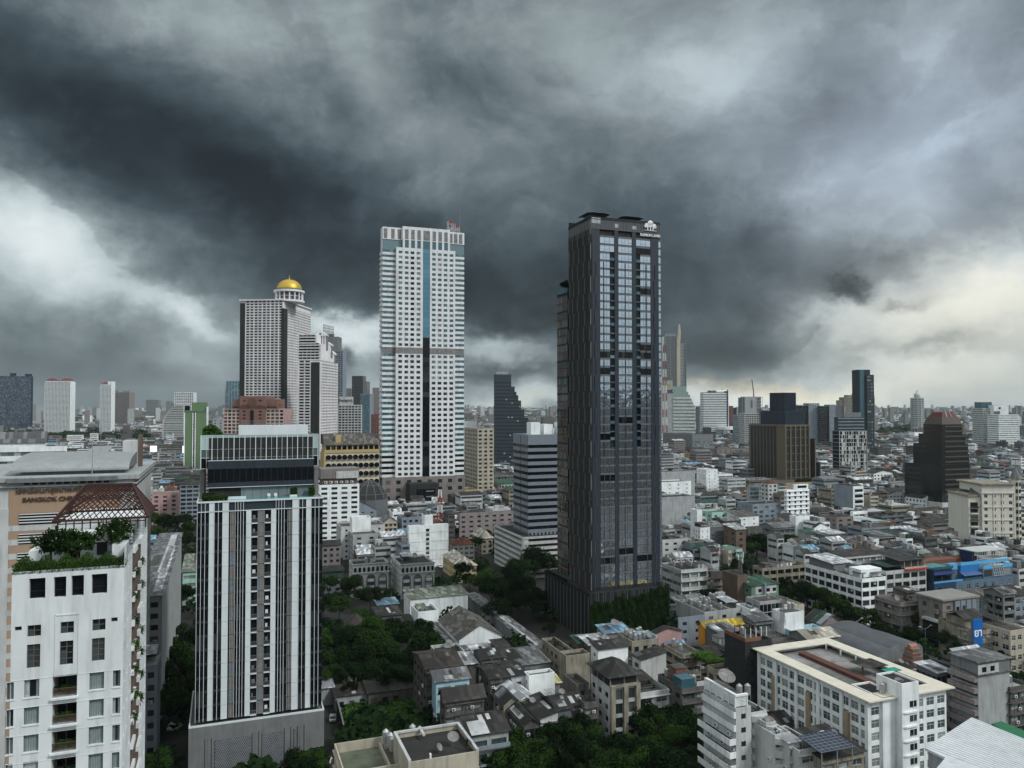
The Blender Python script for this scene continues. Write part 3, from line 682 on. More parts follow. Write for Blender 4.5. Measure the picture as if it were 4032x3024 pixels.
# ===== dark residential tower
def dark_tower():
    P=place('K',365,205,0,185,935,D=277);a,b,H=P.a,P.b,P.h;g=vline(P,'K')
    t=rootof('residential_tower','very tall black residential tower with mirror windows and a green planted base','tower',P)
    SLT=mat('panel_slate',(.026,.034,.048),.45,.08,1,.06);fr=mat('fin_pale',(.13,.128,.122),.5,.2);BR=glass('glass_bronze',(.03,.027,.023),spec=.7,curtain=.25,ccol=(.14,.125,.11),cfrac=.8)
    m=MB();m.box(0,.6,0,a,b,H,wm('black'));m.box(.6,.0,0,a,.6,19,wm('black'))
    z0,z1=18.0,H-7.0;n=43;fh=(z1-z0)/n
    for x0,x1 in((368,438),(558,588),(702,733),(853,915)):m.box(g(x0),.0,z0,g(x1),.6,H-4.6 if x0!=368 else H-4.6,SLT)
    m.obj('wall',t)
    m=MB();m.box(-.1,-.1,H-4.6,a+.1,.5,H-1.2,wm('dgrey'));m.box(-.1,.5,H-4.6,.4,b,H-1.2,wm('dgrey'));m.box(a-.4,.5,H-4.6,a+.1,b,H-1.2,wm('dgrey'))
    m.box(g(372),-.14,H-2.6,g(445),-.1,H-.6,wm('offwhite'));m.box(g(560),-.14,H-3.6,g(588),-.1,H-2.2,wm('offwhite'));m.box(g(702),-.14,H-3.6,g(735),-.1,H-2.4,wm('offwhite'))
    for i in range(46):xx=a*i/46;m.box(xx,-.16,H-4.4,xx+.12,-.1,H-1.4,wm('slate'))
    m.box(-.2,-.2,H-1.2,a+.2,.3,H-.9,wm('slate'));m.box(.2,.3,H-1.2,a-.2,b-.2,H-1.0,wm('dgrey'));m.box(-.2,.3,H-1.2,.15,b,H-.1,GLX);m.box(.0,b-.2,H-1.2,a,b,H+1.6,GLX);m.obj('crown',t)
    for xx,yy in((.15,5),(.65,6)):
        c=a*xx;m=MB();m.box(c-2.6,yy,H-1,c+2.6,yy+4,H+1.6,wm('lgrey'))
        for i in range(4):m.box(c-2.5+i*1.28,yy-.05,H-.7,c-1.5+i*1.28,yy,H+1.3,GLX)
        m.obj('roof_pavilion',t)
        m=MB()
        for s_ in(-1,1):
            m.poly([(c+s_*1.8,yy-3,H+2.0),(c+s_*4.8,yy-3,H+1.6),(c+s_*4.8,yy+6,H+1.6),(c+s_*1.8,yy+6,H+2.0)],wm('dgrey'))
            for i in range(9):m.bar((c+s_*1.8,yy-3+i*1.1,H+2.1),(c+s_*4.8,yy-3+i*1.1,H+1.7),.08,wm('grey'))
        m.box(c-1.9,yy-3,H+1.9,c+1.9,yy+6,H+2.1,wm('dgrey'));m.obj('canopy',t)
    rnd=random.Random(8)
    def pane(u0,u1,z,h_,q,mm,split=True):
        m=MB()
        for j in range(q):
            xa,xb=u0+(u1-u0)*j/q+.05,u0+(u1-u0)*(j+1)/q-.05
            m.poly([(xa,.1,z),(xb,.1+rnd.uniform(-.012,.012),z),(xb,.1+rnd.uniform(-.012,.012),z+h_),(xa,.1,z+h_)],mm)
            if split and j%2:m.box(xa,.03,z+h_*.35,xb,.09,z+h_*.35+.05,FRD)
        m.box(u0,.06,z+h_,u1,.5,z+fh,wm('dgrey'));m.box(u0,.02,z-.02,u1,.06,z+.05,wm('black'));return m
    for k in range(n):
        z=z0+k*fh+.3;top=k>=n-2;hi=k>16
        pair=(n-2-k)%2
        for(x0,x1,q,slot)in((440,556,3,(520,556)),(590,700,4,None),(735,851,3,(735,768))):
            u0,u1=g(x0),g(x1)
            if slot and hi and not top:
                s0,s1=g(slot[0]),g(slot[1]);m=MB();m.box(s0,.0,z-.3,s1,.55,z-.12,SLT)
                m.box(s0+.05,.02,z-.1,s1-.05,.05,z+.9 if pair else z+.2,GLB);m.box(s0,.5,z-.1,s1,.59,z+fh-.3,GLX);m.obj('balcony',t)
                if slot[0]==x0:u0=s1
                else:u1=s0
                q=3
            dark=(slot and pair and hi and not top)
            pane(u0,u1,z,fh-.75,q if hi else q+1,GLM if not(rnd.random()<.12)else GLX).obj('window',t)
        for(x0,x1)in((343,366),(917,934)):
            u0,u1=(0.02,g(366))if x0==343 else(g(917),a-.02)
            pane(u0 if x0!=343 else.02,max(u1,u0+.8),z,fh-.75,1,GLM,False).obj('window',t)
    # fins on the front
    m=MB()
    for k in range(0,n-3,2):
        z=z0+k*fh;s_=(k//2)%2
        for xx in(((405,885)if s_ else(393,876))+((470,515,560,640,815)if k<16 else(470,645,815))):
            m.box(g(xx)-.05,-.22,z+.2,g(xx)+.05,.1,z+fh*2-.5,fr if k<16 else wm('slate'))
    m.obj('fins',t)['kind']='stuff'
    # left face: bronze glass, pale fins
    for k in range(n):
        z=z0+k*fh+.25;q=6;s_=(k//2)%2
        for j in range(q):
            ya,yb=b*j/q,b*(j+1)/q
            if j==(2 if s_ else 3)and k>14:continue
            m=MB();m.poly([(.05,yb-.05,z),(.05,ya+.05,z),(.05,ya+.05,z+fh-.6),(.05,yb-.05,z+fh-.6)],BR);m.poly([(.04,b*(j+1)/q,z+fh-.6),(.04,ya,z+fh-.6),(.04,ya,z+fh),(.04,b*(j+1)/q,z+fh)],SLT if rnd.random()<.8 else wm('dgrey'));m.box(.05,ya,z-.1,.6,ya+.12,z+fh,wm('black'));m.obj('side_window',t)
    m=MB()
    for k in range(0,n,2):
        z=z0+k*fh;s_=(k//2)%2
        for j in(0,1.6,3.3,4.8,5.98):m.box(-.3,b*(j+.35*s_)/6.4-.12,z+.2,.05,b*(j+.35*s_)/6.4+.12,z+fh*2-.2,fr)
    for i in range(8):m.box(-.3,b*i/8,H-6.6,.0,b*i/8+.2,H-1.2,fr)
    m.obj('side_fins',t)['kind']='stuff'
    # podium with fins, running back along the lane
    bp=abs(run(Vector((P.o[0],P.o[1],18)),P.th+math.pi/2,px('J',320,0)[0]))
    m=MB();m.box(-1.2,-.5,0,-.01,bp,17.5,wm('black'));m.box(-1.2,-1.2,0,a+1.6,-.01,17.5,wm('black'));m.box(-1.2,b,0,a,bp,17.5,wm('black'))
    for i in range(40):y=bp*i/40;m.box(-1.5,y,.3,-1.2,y+.14,17.5 if i%3 else 16,wm('dgrey')if i%3==0 else wm('black'))
    for i in range(30):x=a*i/30;m.box(x,-1.45,12,x+.12,-1.2,17.4,wm('dgrey')if i%3 else wm('black'))
    m.obj('podium',t)
    rr=random.Random(9);m=MB()
    for i in range(26000):
        x=rr.uniform(-1.4,a+2.4);top=13.0+3.6*(x/a)+.5*math.sin(x*1.7)+(1.2 if x>a*.8 else 0)+(1.5 if.30<x/a<.42 else 0)+(1.0 if-1<x<3.5 else 0)
        z=top*rr.random()**.92;y=-1.5-.9*rr.random()-.5*math.sin(x*2.1+z*.6)*.5
        if x>a+1.5:y+=rr.uniform(0,8)
        u_=Vector((rr.uniform(-.5,.5),rr.uniform(-.6,.2),-1)).normalized()*rr.uniform(.25,.5);w2=Vector((rr.uniform(-1,1),rr.uniform(-.5,.5),0)).normalized()*.2;c_=Vector((x,y,z))
        m.poly([c_-u_,c_+w2,c_+u_,c_-w2],LEAF if rr.random()<.7 else LEAFD)
    m.obj('ivy',t)
    # rear wing with orange floor lines
    Q=place('K',176,830,0,90,-10,D=305,foot=True)
    t2=rootof('residential_wing','narrow dark wing with thin orange floor lines beside the black residential tower','tower',Q)
    m=MB();m.box(0,0,0,Q.a,Q.b,Q.h,wm('black'));nn_=int(Q.h/3.3);orl=mat('terracotta',(.22,.10,.055),.7,.2)
    for k in range(nn_):
        z=k*3.3;m.box(-.12,-.1,z+2.9,0,Q.b+.1,z+3.2,orl if(k%2)else wm('slate'))
    m.box(-.2,-.2,Q.h,Q.a,Q.b+.2,Q.h+2.2,GLB);m.obj('wall',t2)
    for k in range(nn_):
        for j in range(2):
            m=MB();z=k*3.3
            for i in range(3):ya=Q.b*(j*3+i)/6;m.poly([(-.05,ya+Q.b/6-.08,z+.2),(-.05,ya+.08,z+.2),(-.05,ya+.08,z+2.8),(-.05,ya+Q.b/6-.08,z+2.8)],BR)
            m.obj('window',t2)
    # sign: three round-crowned trees above the name
    SG=mat('sign_white',(.85,.87,.87),.5,.03)
    m=MB();cx_=(g(797)+g(897))/2;u_=(g(897)-g(797))/10;zz=H-4.3
    def disc(x,z,r_,d=.0):m.prism([(0,0)]*0 or[(x+r_*math.cos(q*math.pi/10),z+r_*math.sin(q*math.pi/10))for q in range(20)],0,.25,SG)
    for dx,dz,r_ in((0,4.2,2.1),(-1.2,3.0,1.5),(1.3,3.1,1.5),(-3.0,2.6,1.55),(3.0,2.4,1.6),(-4.0,1.9,.9),(4.0,1.8,.9)):disc(dx*u_,dz*u_,r_*u_)
    for dx in(-2.2,0,2.1):m.box(dx*u_-.3*u_,-.9*u_,0,dx*u_+.3*u_,2.0*u_,.25,SG)
    m.box(-5*u_,-1.15*u_,0,5*u_,-.95*u_,.25,SG)
    o=m.obj('sign_emblem',t,(cx_,-.3,zz+1.2));o.rotation_euler=(math.pi/2,0,0)
    text('RAIMON LAND',1.45,t,(g(846),-.42,H-5.9),m=SG,ext=.1,name='sign_lettering',sx_=.86,bold=.02)
    return P
DARK=dark_tower()
# ===== tall pale office tower (left of centre)
def pale_tower():
    P=place('F',222,232,0,205,888,D=575);a,b,H=P.a,P.b,P.h;g=vline(P,'F')
    t=rootof('office_tower','tallest white office tower with a blue glass stripe up its front','tower',P)
    WT_=mat('wall_marble',(.66,.68,.70),.6,.35,.6,.10);DK=wm('mauve');LV=mat('louvre',(.20,.20,.20),.7,.3,3,.4)
    STR=glass('glass_stripe',(.05,.17,.24),spec=1.0,curtain=.2,ccol=(.10,.25,.33))
    zz=lambda y:85+(1590-(780+y*.4822))*582/3028
    zc,zg,z1,zm1,zm0,zp=H-9.2,H-9.6-5.6,H-17,127.5,122.8,30.0
    n1=19;f1=(z1-zm1)/n1;n2=23;f2=(zm0-zp)/n2
    rows=[zp+f2*i for i in range(n2)]+[zm1+f1*i for i in range(n1)]
    xl_,xr_=g(328),g(808);m=MB();wins=[]
    # wings: ribbon windows
    for s0,s1 in((0,xl_),(xr_,a)):
        for k,z in enumerate(rows):
            f_=f2 if k<n2 else f1
            m.box(s0,0,z,s1,1.5,z+f_*.5,WT_)
            wins.append(((s0+.1,.05,z+f_*.5),0,s1-s0-.2,f_*.5,.35,GLB if k>=4 else GLX,None,7))
    m.box(0,1.5,0,a,b,H,WT_)
    for k,z in enumerate(rows):
        f_=f2 if k<n2 else f1
        m.box(-1.0,1.5,z,0,b-1.5,z+f_*.5,WT_)
    # middle: grid facade in front
    m2=MB();ncol=9
    # columns from pixel positions
    cxs=[363,413,460,510,634,682,729,777]
    for k,z in enumerate(rows):
        f_=f2 if k<n2 else f1;za,zb2=z+f_*.28,z+f_*.80
        m.box(xl_,-2.4,z-.001,g(545),0,za,WT_);m.box(g(603),-2.4,z-.001,xr_,0,za,WT_)
        m.box(xl_,-2.4,zb2,g(545),0,z+f_,WT_);m.box(g(603),-2.4,zb2,xr_,0,z+f_,WT_)
        for lo,hi,cs in((xl_,g(545),cxs[:4]),(g(603),xr_,cxs[4:])):
            p=lo
            for c in cs:
                m.box(p,-2.4,za,g(c-15),0,zb2,WT_);p=g(c+15)
                wins.append(((g(c-15),-2.4,za),0,g(c+15)-g(c-15),zb2-za,.3,((GLB,GLB,GLB,GLI,GLB,GLX,GLI)[(k*7+c)%7]if k>n2-1 and not(c<520 and k<n2+1)else(GL if(k<18 or c<520)else GLI)),FRD,2))  # upper panes teal, lower ones dark: sky reflection put into the glass colour
            m.box(p,-2.4,za,hi,0,zb2,WT_)
    m.box(xl_,-2.4,zm0,g(545),0,zm1,DK);m.box(g(603),-2.4,zm0,xr_,0,zm1,DK);m.box(0,.5,zm0,a,1.6,zm1,LV)
    for c in cxs:m.box(g(c-16),-2.5,zm0+.1,g(c+16),-2.4,zm1-.1,LV)
    # crown
    m.box(xl_,-2.4,z1,g(545),0,zg,WT_);m.box(g(603),-2.4,z1,xr_,0,zg,WT_)
    m.box(0,-.1,zc,a,1.5,H,WT_);m.box(g(380),-2.4,zc,g(765),0,H+1,WT_);m.box(g(545),-2.0,zp,g(603),0,zc,wm('black'))
    m.box(0,.4,z1,a,1.5,zc,GLB);m.box(g(380),-2.1,zg-.1,g(765),.3,zc+.1,GLB);
    for c in(245,258,305,358,413,463,513,575,637,685,732,778,817,858):
        w_=27 if c==575 else 14;d=-2.5 if 380<c<765 else-.2
        if c!=258:m.box(g(c-w_),d,zc+.6,g(c+w_),d+.15,H-1.2,LV)
    for lo,hi in((380,398),(430,448),(480,498),(528,545),(603,621),(652,669),(700,717),(748,765)):m.box(g(lo),-2.4,zg,g(hi),0,zc,WT_)
    # podium, brown stone
    m.obj('wall',t)
    put_windows(t,wins,100,True)
    m=MB();n=46;zlo=zp
    for i in range(n):z=zlo+(zg-zlo)*i/n;m.box(g(545)+.1,-2.2,z+.06,g(603)-.1,-2.05,z+(zg-zlo)/n-.06,STR if z>135 else GLX)
    m.obj('glass_stripe',t)
    wins=[];m=MB();ST=wm('stone')
    facade(m,wins,'F',a,b,0,zp,'win',ST,6.0,bay=8,wf=.42);facade(m,wins,'L',a,b,0,zp,'win',ST,6.0,bay=8);facade(m,wins,'R',a,b,0,zp,None,ST)
    o=m.obj('podium',t,(0,-3.2,0));put_windows(o,[],0,False)
    for wn in wins[:60]:link('podium_window',wtemplate(wn[2],wn[3],wn[4],wn[5],wn[6],wn[7],True)[1],o,wn[0],wn[1])
    m=MB();m.box(g(560)-14,-16,0,g(560)+8,-3.3,26,wm('black'));m.box(g(560)-9,-16.3,2,g(560)+5,-16,22,GLX)
    for i in range(5):m.box(g(560)-2,-16.6,4+i*4,g(560)+4,-16.3,4.8+i*4,wm('grey'))
    m.obj('entrance_block',t)
    # roof masts
    m=MB();x,y=g(800),5;RW=[mat('mast_red',(.22,.045,.04),.6,.2),mat('mast_white',(.6,.6,.6),.6,.2)]
    for xx,hh in((g(775),10),(g(828),8)):
        for q in range(4):
            dx,dy=(q%2)*3.4,(q//2)*4
            m.box(xx+dx-.12,y+dy,H,xx+dx+.12,y+dy+.24,H+hh,RW[1])
        for z in range(int(hh/2.5)):
            for yy in(y,y+4):m.bar((xx,yy,H+z*2.5),(xx+3.4,yy,H+z*2.5+2.5),.1,RW[z%2]);m.bar((xx+3.4,yy,H+z*2.5),(xx,yy,H+z*2.5+2.5),.1,RW[z%2])
        m.box(xx+(0 if hh>9 else 2),y-.3,H+hh-2,xx+3.4,y,H+hh,RW[0])
    m.obj('antenna_frame',t)
    m=MB();x=g(872);m.cyl(x,6,H-5,H+6,.9,wm('dgrey'),.7,n=6);m.cyl(x,6,H+6,H+20,.35,wm('grey'),.2,n=6);m.cyl(x,6,H+20,H+25,.1,wm('grey'),n=5);m.obj('mast',t)
    return P
PALE=pale_tower()
# ===== golden-domed tower far off
def dome_tower():
    GOLD=mat('gold_leaf',(.58,.39,.055),.45,.2,.3,.15,metal=.55,streak=False)
    PK=mat('wall_rosewhite',(.70,.69,.70),.8,.2,.3,.1);thd=math.radians(-5)
    P=place('C',862,380,0,520,1115,D=980,mode='R',th=thd);P.b=min(P.b,100)
    t=rootof('domed_tower','huge white balconied tower crowned by a golden dome','tower',P)
    a,b,H=P.a,P.b,P.h;mb=MB();wins=[]
    sty=dict(ov=1)
    def bal(face,s0,s1,z1,z0=0,bay=5.2,A=a,Bb=b):
        W=A if face in 'FB' else Bb
        n=int((z1-z0)/3.5);fh=(z1-z0)/n;q=max(1,int((s1-s0)/bay));bw=(s1-s0)/q
        for k in range(n):
            z=z0+k*fh
            for j in range(q):
                c0,c1=Pf(face,A,Bb,s0+j*bw+.3,-1.3 if j%2 else-.7,z),Pf(face,A,Bb,s0+(j+1)*bw-.3,.02,z)
                mb.box(min(c0[0],c1[0]),min(c0[1],c1[1]),z,max(c0[0],c1[0]),max(c0[1],c1[1]),z+1.25,PK)
                c0,c1=Pf(face,A,Bb,s0+j*bw+1.0,-.05,z),Pf(face,A,Bb,s0+(j+1)*bw-1.0,.02,z)
                mb.box(min(c0[0],c1[0]),min(c0[1],c1[1]),z+1.2,max(c0[0],c1[0]),max(c0[1],c1[1]),z+3.2,GLX)
        for j in range(q+1):
            c0,c1=Pf(face,A,Bb,s0+j*bw-.45,-1.0,0),Pf(face,A,Bb,s0+j*bw+.45,.02,0)
            mb.box(min(c0[0],c1[0]),min(c0[1],c1[1]),z0,max(c0[0],c1[0]),max(c0[1],c1[1]),z1,PK)
    mb.box(0,0,0,a,b,H,PK);bal('F',6,a-.5,H);bal('R',14,b-2,H-6)
    mb.box(-1,-1.6,0,5,8,H-3,wm('black'));mb.box(a-2,-1.4,0,a+1.6,11,H-10,wm('black'));mb.box(-2,-2.4,H,a+2,b,H+1.6,PK);mb.obj('wall',t)
    # rotunda and dome
    cx_,cy_=run(Vector((P.o[0],P.o[1],H)),thd,px('C',863,0)[0]),22
    D_=P.D+22;mpp=D_/F*.4822
    r=98*mpp;zr=85+(1590-(1000+360*.4822))*D_/F;cxm=cx_-1
    zr=H+1.5;m=MB();m.cyl(cxm,cy_,H,zr+1,r*1.25,PK,n=24);m.cyl(cxm,cy_,zr+1,zr+12,r*.9,wm('dgrey'),n=20)
    for q in range(16):an=q*math.pi/8;m.cyl(cxm+r*1.08*math.cos(an),cy_+r*1.08*math.sin(an),zr+1,zr+12,1.0,PK,n=6)
    m.cyl(cxm,cy_,zr+11.5,zr+14,r*1.25,PK,n=28);m.cyl(cxm,cy_,zr+14,zr+16.2,r*1.03,wm('dgrey'),n=24)
    m.cyl(cxm,cy_,zr+6,zr+7,r*.95,PK,n=24);m.obj('rotunda',t)
    m=MB();m.rev([(r*1.02*math.cos(q*math.pi/20),zr+16+r*.83*math.sin(q*math.pi/20))for q in range(10)]+[(.8,zr+16+r*.84),(.5,zr+18+r*.84),(.05,zr+22+r*.84)],GOLD,32,cxm,cy_);m.obj('dome',t,smooth=True)
    for(x0,y0,w_,z_)in((a-14,8,14,H+4),(a-6,30,6,H-1),(a-10,20,9,H+6)):
        m=MB();m.box(x0,y0,H-8,x0+w_,y0+16,z_,PK);m.obj('terrace',t)
    # lower sister wing with temple-front gables
    P2=place('C',1165,870,0,985,1303,D=915,mode='R',th=thd);P2.b=min(P2.b,75)
    t2=rootof('gabled_tower','stepped white balconied tower with temple gables beside the domed tower','tower',P2)
    a,b,H=P2.a,P2.b,P2.h;mb=MB();mb.box(0,0,0,a,b,H,PK);bal('F',.5,a-12,H,A=a,Bb=b);bal('R',2,b-1,H,A=a,Bb=b);mb.box(a-11,-1.2,0,a-1,4,H-2,wm('black'))
    st=[(0,a*.93,85+(1590-(1000+660*.4822))*935/F),(a*.25,a*1.0,85+(1590-(1000+730*.4822))*930/F)]
    Z=lambda y:85+(1590-(1000+y*.4822))*925/F;gy=lambda x:abs(run(Vector((P2.o[0]+a*math.cos(thd),P2.o[1]+a*math.sin(thd),H)),thd+math.pi/2,px('C',x,0)[0]));ml=lambda x:x*.4822*960/F
    zt=[Z(870),Z(800),Z(735),Z(660)]
    mb.box(0,1,zt[0],a,gy(1276)+6,zt[1],PK);mb.box(0,2,zt[1],a,gy(1246),zt[2],PK);mb.box(0,3,zt[2],a-ml(40),gy(1215),zt[3],PK)
    for(x0,x1,za,zb)in((0,a,zt[0],zt[1]),(0,a,zt[1],zt[2]),(0,a-ml(40),zt[2],zt[3])):
        k=0;z=za
        while z+3.5<zb+1:
            for j in range(int((x1-x0)/5)):mb.box(x0+j*5+.6,.4,z+1.4,x0+j*5+4.4,3.05,z+3.1,GLX)
            mb.box(x0,-.2,z,x1,1.5,z+1.2,PK);z+=3.5
    mb.obj('wall',t2)
    for(x0,x1,zb,zt_,ztri,dy)in((1118,1210,Z(740),Z(665),Z(622),2.6),(1192,1248,Z(795),Z(738),Z(703),1.4),(1215,1276,Z(860),Z(810),Z(765),.6)):
        m=MB();xb=a+.5;xa=xb-ml(x1-x0);q=5;dy=gy(x1)
        m.box(xa,dy,zb-6,xb,dy+6,zt_,wm('grey'));
        for j in range(q):xx=xa+(xb-xa)*(j+.5)/q;m.box(xx-.7,dy-1.5,zb,xx+.7,dy,zt_,PK)
        m.box(xa-1,dy-2,zt_,xb+1,dy+6,zt_+1.5,PK)
        p=[(xa-1.5,dy-2.2,zt_+1.5),(xb+1.5,dy-2.2,zt_+1.5),((xa+xb)/2,dy-2.2,ztri)]
        m.poly(p,PK);m.poly([(x,dy+6,z)for x,y,z in reversed(p)],PK)
        m.poly([p[0],p[2],(p[2][0],dy+6,p[2][2]),(p[0][0],dy+6,p[0][2])],PK);m.poly([p[2],p[1],(p[1][0],dy+6,p[1][2]),(p[2][0],dy+6,p[2][2])],PK)
        cxx=(xa+xb)/2;T=Matrix.Translation((cxx,dy-2.3,zt_+(ztri-zt_)*.45))@Matrix.Rotation(math.pi/2,4,'X');m.cyl(0,0,-.2,.3,(ztri-zt_)*.2,wm('grey'),n=14,T=T);m.obj('gable',t2)
dome_tower()
# ===== white condominium at the near left
def near_condo():
    P=place('B',985,50,0,95,1170,D=93.5,mode='R');P.b=30;a,b,H=P.a,P.b,P.h
    t=rootof('condominium','near white condominium with a planted roof terrace and curtained windows','building',P)
    WC=mat('wall_plaster',(.66,.70,.71),.85,.30,1.1,.10);c=Vector((P.o[0],P.o[1],H))
    g=lambda x:(run(Vector((P.o[0],P.o[1],H)),TH,px('B',x,0)[0]))
    mb=MB();zb=30.0
    # height from image row on the front face, at local x
    def Zat(xm,y):
        D_=P.o[1]+xm*math.sin(TH);return 85-(px('B',0,y)[1]-HZ)*D_/F*1.0
    cuts=[]  # (x0,x1,z0,z1,kind)
    def W(x0,x1,y0,y1,kind,xref=None):
        xa,xb=g(x0),g(x1);m_=(xa+xb)/2;za,zb_=Zat(m_,y1),Zat(m_,y0);cuts.append((xa,xb,za,zb_,kind))
    for x0,x1,y0,y1 in((232,362,146,308),(428,527,134,296),(568,667,123,285),(728,852,112,268)):W(x0,x1,y0,y1,'big')
    for x0,x1,y0,y1 in((224,333,512,600),(486,593,485,575),(738,843,465,553),(222,329,662,845),(483,590,635,820),(736,839,613,790)):W(x0,x1,y0,y1,'grid')
    W(124,180,524,556,'grid');W(887,938,453,485,'grid')
    for k in range(5):
        dy=k*212
        W(206,326,937+dy,1075+dy,'cur');W(430,624,900+dy,1070+dy,'bal');W(721,837,878+dy,1015+dy,'cur');W(907,966,865+dy,993+dy,'cur');W(68,125,960+dy,1095+dy,'cur')
    xs=sorted({0,a}|{min(max(q,0),a)for c_ in cuts for q in c_[:2]});zs=sorted({zb,H}|{q for c_ in cuts for q in c_[2:4]if q>zb})
    def hole(x,z):return any(c_[0]<x<c_[1]and c_[2]<z<c_[3]for c_ in cuts)
    for z0_,z1_ in zip(zs,zs[1:]):
        st=None
        for x0,x1 in zip(xs,xs[1:]):
            hl=hole((x0+x1)/2,(z0_+z1_)/2)
            if not hl and st is None:st=x0
            if hl and st is not None:mb.poly([(st,0,z0_),(x0,0,z0_),(x0,0,z1_),(st,0,z1_)],WC);st=None
        if st is not None:mb.poly([(st,0,z0_),(a,0,z0_),(a,0,z1_),(st,0,z1_)],WC)
    CUR=mat('curtain',(.20,.255,.25),.8,.25,9,.15);CURW=mat('curtain_pale',(.42,.45,.45),.8,.3,9,.2)
    GT=glass('glass_condo',(.01,.014,.015),curtain=.1,cfrac=.3)
    rnd=random.Random(4);dep={'big':.6,'grid':.22,'cur':.35,'bal':1.8}
    for(x0,x1,z0_,z1_,kd)in cuts:
        r_=dep[kd]
        mb.poly([(x0,0,z0_),(x1,0,z0_),(x1,r_,z0_),(x0,r_,z0_)],WC);mb.poly([(x0,r_,z1_),(x1,r_,z1_),(x1,0,z1_),(x0,0,z1_)],WC)
        mb.poly([(x0,0,z0_),(x0,r_,z0_),(x0,r_,z1_),(x0,0,z1_)],WC);mb.poly([(x1,r_,z0_),(x1,0,z0_),(x1,0,z1_),(x1,r_,z1_)],WC)
        if z1_<36:continue
        w_,h_=x1-x0,z1_-z0_;m=MB()
        if kd in('big','grid'):
            m.poly([(0,r_,0),(w_,r_,0),(w_,r_,h_),(0,r_,h_)],GT if kd=='grid' else GLX)
            if kd=='grid':
                nz=max(1,round(h_/.72));nx=2 if w_>1 else 1;fm=mat('frame_taupe',(.13,.12,.11),.6,.1)
                for i in range(nx+1):xx=min(max(w_*i/nx-.04,0),w_-.08);m.box(xx,r_-.07,0,xx+.08,r_-.01,h_,fm)
                for i in range(nz+1):zz=min(max(h_*i/nz-.03,0),h_-.06);m.box(.0,r_-.065,zz,w_,r_-.012,zz+.06,fm)
                if nx==2:m.box(.1,r_-.005,.1,w_*.5,r_+.0,h_*.6,mat('blind',(.05,.07,.07),.5,.2))
            else:m.box(0,r_-.05,h_*.33,w_,r_-.01,h_*.33+.04,FRD)
            m.obj('window',t,(x0,0,z0_))
        elif kd=='cur':
            gap=rnd.random()<.35;nf_=int(w_/.12);cu_=CURW if(rnd.random()<.15)else CUR
            for i in range(nf_):
                xa=w_*i/nf_;xb=w_*(i+1)/nf_
                if gap and.35<(i+.5)/nf_<.72:m.poly([(xa,r_,0),(xb,r_,0),(xb,r_,h_),(xa,r_,h_)],GT);continue
                o_=.05 if i%2 else 0;o2=.05-o_;m.poly([(xa,r_+o_,0),(xb,r_+o2,0),(xb,r_+o2,h_),(xa,r_+o_,h_)],cu_)
            m.box(0,r_-.09,h_-.07,w_,r_-.02,h_,FRD);m.box(0,r_-.09,0,.05,r_-.02,h_,FRD);m.box(w_-.05,r_-.09,0,w_,r_-.02,h_,FRD);m.box(-.08,-.09,-.13,w_+.08,.0,-.01,WC);m.obj('window',t,(x0,0,z0_))
        else:
            m.poly([(0,r_,0),(w_,r_,0),(w_,r_,h_),(0,r_,h_)],wm('brown'));m.box(.3,r_-.08,.05,w_*.45,r_-.01,h_*.85,GLX);m.box(w_*.5,r_-.08,.05,w_-.3,r_-.01,h_*.85,GLX)
            m.box(-.15,-.35,-.22,w_+.15,.05,-.03,WC)
            for i in range(int(w_/.11)):m.box(i*.11,.06,0,i*.11+.025,.085,1.0,wm('brown'))
            m.box(0,.05,.98,w_,.1,1.03,wm('brown'));m.obj('balcony',t,(x0,0,z0_))
            rr=random.Random(int(z0_));m=MB()
            for i in range(rr.choice((90,160,60))):
                bx=rr.uniform(.2,w_-.2);an=rr.uniform(0,6.28);l=rr.uniform(.3,.8);z_=rr.uniform(.2,1.0);e_=Vector((math.cos(an)*l,math.sin(an)*l*.6,rr.uniform(.1,.5)));c_=Vector((bx,rr.uniform(.25,.9),z_));w2=e_.cross(Vector((0,0,1))).normalized()*.09
                m.poly([c_,c_+e_*.5+w2,c_+e_+Vector((0,0,-.15)),c_+e_*.5-w2],LEAFL if rr.random()<.25 else LEAF)
            m.obj('potted_plants',t,(x0,0,z0_))['kind']='stuff'
    # string lines and piers
    zl=Zat(a*.5,440)
    for k in range(6):
        z_=Zat(a*.5,1080+212*(k-1))-.55;mb.box(-.02,-.035,z_,a+.03,0,z_+.05,WC)
    for xx in(0,g(890)):mb.box(xx,-.12,zb,xx+(g(985)-g(890)if xx else g(190)),0,Zat(a*.5,820),WC)if False else None
    for xa,xb,y0_,y1_ in((443,450,425,900),(627,634,425,900)):mb.box(g(xa),-.07,Zat(a/2,y1_),g(xb),0,Zat(a/2,y0_),WC)
    mb.box(g(443),-.07,Zat(a/2,432),g(634),0,Zat(a/2,425),WC)
    # right side, long face with recesses
    sides=[];ws=[]
    sd=MB();facade(sd,ws,'R',a,b,zb,H+2.2,'win',WC,3.2,s0=0,s1=9,bay=3,wf=.45);facade(sd,ws,'R',a,b,zb,H+2.2,'balc',wm('brown'),3.2,s0=9,s1=20);facade(sd,ws,'R',a,b,zb,H+2.2,'win',WC,3.2,s0=20,s1=b,bay=3,wf=.5)
    for k in range(12):sd.box(a,9,zb+k*3.2+.1,a+.35,12.2,zb+k*3.2+.8,WC);sd.box(a,16,zb+k*3.2+.1,a+.4,20,zb+k*3.2+.8,WC)
    sd.box(0,0,0,a,b,zb,WC);sd.poly([(0,b,zb),(0,0,zb),(0,0,H),(0,b,H)],WC)
    sd.obj('side_wall',t);put_windows(t,ws,60,True)
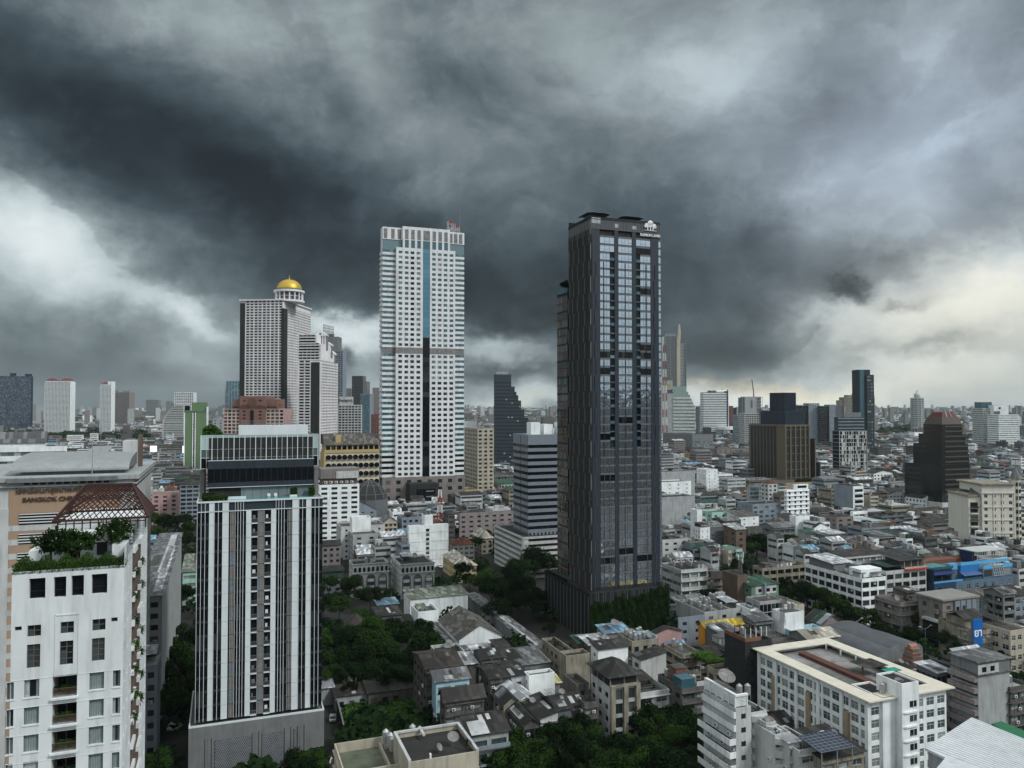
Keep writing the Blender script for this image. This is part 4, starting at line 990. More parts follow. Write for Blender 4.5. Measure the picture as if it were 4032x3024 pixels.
    for k in range(7):
        for y_ in(10.5,18):
            rr=random.Random(k*7+int(y_));m=MB()
            for i in range(130):
                an=rr.uniform(0,6.28);l=rr.uniform(.4,1.1);e_=Vector((math.cos(an)*l,math.sin(an)*l,rr.uniform(-.3,.5)));c_=Vector((a+.15+rr.uniform(-.1,.1),y_+rr.uniform(-1,1),43+k*3.2+rr.uniform(0,.7)));w2=e_.cross(Vector((0,0,1))).normalized()*.10
                m.poly([c_,c_+e_*.5+w2,c_+e_-Vector((0,0,.3)),c_+e_*.5-w2],LEAFL if rr.random()<.15 else LEAF)
            if rr.random()<.8:m.obj('balcony_plant',t)
    # terrace garden and penthouse
    mb.box(0,0,H-.3,a,6.5,H-.25,MATS['roof_dslab']);mb.box(0,.0,H-.25,a,.18,H-.02,WC)
    mb.box(g(260),6.5,H-.3,a,b,H+3.3,WC);mb.box(0,8,H-.3,g(270),b,H+1,WC);mb.box(a-1.6,2.2,H-.3,a,6.5,H+2.2,WC);mb.box(a-1.5,-.02,zb,a+.02,.02,zb+.1,WC)
    mb.box(g(430),6.4,H,g(560),6.5,H+2.4,GLX);mb.box(g(700),6.4,H+.3,g(790),6.5,H+1.9,FRD)
    mb.obj('wall',t)
    # red lattice pergola roof
    RD=mat('pergola_red',(.045,.019,.016),.6,.25)
    cxl=lambda x,y:at('A',x,y,D=P.o[1]+11)
    M=Matrix.Rotation(-TH,4,'Z')@Matrix.Translation((-P.o[0],-P.o[1],0))
    x0,x1,y0_,y1_=g(A2B(312)),g(A2B(1160)),8.0,17.0
    ze,zr=H+4.6,H+8.6;xm0,xm1=x0+(x1-x0)*.27,x0+(x1-x0)*.78;ym=(y0_+y1_)/2
    m=MB();E=[(x0,y0_),(x1,y0_),(x1,y1_),(x0,y1_)];Rr=[(xm0,ym),(xm1,ym)]
    for p,q in zip(E,E[1:]+E[:1]):m.bar((*p,ze),(*q,ze),.13,RD)
    m.bar((*Rr[0],zr),(*Rr[1],zr),.13,RD)
    for e_,r_ in((0,0),(3,0),(1,1),(2,1)):m.bar((*E[e_],ze),(*Rr[r_],zr),.14,RD)
    for i in range(12):xx=x0+.4+(x1-x0-.8)*i/11;m.bar((xx,y0_+.6,H+3.2),(xx,y0_+.6,ze),.07,RD)
    m.bar((x0+.4,y0_+.6,ze-.5),(x1-.4,y0_+.6,ze-.5),.06,RD)
    m.obj('pergola_frame',t)
    def lat(A_,B_c,C_c,D_c,n_,nm):  # diagonal lattice over the quad A B (bottom) C D (top)
        m=MB();A_,B_c,C_c,D_c=map(Vector,(A_,B_c,C_c,D_c))
        def pt(u_,v_):return A_.lerp(B_c,u_).lerp(D_c.lerp(C_c,u_),v_)
        wide=(B_c-A_).length;hi=(D_c-A_).length;k=hi/wide
        for i in range(-n_,n_*2):
            for s_ in(1,-1):
                us=i/n_;u0_,v0_,u1_,v1_=us,0,us+s_*k*.9,1
                for w_ in(0,):
                    pts=[]
                    for q in range(13):
                        v=q/12;u_=u0_+(u1_-u0_)*v
                        if 0<=u_<=1:pts.append(pt(u_,v))
                    if len(pts)>1:m.bar(pts[0],pts[-1],.045,RD)
        m.obj(nm,t)
    lat((x0,y0_,ze),(x1,y0_,ze),(xm1,ym,zr),(xm0,ym,zr),15,'lattice');lat((x1,y0_,ze),(x1,y1_,ze),(xm1,ym,zr),(xm1,ym,zr),9,'lattice');lat((x1,y1_,ze),(x0,y1_,ze),(xm0,ym,zr),(xm1,ym,zr),15,'lattice')
    m=MB();m.poly([(x1+.1,y0_,ze+.1),(x1+.1,y1_,ze+.1),(xm1+.05,ym,zr+.1)],mat('pergola_sheet',(.05,.022,.019),.7,.2));m.obj('pergola_panel',t)
    # planting on the terrace edge
    rr=random.Random(2);m=MB()
    for i in range(5200):
        u_=rr.random();x=u_*a;y=rr.uniform(-.15,2.0);z=H-.3+rr.random()**1.2*(.9+.9*(math.sin(u_*17)**2))
        c_=Vector((x,y,z));e_=Vector((rr.uniform(-.5,.5),rr.uniform(-.4,.4),rr.uniform(.2,1))).normalized()*rr.uniform(.15,.4);w2=e_.orthogonal().normalized()*.05
        m.poly([c_,c_+e_*.5+w2,c_+e_,c_+e_*.5-w2],LEAF if rr.random()<.6 else LEAFL)
    m.obj('terrace_planting',t)['kind']='stuff'
    # small frangipani trees on the terrace
    for i,(xx,yy,rad,hh)in enumerate(((g(350),3.6,1.9,4.6),(g(570),3.4,1.6,4.0),(g(860),4.2,2.2,5.0),(g(470),4.4,1.5,4.2))):
        wp_=Matrix.Rotation(TH,4,'Z')@Vector((xx,yy,0));o=thing('terrace_tree',['bushy tree nearest the far edge of the roof terrace garden','small round tree in the middle of the roof terrace garden','wide white-flowering tree under the red pergola on the roof terrace','slim tree squeezed between two others on the roof terrace'][i],'tree',(P.o[0]+wp_.x,P.o[1]+wp_.y,H-.3))
        m=MB();r2=random.Random(i);ends=[]
        m.bar((0,0,0),(0,0,hh*.4),.1,BARK)
        for q in range(12):
            an=r2.uniform(0,6.28);e_=Vector((math.cos(an)*rad*.5,math.sin(an)*rad*.5,hh*r2.uniform(.42,.85)));m.bar((0,0,hh*.38),e_,.05,BARK)
            for s_ in range(4):f_=e_+Vector((r2.uniform(-1,1),r2.uniform(-1,1),r2.uniform(.0,.8))).normalized()*rad*.45;m.bar(e_,f_,.03,BARK);ends.append(f_)
        m.obj('trunk',o);m=MB();FL=mat('petals',(.7,.7,.62),.6,.05)
        for f_ in ends:
            for s_ in range(40):
                d=Vector((r2.gauss(0,1),r2.gauss(0,1),r2.gauss(0,.8)+.1)).normalized()*r2.uniform(.15,.65);c_=f_+d;e_=d.normalized()*.22;w2=e_.orthogonal().normalized()*.08
                m.poly([c_-e_,c_+w2,c_+e_,c_-w2],LEAF if r2.random()<.8 else LEAFL)
            if r2.random()<.3:m.box(f_.x,f_.y,f_.z+.2,f_.x+.12,f_.y+.12,f_.z+.3,FL)
        m.obj('crown',o)
    return P
def A2B(x):return(px('A',x,0)[0]*1.0)/.4967  # column of region A expressed in region B
CONDO=near_condo()
# ===== college behind it: barrel roof, orange panel with lettering
def college():
    P=place('A',1095,1045,0,-50,1236,D=165,mode='R');P.b=42;a,b,H=P.a+0,P.b,P.h
    c=Vector((P.o[0],P.o[1],H));a2=a
    t=rootof('college_building','pale school block with a barrel roof and orange name panel','building',P)
    W0=wm('offwhite');OR=mat('panel_orange',(.36,.25,.175),.8,.12,.6,.08);g=vline(P,'A');gb=lambda x:g(x*.4967/.4822)
    mb=MB();ws=[];mb.poly([(0,0,0),(a,0,0),(a,0,H),(0,0,H)],W0)
    facade(mb,ws,'R',a,b,0,H-1,'vstrip',W0,4.0,bay=2.6,wf=.55,top=2,sill=.1,head=.9);mb.poly([(0,b,0),(0,0,0),(0,0,H),(0,b,H)],W0);mb.poly([(a,b,0),(0,b,0),(0,b,H),(a,b,H)],W0)
    mb.box(-1,-.7,H,a+.7,b,H+.35,wm('lgrey'));mb.box(-1,0,H+.35,a,b,H+1.1,W0);mb.box(-1,-.9,H+1.1,a+1.1,b,H+2.0,wm('lgrey'));mb.box(g(65),-1.5,H+1.0,g(965),-.9,H+1.85,wm('grey'))
    for i in range(11):xx=g(198+i*65);mb.box(xx,-.06,H+.42,xx+1.0,0,H+.98,wm('black'))
    mb.obj('wall',t);put_windows(t,ws,60,True)
    m=MB();zt=H-.6;m.box(g(80),-.25,8,g(978),0,zt,OR)
    for i in range(14):z=Zp(P,'A',1390)-i*2.85;m.box(-.5,-.3,z-1.15,g(978),-.25,z,W0)if z>10 else None
    m.box(g(-20),-.33,8,g(78),0,Zp(P,'A',1250),W0);m.obj('name_panel',t)
    m=MB()
    for xx,y0,y1 in((165,1293,1385),(160,1455,1545),(155,1610,1700)):
        zt_,zb_=Zp(P,'A',y0),Zp(P,'A',y1);m.box(g(xx),-.38,zb_,g(xx+720),-.26,zt_,GLX)
        for q in range(4):z=zb_+(zt_-zb_)*(q+.5)/4;m.box(g(xx),-.45,z,g(xx+720),-.38,z+.22,FRW)
    m.obj('window_band',t)
    LT=mat('letter_brown',(.07,.045,.03),.6,.1)
    text('โรงเรียนกรุงเทพคริสเตียนวิทยาลัย',1.5,t,(g(130),-.45,Zp(P,'A',1128)),m=LT,ext=.08,align='LEFT',sx_=1.05,bold=.015)
    text('BANGKOK CHRISTIAN COLLEGE',1.2,t,(g(190),-.45,Zp(P,'A',1198)),m=LT,ext=.08,align='LEFT',sx_=1.05,bold=.03)
    # barrel roof
    RM=mat('roof_metal',(.30,.32,.33),.5,.25,2,.12,bump=('X',5,.35));m=MB();n=16;x0,x1=g(30),g(1035);zb_,hb=H+3.1,2.7;y0,L_=4,20
    prof=[(y0+L_*(1-math.cos(math.pi*.5*q/n)),zb_+hb*math.sin(math.pi*.5*q/n))for q in range(n+1)]
    for(ya,za),(yb,zb2)in zip(prof,prof[1:]):m.poly([(x0,ya,za),(x1,ya,za),(x1,yb,zb2),(x0,yb,zb2)],RM)
    m.poly([(x1,y,z)for y,z in prof]+[(x1,prof[-1][0],zb_)],wm('grey'));m.poly([(x0,prof[-1][0],zb_)]+[(x0,y,z)for y,z in reversed(prof)],wm('grey'))
    m.box(x0,y0-.3,zb_-.35,x1,y0+.1,zb_,RM);m.obj('barrel_roof',t)
    m=MB();m.box(x0+2,y0+1.2,H+1.9,x1-1,y0+L_,zb_+.05,wm('bgrey'));m.obj('clerestory',t)
    m=MB();xa,xb=x0+12,x1-6;zz=zb_+hb
    for q in range(8):
        f0,f1=q/8,(q+1)/8;m.poly([(xa,prof[-3][0]-4+14*f0,zz-.5+1.4*math.sin(f0*1.57)),(xb,prof[-3][0]-4+14*f0,zz-.5+1.4*math.sin(f0*1.57)),(xb,prof[-3][0]-4+14*f1,zz-.5+1.4*math.sin(f1*1.57)),(xa,prof[-3][0]-4+14*f1,zz-.5+1.4*math.sin(f1*1.57))],RM)
    m.box(xa,prof[-3][0]-3.9,zz-1.2,xb,prof[-3][0]+9,zz-.55,wm('dgrey'));m.obj('roof_vent',t)
    m=MB();m.box(a-4.5,20,H+1.9,a-1.4,26,H+8.3,W0);m.box(a-1.4,22,H+1.9,a-.6,25,H+9.6,wm('brown'));m.obj('stair_tower',t)
    m=MB();xx=g(745);m.cyl(xx,1,H+2,H+9.6,.1,wm('lgrey'),.06,n=6);m.box(xx-.3,.95,H+9.4,xx+.3,1.05,H+9.5,wm('lgrey'));m.cyl(xx-1,20,H+5,H+12.5,.05,wm('lgrey'),.03,n=5);m.obj('mast',t)
    return P
def Zp(P,r,y,f=.5):D_=P.o[1]+P.a*f*math.sin(P.th);return 85-(px(r,0,y)[1]-HZ)*D_/F
COLL=college()
# ---------------------------------------------------------------- the other buildings, placed one by one
bd=building
def fl(m='slab',p=.9):return('flat','roof_'+m,p)
def sh(m,rise=1.2,d='u'):return('shed','sheet_'+m,rise,d)
def ga(m,rise=2.5,d='u'):return('gable','sheet_'+m,rise,d)
def hp(m,rise=3):return('hip','sheet_'+m,rise)
T5=math.radians(5);T0=0.0
# --- skyline, from the river side
s=bd('apartment_tower','broad dark blue slab tower on the skyline under the rain','tower','A',0,160,0,-140,256,'navy',fl(),'band','blank',D=2200,cl=0,fh=3.6,P=place('A',-140,165,0,-24,256,D=2200))
m=MB();m.box(s.a*.55,2,s.H,s.a*.66,14,s.H+9,wm('navy'));m.box(s.a*.86,2,s.H,s.a-1,14,s.H+7,wm('navy'));m.obj('plant_room',s.root)
def redtop(s,xs):
    for x0,x1 in xs:
        m=MB();a,b,H=s.a,s.b,s.H;x0*=a;x1*=a;R_=MATS['sheet_red'];m.box(x0,1,H,x1,b-1,H+2.5,wm('white'))
        m.poly([(x0-1,0,H+2.5),(x1+1,0,H+2.5),(x1-4,b/2,H+9),(x0+4,b/2,H+9)],R_);m.poly([(x1+1,0,H+2.5),(x1+1,b,H+2.5),(x1-4,b/2,H+9)],R_);m.poly([(x0-1,b,H+2.5),(x0-1,0,H+2.5),(x0+4,b/2,H+9)],R_);m.obj('roof',s.root)
s=bd('apartment_tower','broad white tower with two red tiled roof ends near the river','tower','A',372,212,0,0,575,'white',fl(),'balc','balc',cl=0,fh=3.3,P=place('A',366,212,0,-26,574,D=2150,th=T0));redtop(s,((.03,.33),(.6,.95)))
s=bd('apartment_tower','slim white tower with a small red roof cap near the river','tower','A',0,0,0,0,0,'white',fl(),'balc','balc',cl=0,fh=3.3,P=place('A',818,240,0,-22,908,D=2150,th=T0));redtop(s,((.1,.6),))
m=MB();m.box(s.a*.65,2,s.H,s.a,s.b,s.H+10,wm('white'));m.obj('plant_room',s.root)
s=bd('apartment_tower','brown grid-fronted tower beside the slim white one','tower','A',0,0,0,0,0,'mauve',fl(),'grid','grid',cl=0,fh=3.6,P=place('A',918,300,0,-40,1055,D=2700,th=T0))
m=MB();m.box(-6,4,0,0,30,s.H-50,wm('mauve'));m.box(2,3,s.H,s.a*.25,14,s.H+8,wm('mauve'));m.box(s.a*.6,3,s.H,s.a-3,14,s.H+6,wm('mauve'));m.obj('plant_room',s.root)
bd('apartment_tower','small pale tower beside the dark blue slab tower','tower','A',0,0,0,0,0,'lgrey',fl(),'win',None,cl=0,P=place('A',250,400,0,-30,295,D=2700,th=T0),fh=3.6)
bd('apartment_tower','low wide grey block fading behind the small pale tower','tower','A',0,0,0,0,0,'lgrey',fl(),'win',None,cl=0,P=place('A',292,442,0,-30,345,D=3400,th=T0),fh=4)
bd('apartment_tower','faint broad tower lost in the grey rain haze','tower','A',0,0,0,0,0,'grey',fl(),'win',None,cl=0,P=place('A',1193,362,0,-40,1291,D=5200,th=T0),fh=5)
bd('apartment_tower','faint thin tower in the haze beyond the domed building','tower','A',0,0,0,0,0,'grey',fl(),None,None,cl=0,P=place('A',1355,372,0,-40,1382,D=5000,th=T0))
bd('apartment_tower','faint low tower in the haze behind the curved white hotel','tower','A',0,0,0,0,0,'grey',fl(),None,None,cl=0,P=place('A',1390,385,0,-40,1430,D=4600,th=T0))
bd('apartment_building','white stepped apartment block rising above the curved white hotel','building','A',0,0,0,0,0,'white',fl(),'balc',None,cl=0,P=place('A',1425,300,0,-25,1578,D=1750,th=T5),fh=3.5)
# curved white hotel
P=place('A',1330,410,0,-30,1508,D=1500,th=T0)
t=rootof('hotel','white hotel with a rounded outer edge and long ribbon balconies','hotel',P);m=MB();n=24;g=vline(P,'A');WHT=wm('offwhite')
for k in range(n):
    z=P.h*k/n;f=k/n;x0=(P.a*.62)*max(0,(f-.45)/.55)**2.3
    m.box(x0,0,z,P.a,25,z+P.h/n*.55,WHT);m.box(x0+1,1,z+P.h/n*.55,P.a,24,z+P.h/n,GLI)
    m.box(x0-.6,-.6,z,x0+1.6,25,z+P.h/n,WHT);m.box(P.a-3,-.6,z,P.a,25,z+P.h/n,WHT)
m.box(P.a*.62,-.5,P.h,P.a,25,P.h+4,WHT);m.obj('wall',t)
s=bd('office_building','long low white building with a lit screen by the river trees','building','A',0,0,0,0,0,'lgrey',fl('dslab'),'band',None,cl=0,P=place('A',1200,790,0,-20,1500,D=1150,th=T0),fh=5)
for xx in(0.09,.97):m=MB();m.box(s.a*xx,-.6,s.H*.42,s.a*xx+10,-.3,s.H*.42+17,mat('screen_lit',(.5,.5,.6),.5,0,emit=(.8,.85,1,1.1)));m.obj('screen',s.root)
# green hotel
P=place('C',235,1280,0,60,280,D=830,mode='R');P.b=min(P.b,60)
t=rootof('hotel','olive green hotel slab with a white side and a dark window strip','hotel',P);gr=mat('wall_olive',(.115,.19,.10),.8,.15,.3,.08);g=lambda x:P.a*(x-60)/175
m=MB();m.box(0,0,0,P.a,P.b*.9,P.h,gr);m.box(P.a,.5,0,P.a+1,P.b,P.h+4,wm('white'));m.box(P.a*.3,4,P.h,P.a,P.b*.8,P.h+9,gr);m.box(-1,-.6,P.h-1,P.a,.2,P.h,gr)
for x in(g(120),g(140),g(52)):m.box(x,-.9,0,x+.9,0,P.h-2,wm('white'))
m.obj('wall',t);n=24
for k in range(n):m=MB();z=P.h*k/n;m.box(g(124),-.15,z+.6,g(138),-.02,z+2.8,GL);m.obj('window',t)
bd('office_tower','teal glass office block with pale vertical ribs behind the green hotel','tower','C',0,0,0,0,0,'bgrey',fl(),'cur','cur',cl=0,P=place('C',395,1035,0,250,512,D=1450),fh=3.8,ov=dict(bay=5,wf=.78))
# pink brick block with Thai lettering
P=place('C',505,1160,0,0,718,D=760,th=T0);P.b=30
t=rootof('university_building','pink brick block with pale gridded wings below the domed tower','building',P);PB=mat('wall_pinkbrick',(.20,.11,.09),.85,.2,.5,.1);mpp=760/F*.4822;z_=lambda y:P.h-(y-1160)*mpp
m=MB();m.box(0,0,0,P.a,30,P.h,PB);m.box(-66*mpp,3,0,P.a+85*mpp,30,z_(1185),PB);m.box(90*mpp,-.5,0,116*mpp,0,z_(1275),GLX)
for i in range(3):
    for x in(30,160):m.box(x*mpp,-.3,z_(1290+i*28),(x+20)*mpp,0,z_(1280+i*28),GLX)
for x in(30,160):m.box(x*mpp,-.3,z_(1200),(x+20)*mpp,0,z_(1190),GLX)
m.box(-60*mpp,2.8,z_(1258),0,3,z_(1246),GLX);m.box(P.a,2.8,z_(1258),P.a+80*mpp,3,z_(1246),GLX);m.obj('wall',t)
T_=Matrix.Translation((105*mpp,-.4,z_(1205)))@Matrix.Rotation(math.pi/2,4,'X');m=MB();m.cyl(0,0,-.2,.2,4.2,mat('emblem_brown',(.13,.07,.05),.7,.2),n=10,T=T_);m.box(103*mpp,-.7,z_(1188),107*mpp,-.3,z_(1180),MATS['emblem_brown']);m.obj('emblem',t)
text('อาคารเฉลิมพระเกียรติ',5.2,t,(105*mpp,-.5,z_(1256)),m=MATS['emblem_brown'],ext=.2,sx_=1.3,bold=.06)
for x0,x1 in((-135,0),(213,358)):
    m=MB();ws=[];w_=(x1-x0)*mpp;facade(m,ws,'F',w_,28,0,z_(1262),'grid',mat('wall_pinkgrid',(.50,.40,.37),.8,.2,.5,.1),28*mpp,bay=33*mpp,wf=.72);m.box(0,4.9,z_(1262)-.1,w_,28,z_(1262),MATS['roof_slab']);m.poly([(0,28,0),(0,0,0),(0,0,z_(1262)),(0,28,z_(1262))],wm('pink'));m.poly([(w_,0,0),(w_,28,0),(w_,28,z_(1262)),(w_,0,z_(1262))],wm('pink'))
    o=m.obj('wing',t,(x0*mpp,1.5,0));
    for wn in ws[:50]:link('window',wtemplate(wn[2],wn[3],.35,GL,None,1,False)[1],o,wn[0])
bd('apartment_building','plain pale block between the green hotel and the pink brick block','building','C',0,0,0,0,0,'lgrey',fl(),'sparse',None,cl=1,P=place('C',285,1345,0,-20,372,D=850,th=T5))
# behind the domed tower
s=bd('residential_tower','dark thin tower with a slanted rooftop screen behind the temple gables','tower','C',0,0,0,0,0,'bgrey',fl(),'balc','balc',cl=0,P=place('C',1270,790,0,-30,1348,D=1350,th=T0),fh=3.6)
m=MB();m.box(-14,2,0,8.6,28,s.H+25,wm('grey'));mp=1350/F*.4822
for i in range(9):m.bar((-18.3+i*2.2,3,s.H+27-i*.3),(-18.3+i*2.2,3,s.H+47-i*.6),.4,wm('grey'))
for i in range(4):m.bar((-18.3,3,s.H+30+i*5.5),(-.7,3,s.H+27+i*5),.35,wm('grey'))
m.box(-17,4,s.H+24,0,6,s.H+30,wm('grey'));m.obj('roof_screen',s.root)
s=bd('hotel','white riverside hotel with a curved gridded front','hotel','C',0,0,0,0,0,'offwhite',fl(),'grid','grid',cl=0,P=place('C',1312,1232,0,-25,1498,D=1050,th=math.radians(8)),fh=3.6,ov=dict(bay=4.2))
m=MB();m.box(1,3,s.H,s.a*.62,16,s.H+11,wm('offwhite'));m.obj('plant_room',s.root);text('Shangri-La',5.5,s.root,(s.a*.34,2.6,s.H+4.5),m=wm('brown'),ext=.2,bold=.05)
bd('residential_tower','dark glass tower with a blank grey side on the skyline','tower','C',0,0,0,0,0,'dgrey',fl(),'cur','blank',cl=0,P=place('C',1422,995,0,-40,1512,D=1900,th=T0),fh=3.8,ov=dict(g=GLX))
bd('residential_tower','grey flank of a tower joined to the dark glass one','tower','C',0,0,0,0,0,'grey',fl(),'blank','blank',cl=0,P=place('C',1512,1040,0,-40,1545,D=1910,th=T0))
bd('residential_tower','greenish glass block at the foot of the dark glass tower','tower','C',0,0,0,0,0,'bgrey',fl(),'cur','cur',cl=0,P=place('C',1490,1142,0,-40,1568,D=1500,th=T0),fh=3.8)
bd('residential_tower','short dark block peeping over the curved hotel roof','tower','C',0,0,0,0,0,'grey',fl(),'win',None,cl=0,P=place('C',1375,1097,0,-40,1416,D=2200,th=T0),fh=4)
bd('residential_tower','pale thin apartment tower just beside the tallest white tower','tower','C',0,0,0,0,0,'mauve',fl(),'win',None,cl=0,P=place('C',1590,1092,0,-40,1645,D=1900,th=T0),fh=3.4)
bd('apartment_building','red-brown block in front of the pale thin apartment tower','building','C',0,0,0,0,0,'brick',fl(),'win',None,cl=0,P=place('C',1578,1310,0,-30,1640,D=1300,th=T0))
# building with round windows
P=place('G',65,590,0,36,505,D=560);t=rootof('hotel','ochre hotel whose front is covered in round dark windows under a brown roof','hotel',P);a,b,H=P.a,P.b,P.h
OC=mat('wall_ochre2',(.40,.32,.15),.8,.2,.4,.1);CRM=mat('wall_sand',(.48,.44,.35),.8,.2,.4,.1);m=MB();m.box(0,0,0,a,b,H,CRM);m.box(-.6,-.6,H,a,b,H+1.8,OC);m.box(-1.2,-.9,0,0,b,H,OC);m.box(0,.4,H+1.8,a,b,H+6,OC)
for i in range(10):m.box(a*i/10+.5,.2,H+2.4,a*(i+1)/10-.5,.4,H+5.2,GLX)
m.obj('wall',t);m=MB();RB=MATS['sheet_taupe'];m.poly([(-1,-1,H+6),(a,-1,H+6),(a,9,H+13.5),(-1,9,H+13.5)],RB);m.poly([(-1,-1,H+6),(-1,9,H+13.5),(-1,b,H+13.5),(-1,b,H+6)],RB);m.box(-1,9,H+6,a,b,H+13.4,RB);m.box(a*.19,1,H+7,a*.29,6,H+13,OC);m.obj('roof',t)
for i in range(10):
    for j in range(8):
        m=MB();x=a*(i+.5)/10;z=H-3.2-j*6.1
        if z<3:continue
        T_=Matrix.Translation((x,0,z))@Matrix.Rotation(math.pi/2,4,'X');m.cyl(0,0,0,.9,2.35,CRM,2.2,n=14,T=T_);m.cyl(0,0,.85,1.0,1.9,GLX,n=14,T=T_);m.obj('round_window',t)
s=bd('hotel','white block with square windows in front of the round-windowed hotel','hotel','G',15,850,38,-25,342,'white',fl('dslab'),'winw',cl=0,ov=dict(bay=5.2,wf=.6,g=GL),kinds=None)
m=MB();m.box(2,2,s.H,s.a-1,16,s.H+3.4,wm('brown'));m.box(1,1,s.H+3.4,s.a,17,s.H+9,wm('stone'));m.box(s.a*.42,.5,s.H+3.4,s.a*.98,9,s.H+7.5,wm('offwhite'));m.obj('roof_house',s.root)
for dx in range(6):link('air_conditioner',cl_mesh('air_conditioner'),s.root,(3+dx*3,1.9,s.H+.6),0,(2,2,2))
def gdome(label,r,x,y,h,rad):
    c=at(r,x,y,z=h);o=thing('glass_dome',label,'dome',(c.x,c.y,0));m=MB();n=12
    m.cyl(0,0,0,h,rad,wm('dgrey'),n=n);pr=[(rad,h),(rad*.92,h+rad*.3),(rad*.6,h+rad*.75),(rad*.12,h+rad*1.0)]
    m.rev(pr,GLX,n)
    for q in range(n):
        an=2*math.pi*q/n
        for(r0,z0),(r1,z1)in zip(pr,pr[1:]):m.bar((r0*math.cos(an),r0*math.sin(an),z0),(r1*math.cos(an),r1*math.sin(an),z1),.12,wm('grey'))
    for r0,z0 in pr[:3]:
        for q in range(n):m.bar((r0*math.cos(2*math.pi*q/n),r0*math.sin(2*math.pi*q/n),z0),(r0*math.cos(2*math.pi*(q+1)/n),r0*math.sin(2*math.pi*(q+1)/n),z0),.1,wm('grey'))
    m.obj('dome',o)
gdome('large black glass dome pavilion beside the tall white office tower','G',425,960,20,12.5);gdome('small glass dome on the far side of the tall white office tower','G',1232,990,13,7.5)
# central mid-rise group
bd('hotel','beige hotel with framed windows behind the small glass dome','hotel','G',1308,388,0,1200,1440,'cream',fl(),'winw','win',D=640,cl=2,fh=3.4,ov=dict(bay=5,wf=.55,g=GL))
bd('hospital_building','white block topped by a small statue and a cross','building','G',1200,330,0,-20,1300,'white',fl(),'blank','blank',D=900,cl=1)
P=place('G',1441,0,0,0,1580,D=880,th=T0)
t=rootof('office_tower','black glass tower stepping down in terraces beside the pale tower','tower',P);mp=880/F;zz=lambda y:85+(1590-y)*mp;m=MB();DG=mat('wall_darkglass',(.025,.04,.05),.3,.2,.5,.2,spec=.8)
steps=[(1944,2012,1474),(1944,2026,1522),(1944,2033,1543),(1944,2040,1556),(1944,2051,1577),(1944,2063,1612),(1944,2079,1645)]
for i,(x0,x1,y)in enumerate(steps):m.box(0,i*.05,0,(x1-x0)*mp,26-i*.05,zz(y),DG)
m.box(3,3,zz(1474),16,18,zz(1463),wm('lgrey'));m.obj('wall',t);k=0;z=6;LIT=mat('window_lit',(.3,.3,.3),.4,.2,5,.8,emit=(.9,.95,1,.10));rr=random.Random(12)
while z<zz(1480)-5:
    w_=max((x1-x0)*mp for x0,x1,y in steps if zz(y)>z+1);m=MB();m.box(0,-.25,z,w_,0,z+1.0,wm('slate'))
    for i in range(int(w_/2.2)):
        if rr.random()<.10 and i>4:m.box(i*2.2+.2,-.1,z+1.4,i*2.2+1.8,-.02,z+2.6,LIT)
    m.obj('floor_band',t);z+=4.1
# striped grey office on stilts with the car park below
P=place('I',165,545,0,43,470,D=385);t=rootof('office_building','grey office block ringed by black glass bands, standing on stilts','building',P);a,b,H=P.a,P.b,P.h
GP=mat('panel_aluminium',(.18,.21,.24),.5,.15,.8,.05);m=MB();zb=20.5;n=13;fh=(H-5-zb)/n
for k in range(n):
    z=zb+k*fh;m.box(0,0,z,a,b*.48,z+fh*.52,GP);m.box(0,b*.52,z,a,b,z+fh*.52,GP)
m.box(.2,.2,zb,a,b-.2,H-5,GLX);m.box(0,0,H-5,a,b*.48,H,GP);m.box(0,b*.52,H-5,a,b,H,GP);m.box(.5,b*.48,zb,a,b*.52,H,wm('dgrey'))
for i in range(11):m.box(a*i/10-(.0 if i==0 else.4),-.0,0,a*i/10+.8,.8,zb,GP);
for i in range(8):m.box(.0,b*i/8,0,.8,b*i/8+.8,zb,GP)
m.obj('wall',t);
for x,y in((4,6),(12,8),(19,5),(26,8)):m=MB();m.box(x,y,H,x+5,y+6,H+5+(x%3),wm('white'));m.obj('cooling_tower',t)
s=bd('car_park','open-sided car park with long white parapets under the grey office block','car park','I',122,1380,20.3,-450,480,'offwhite',fl('dslab'),'park','park',cl=0,P=place('I',122,1380,20.3,-42,480,foot=True),fh=2.9,cap=30)
bd('office_building','long grey mid-rise with many small windows right of the pale tower','building','G',1345,775,22,1205,1600,'grey',fl(),'grid','grid',cl=4)
bd('office_building','low white block with a green roof terrace right of the pale tower','building','G',1500,840,19,1418,1640,'lgrey',sh('green',1),'win',cl=0)
bd('office_building','ochre two-level block beside the small glass dome','building','G',1205,890,17,-20,1303,'ochre',fl('moss'),'band',cl=0)
bd('shophouse','terracotta edged block between the ochre one and the car park tower','building','G',1515,890,15,1500,1595,'mauve',fl(),'balc',cl=2)
bd('office_building','mauve long block with a grey flat roof and sparse windows','building','G',1160,1085,16,1152,1600,'mauve',fl('pale'),'sparse',cl=1,ov=dict(bay=5,wf=.45,g=GL))
bd('warehouse','long low shed with a green roof behind the mauve block','building','G',1400,1010,9,1395,1595,'lgrey',ga('green',2),'band',cl=0)
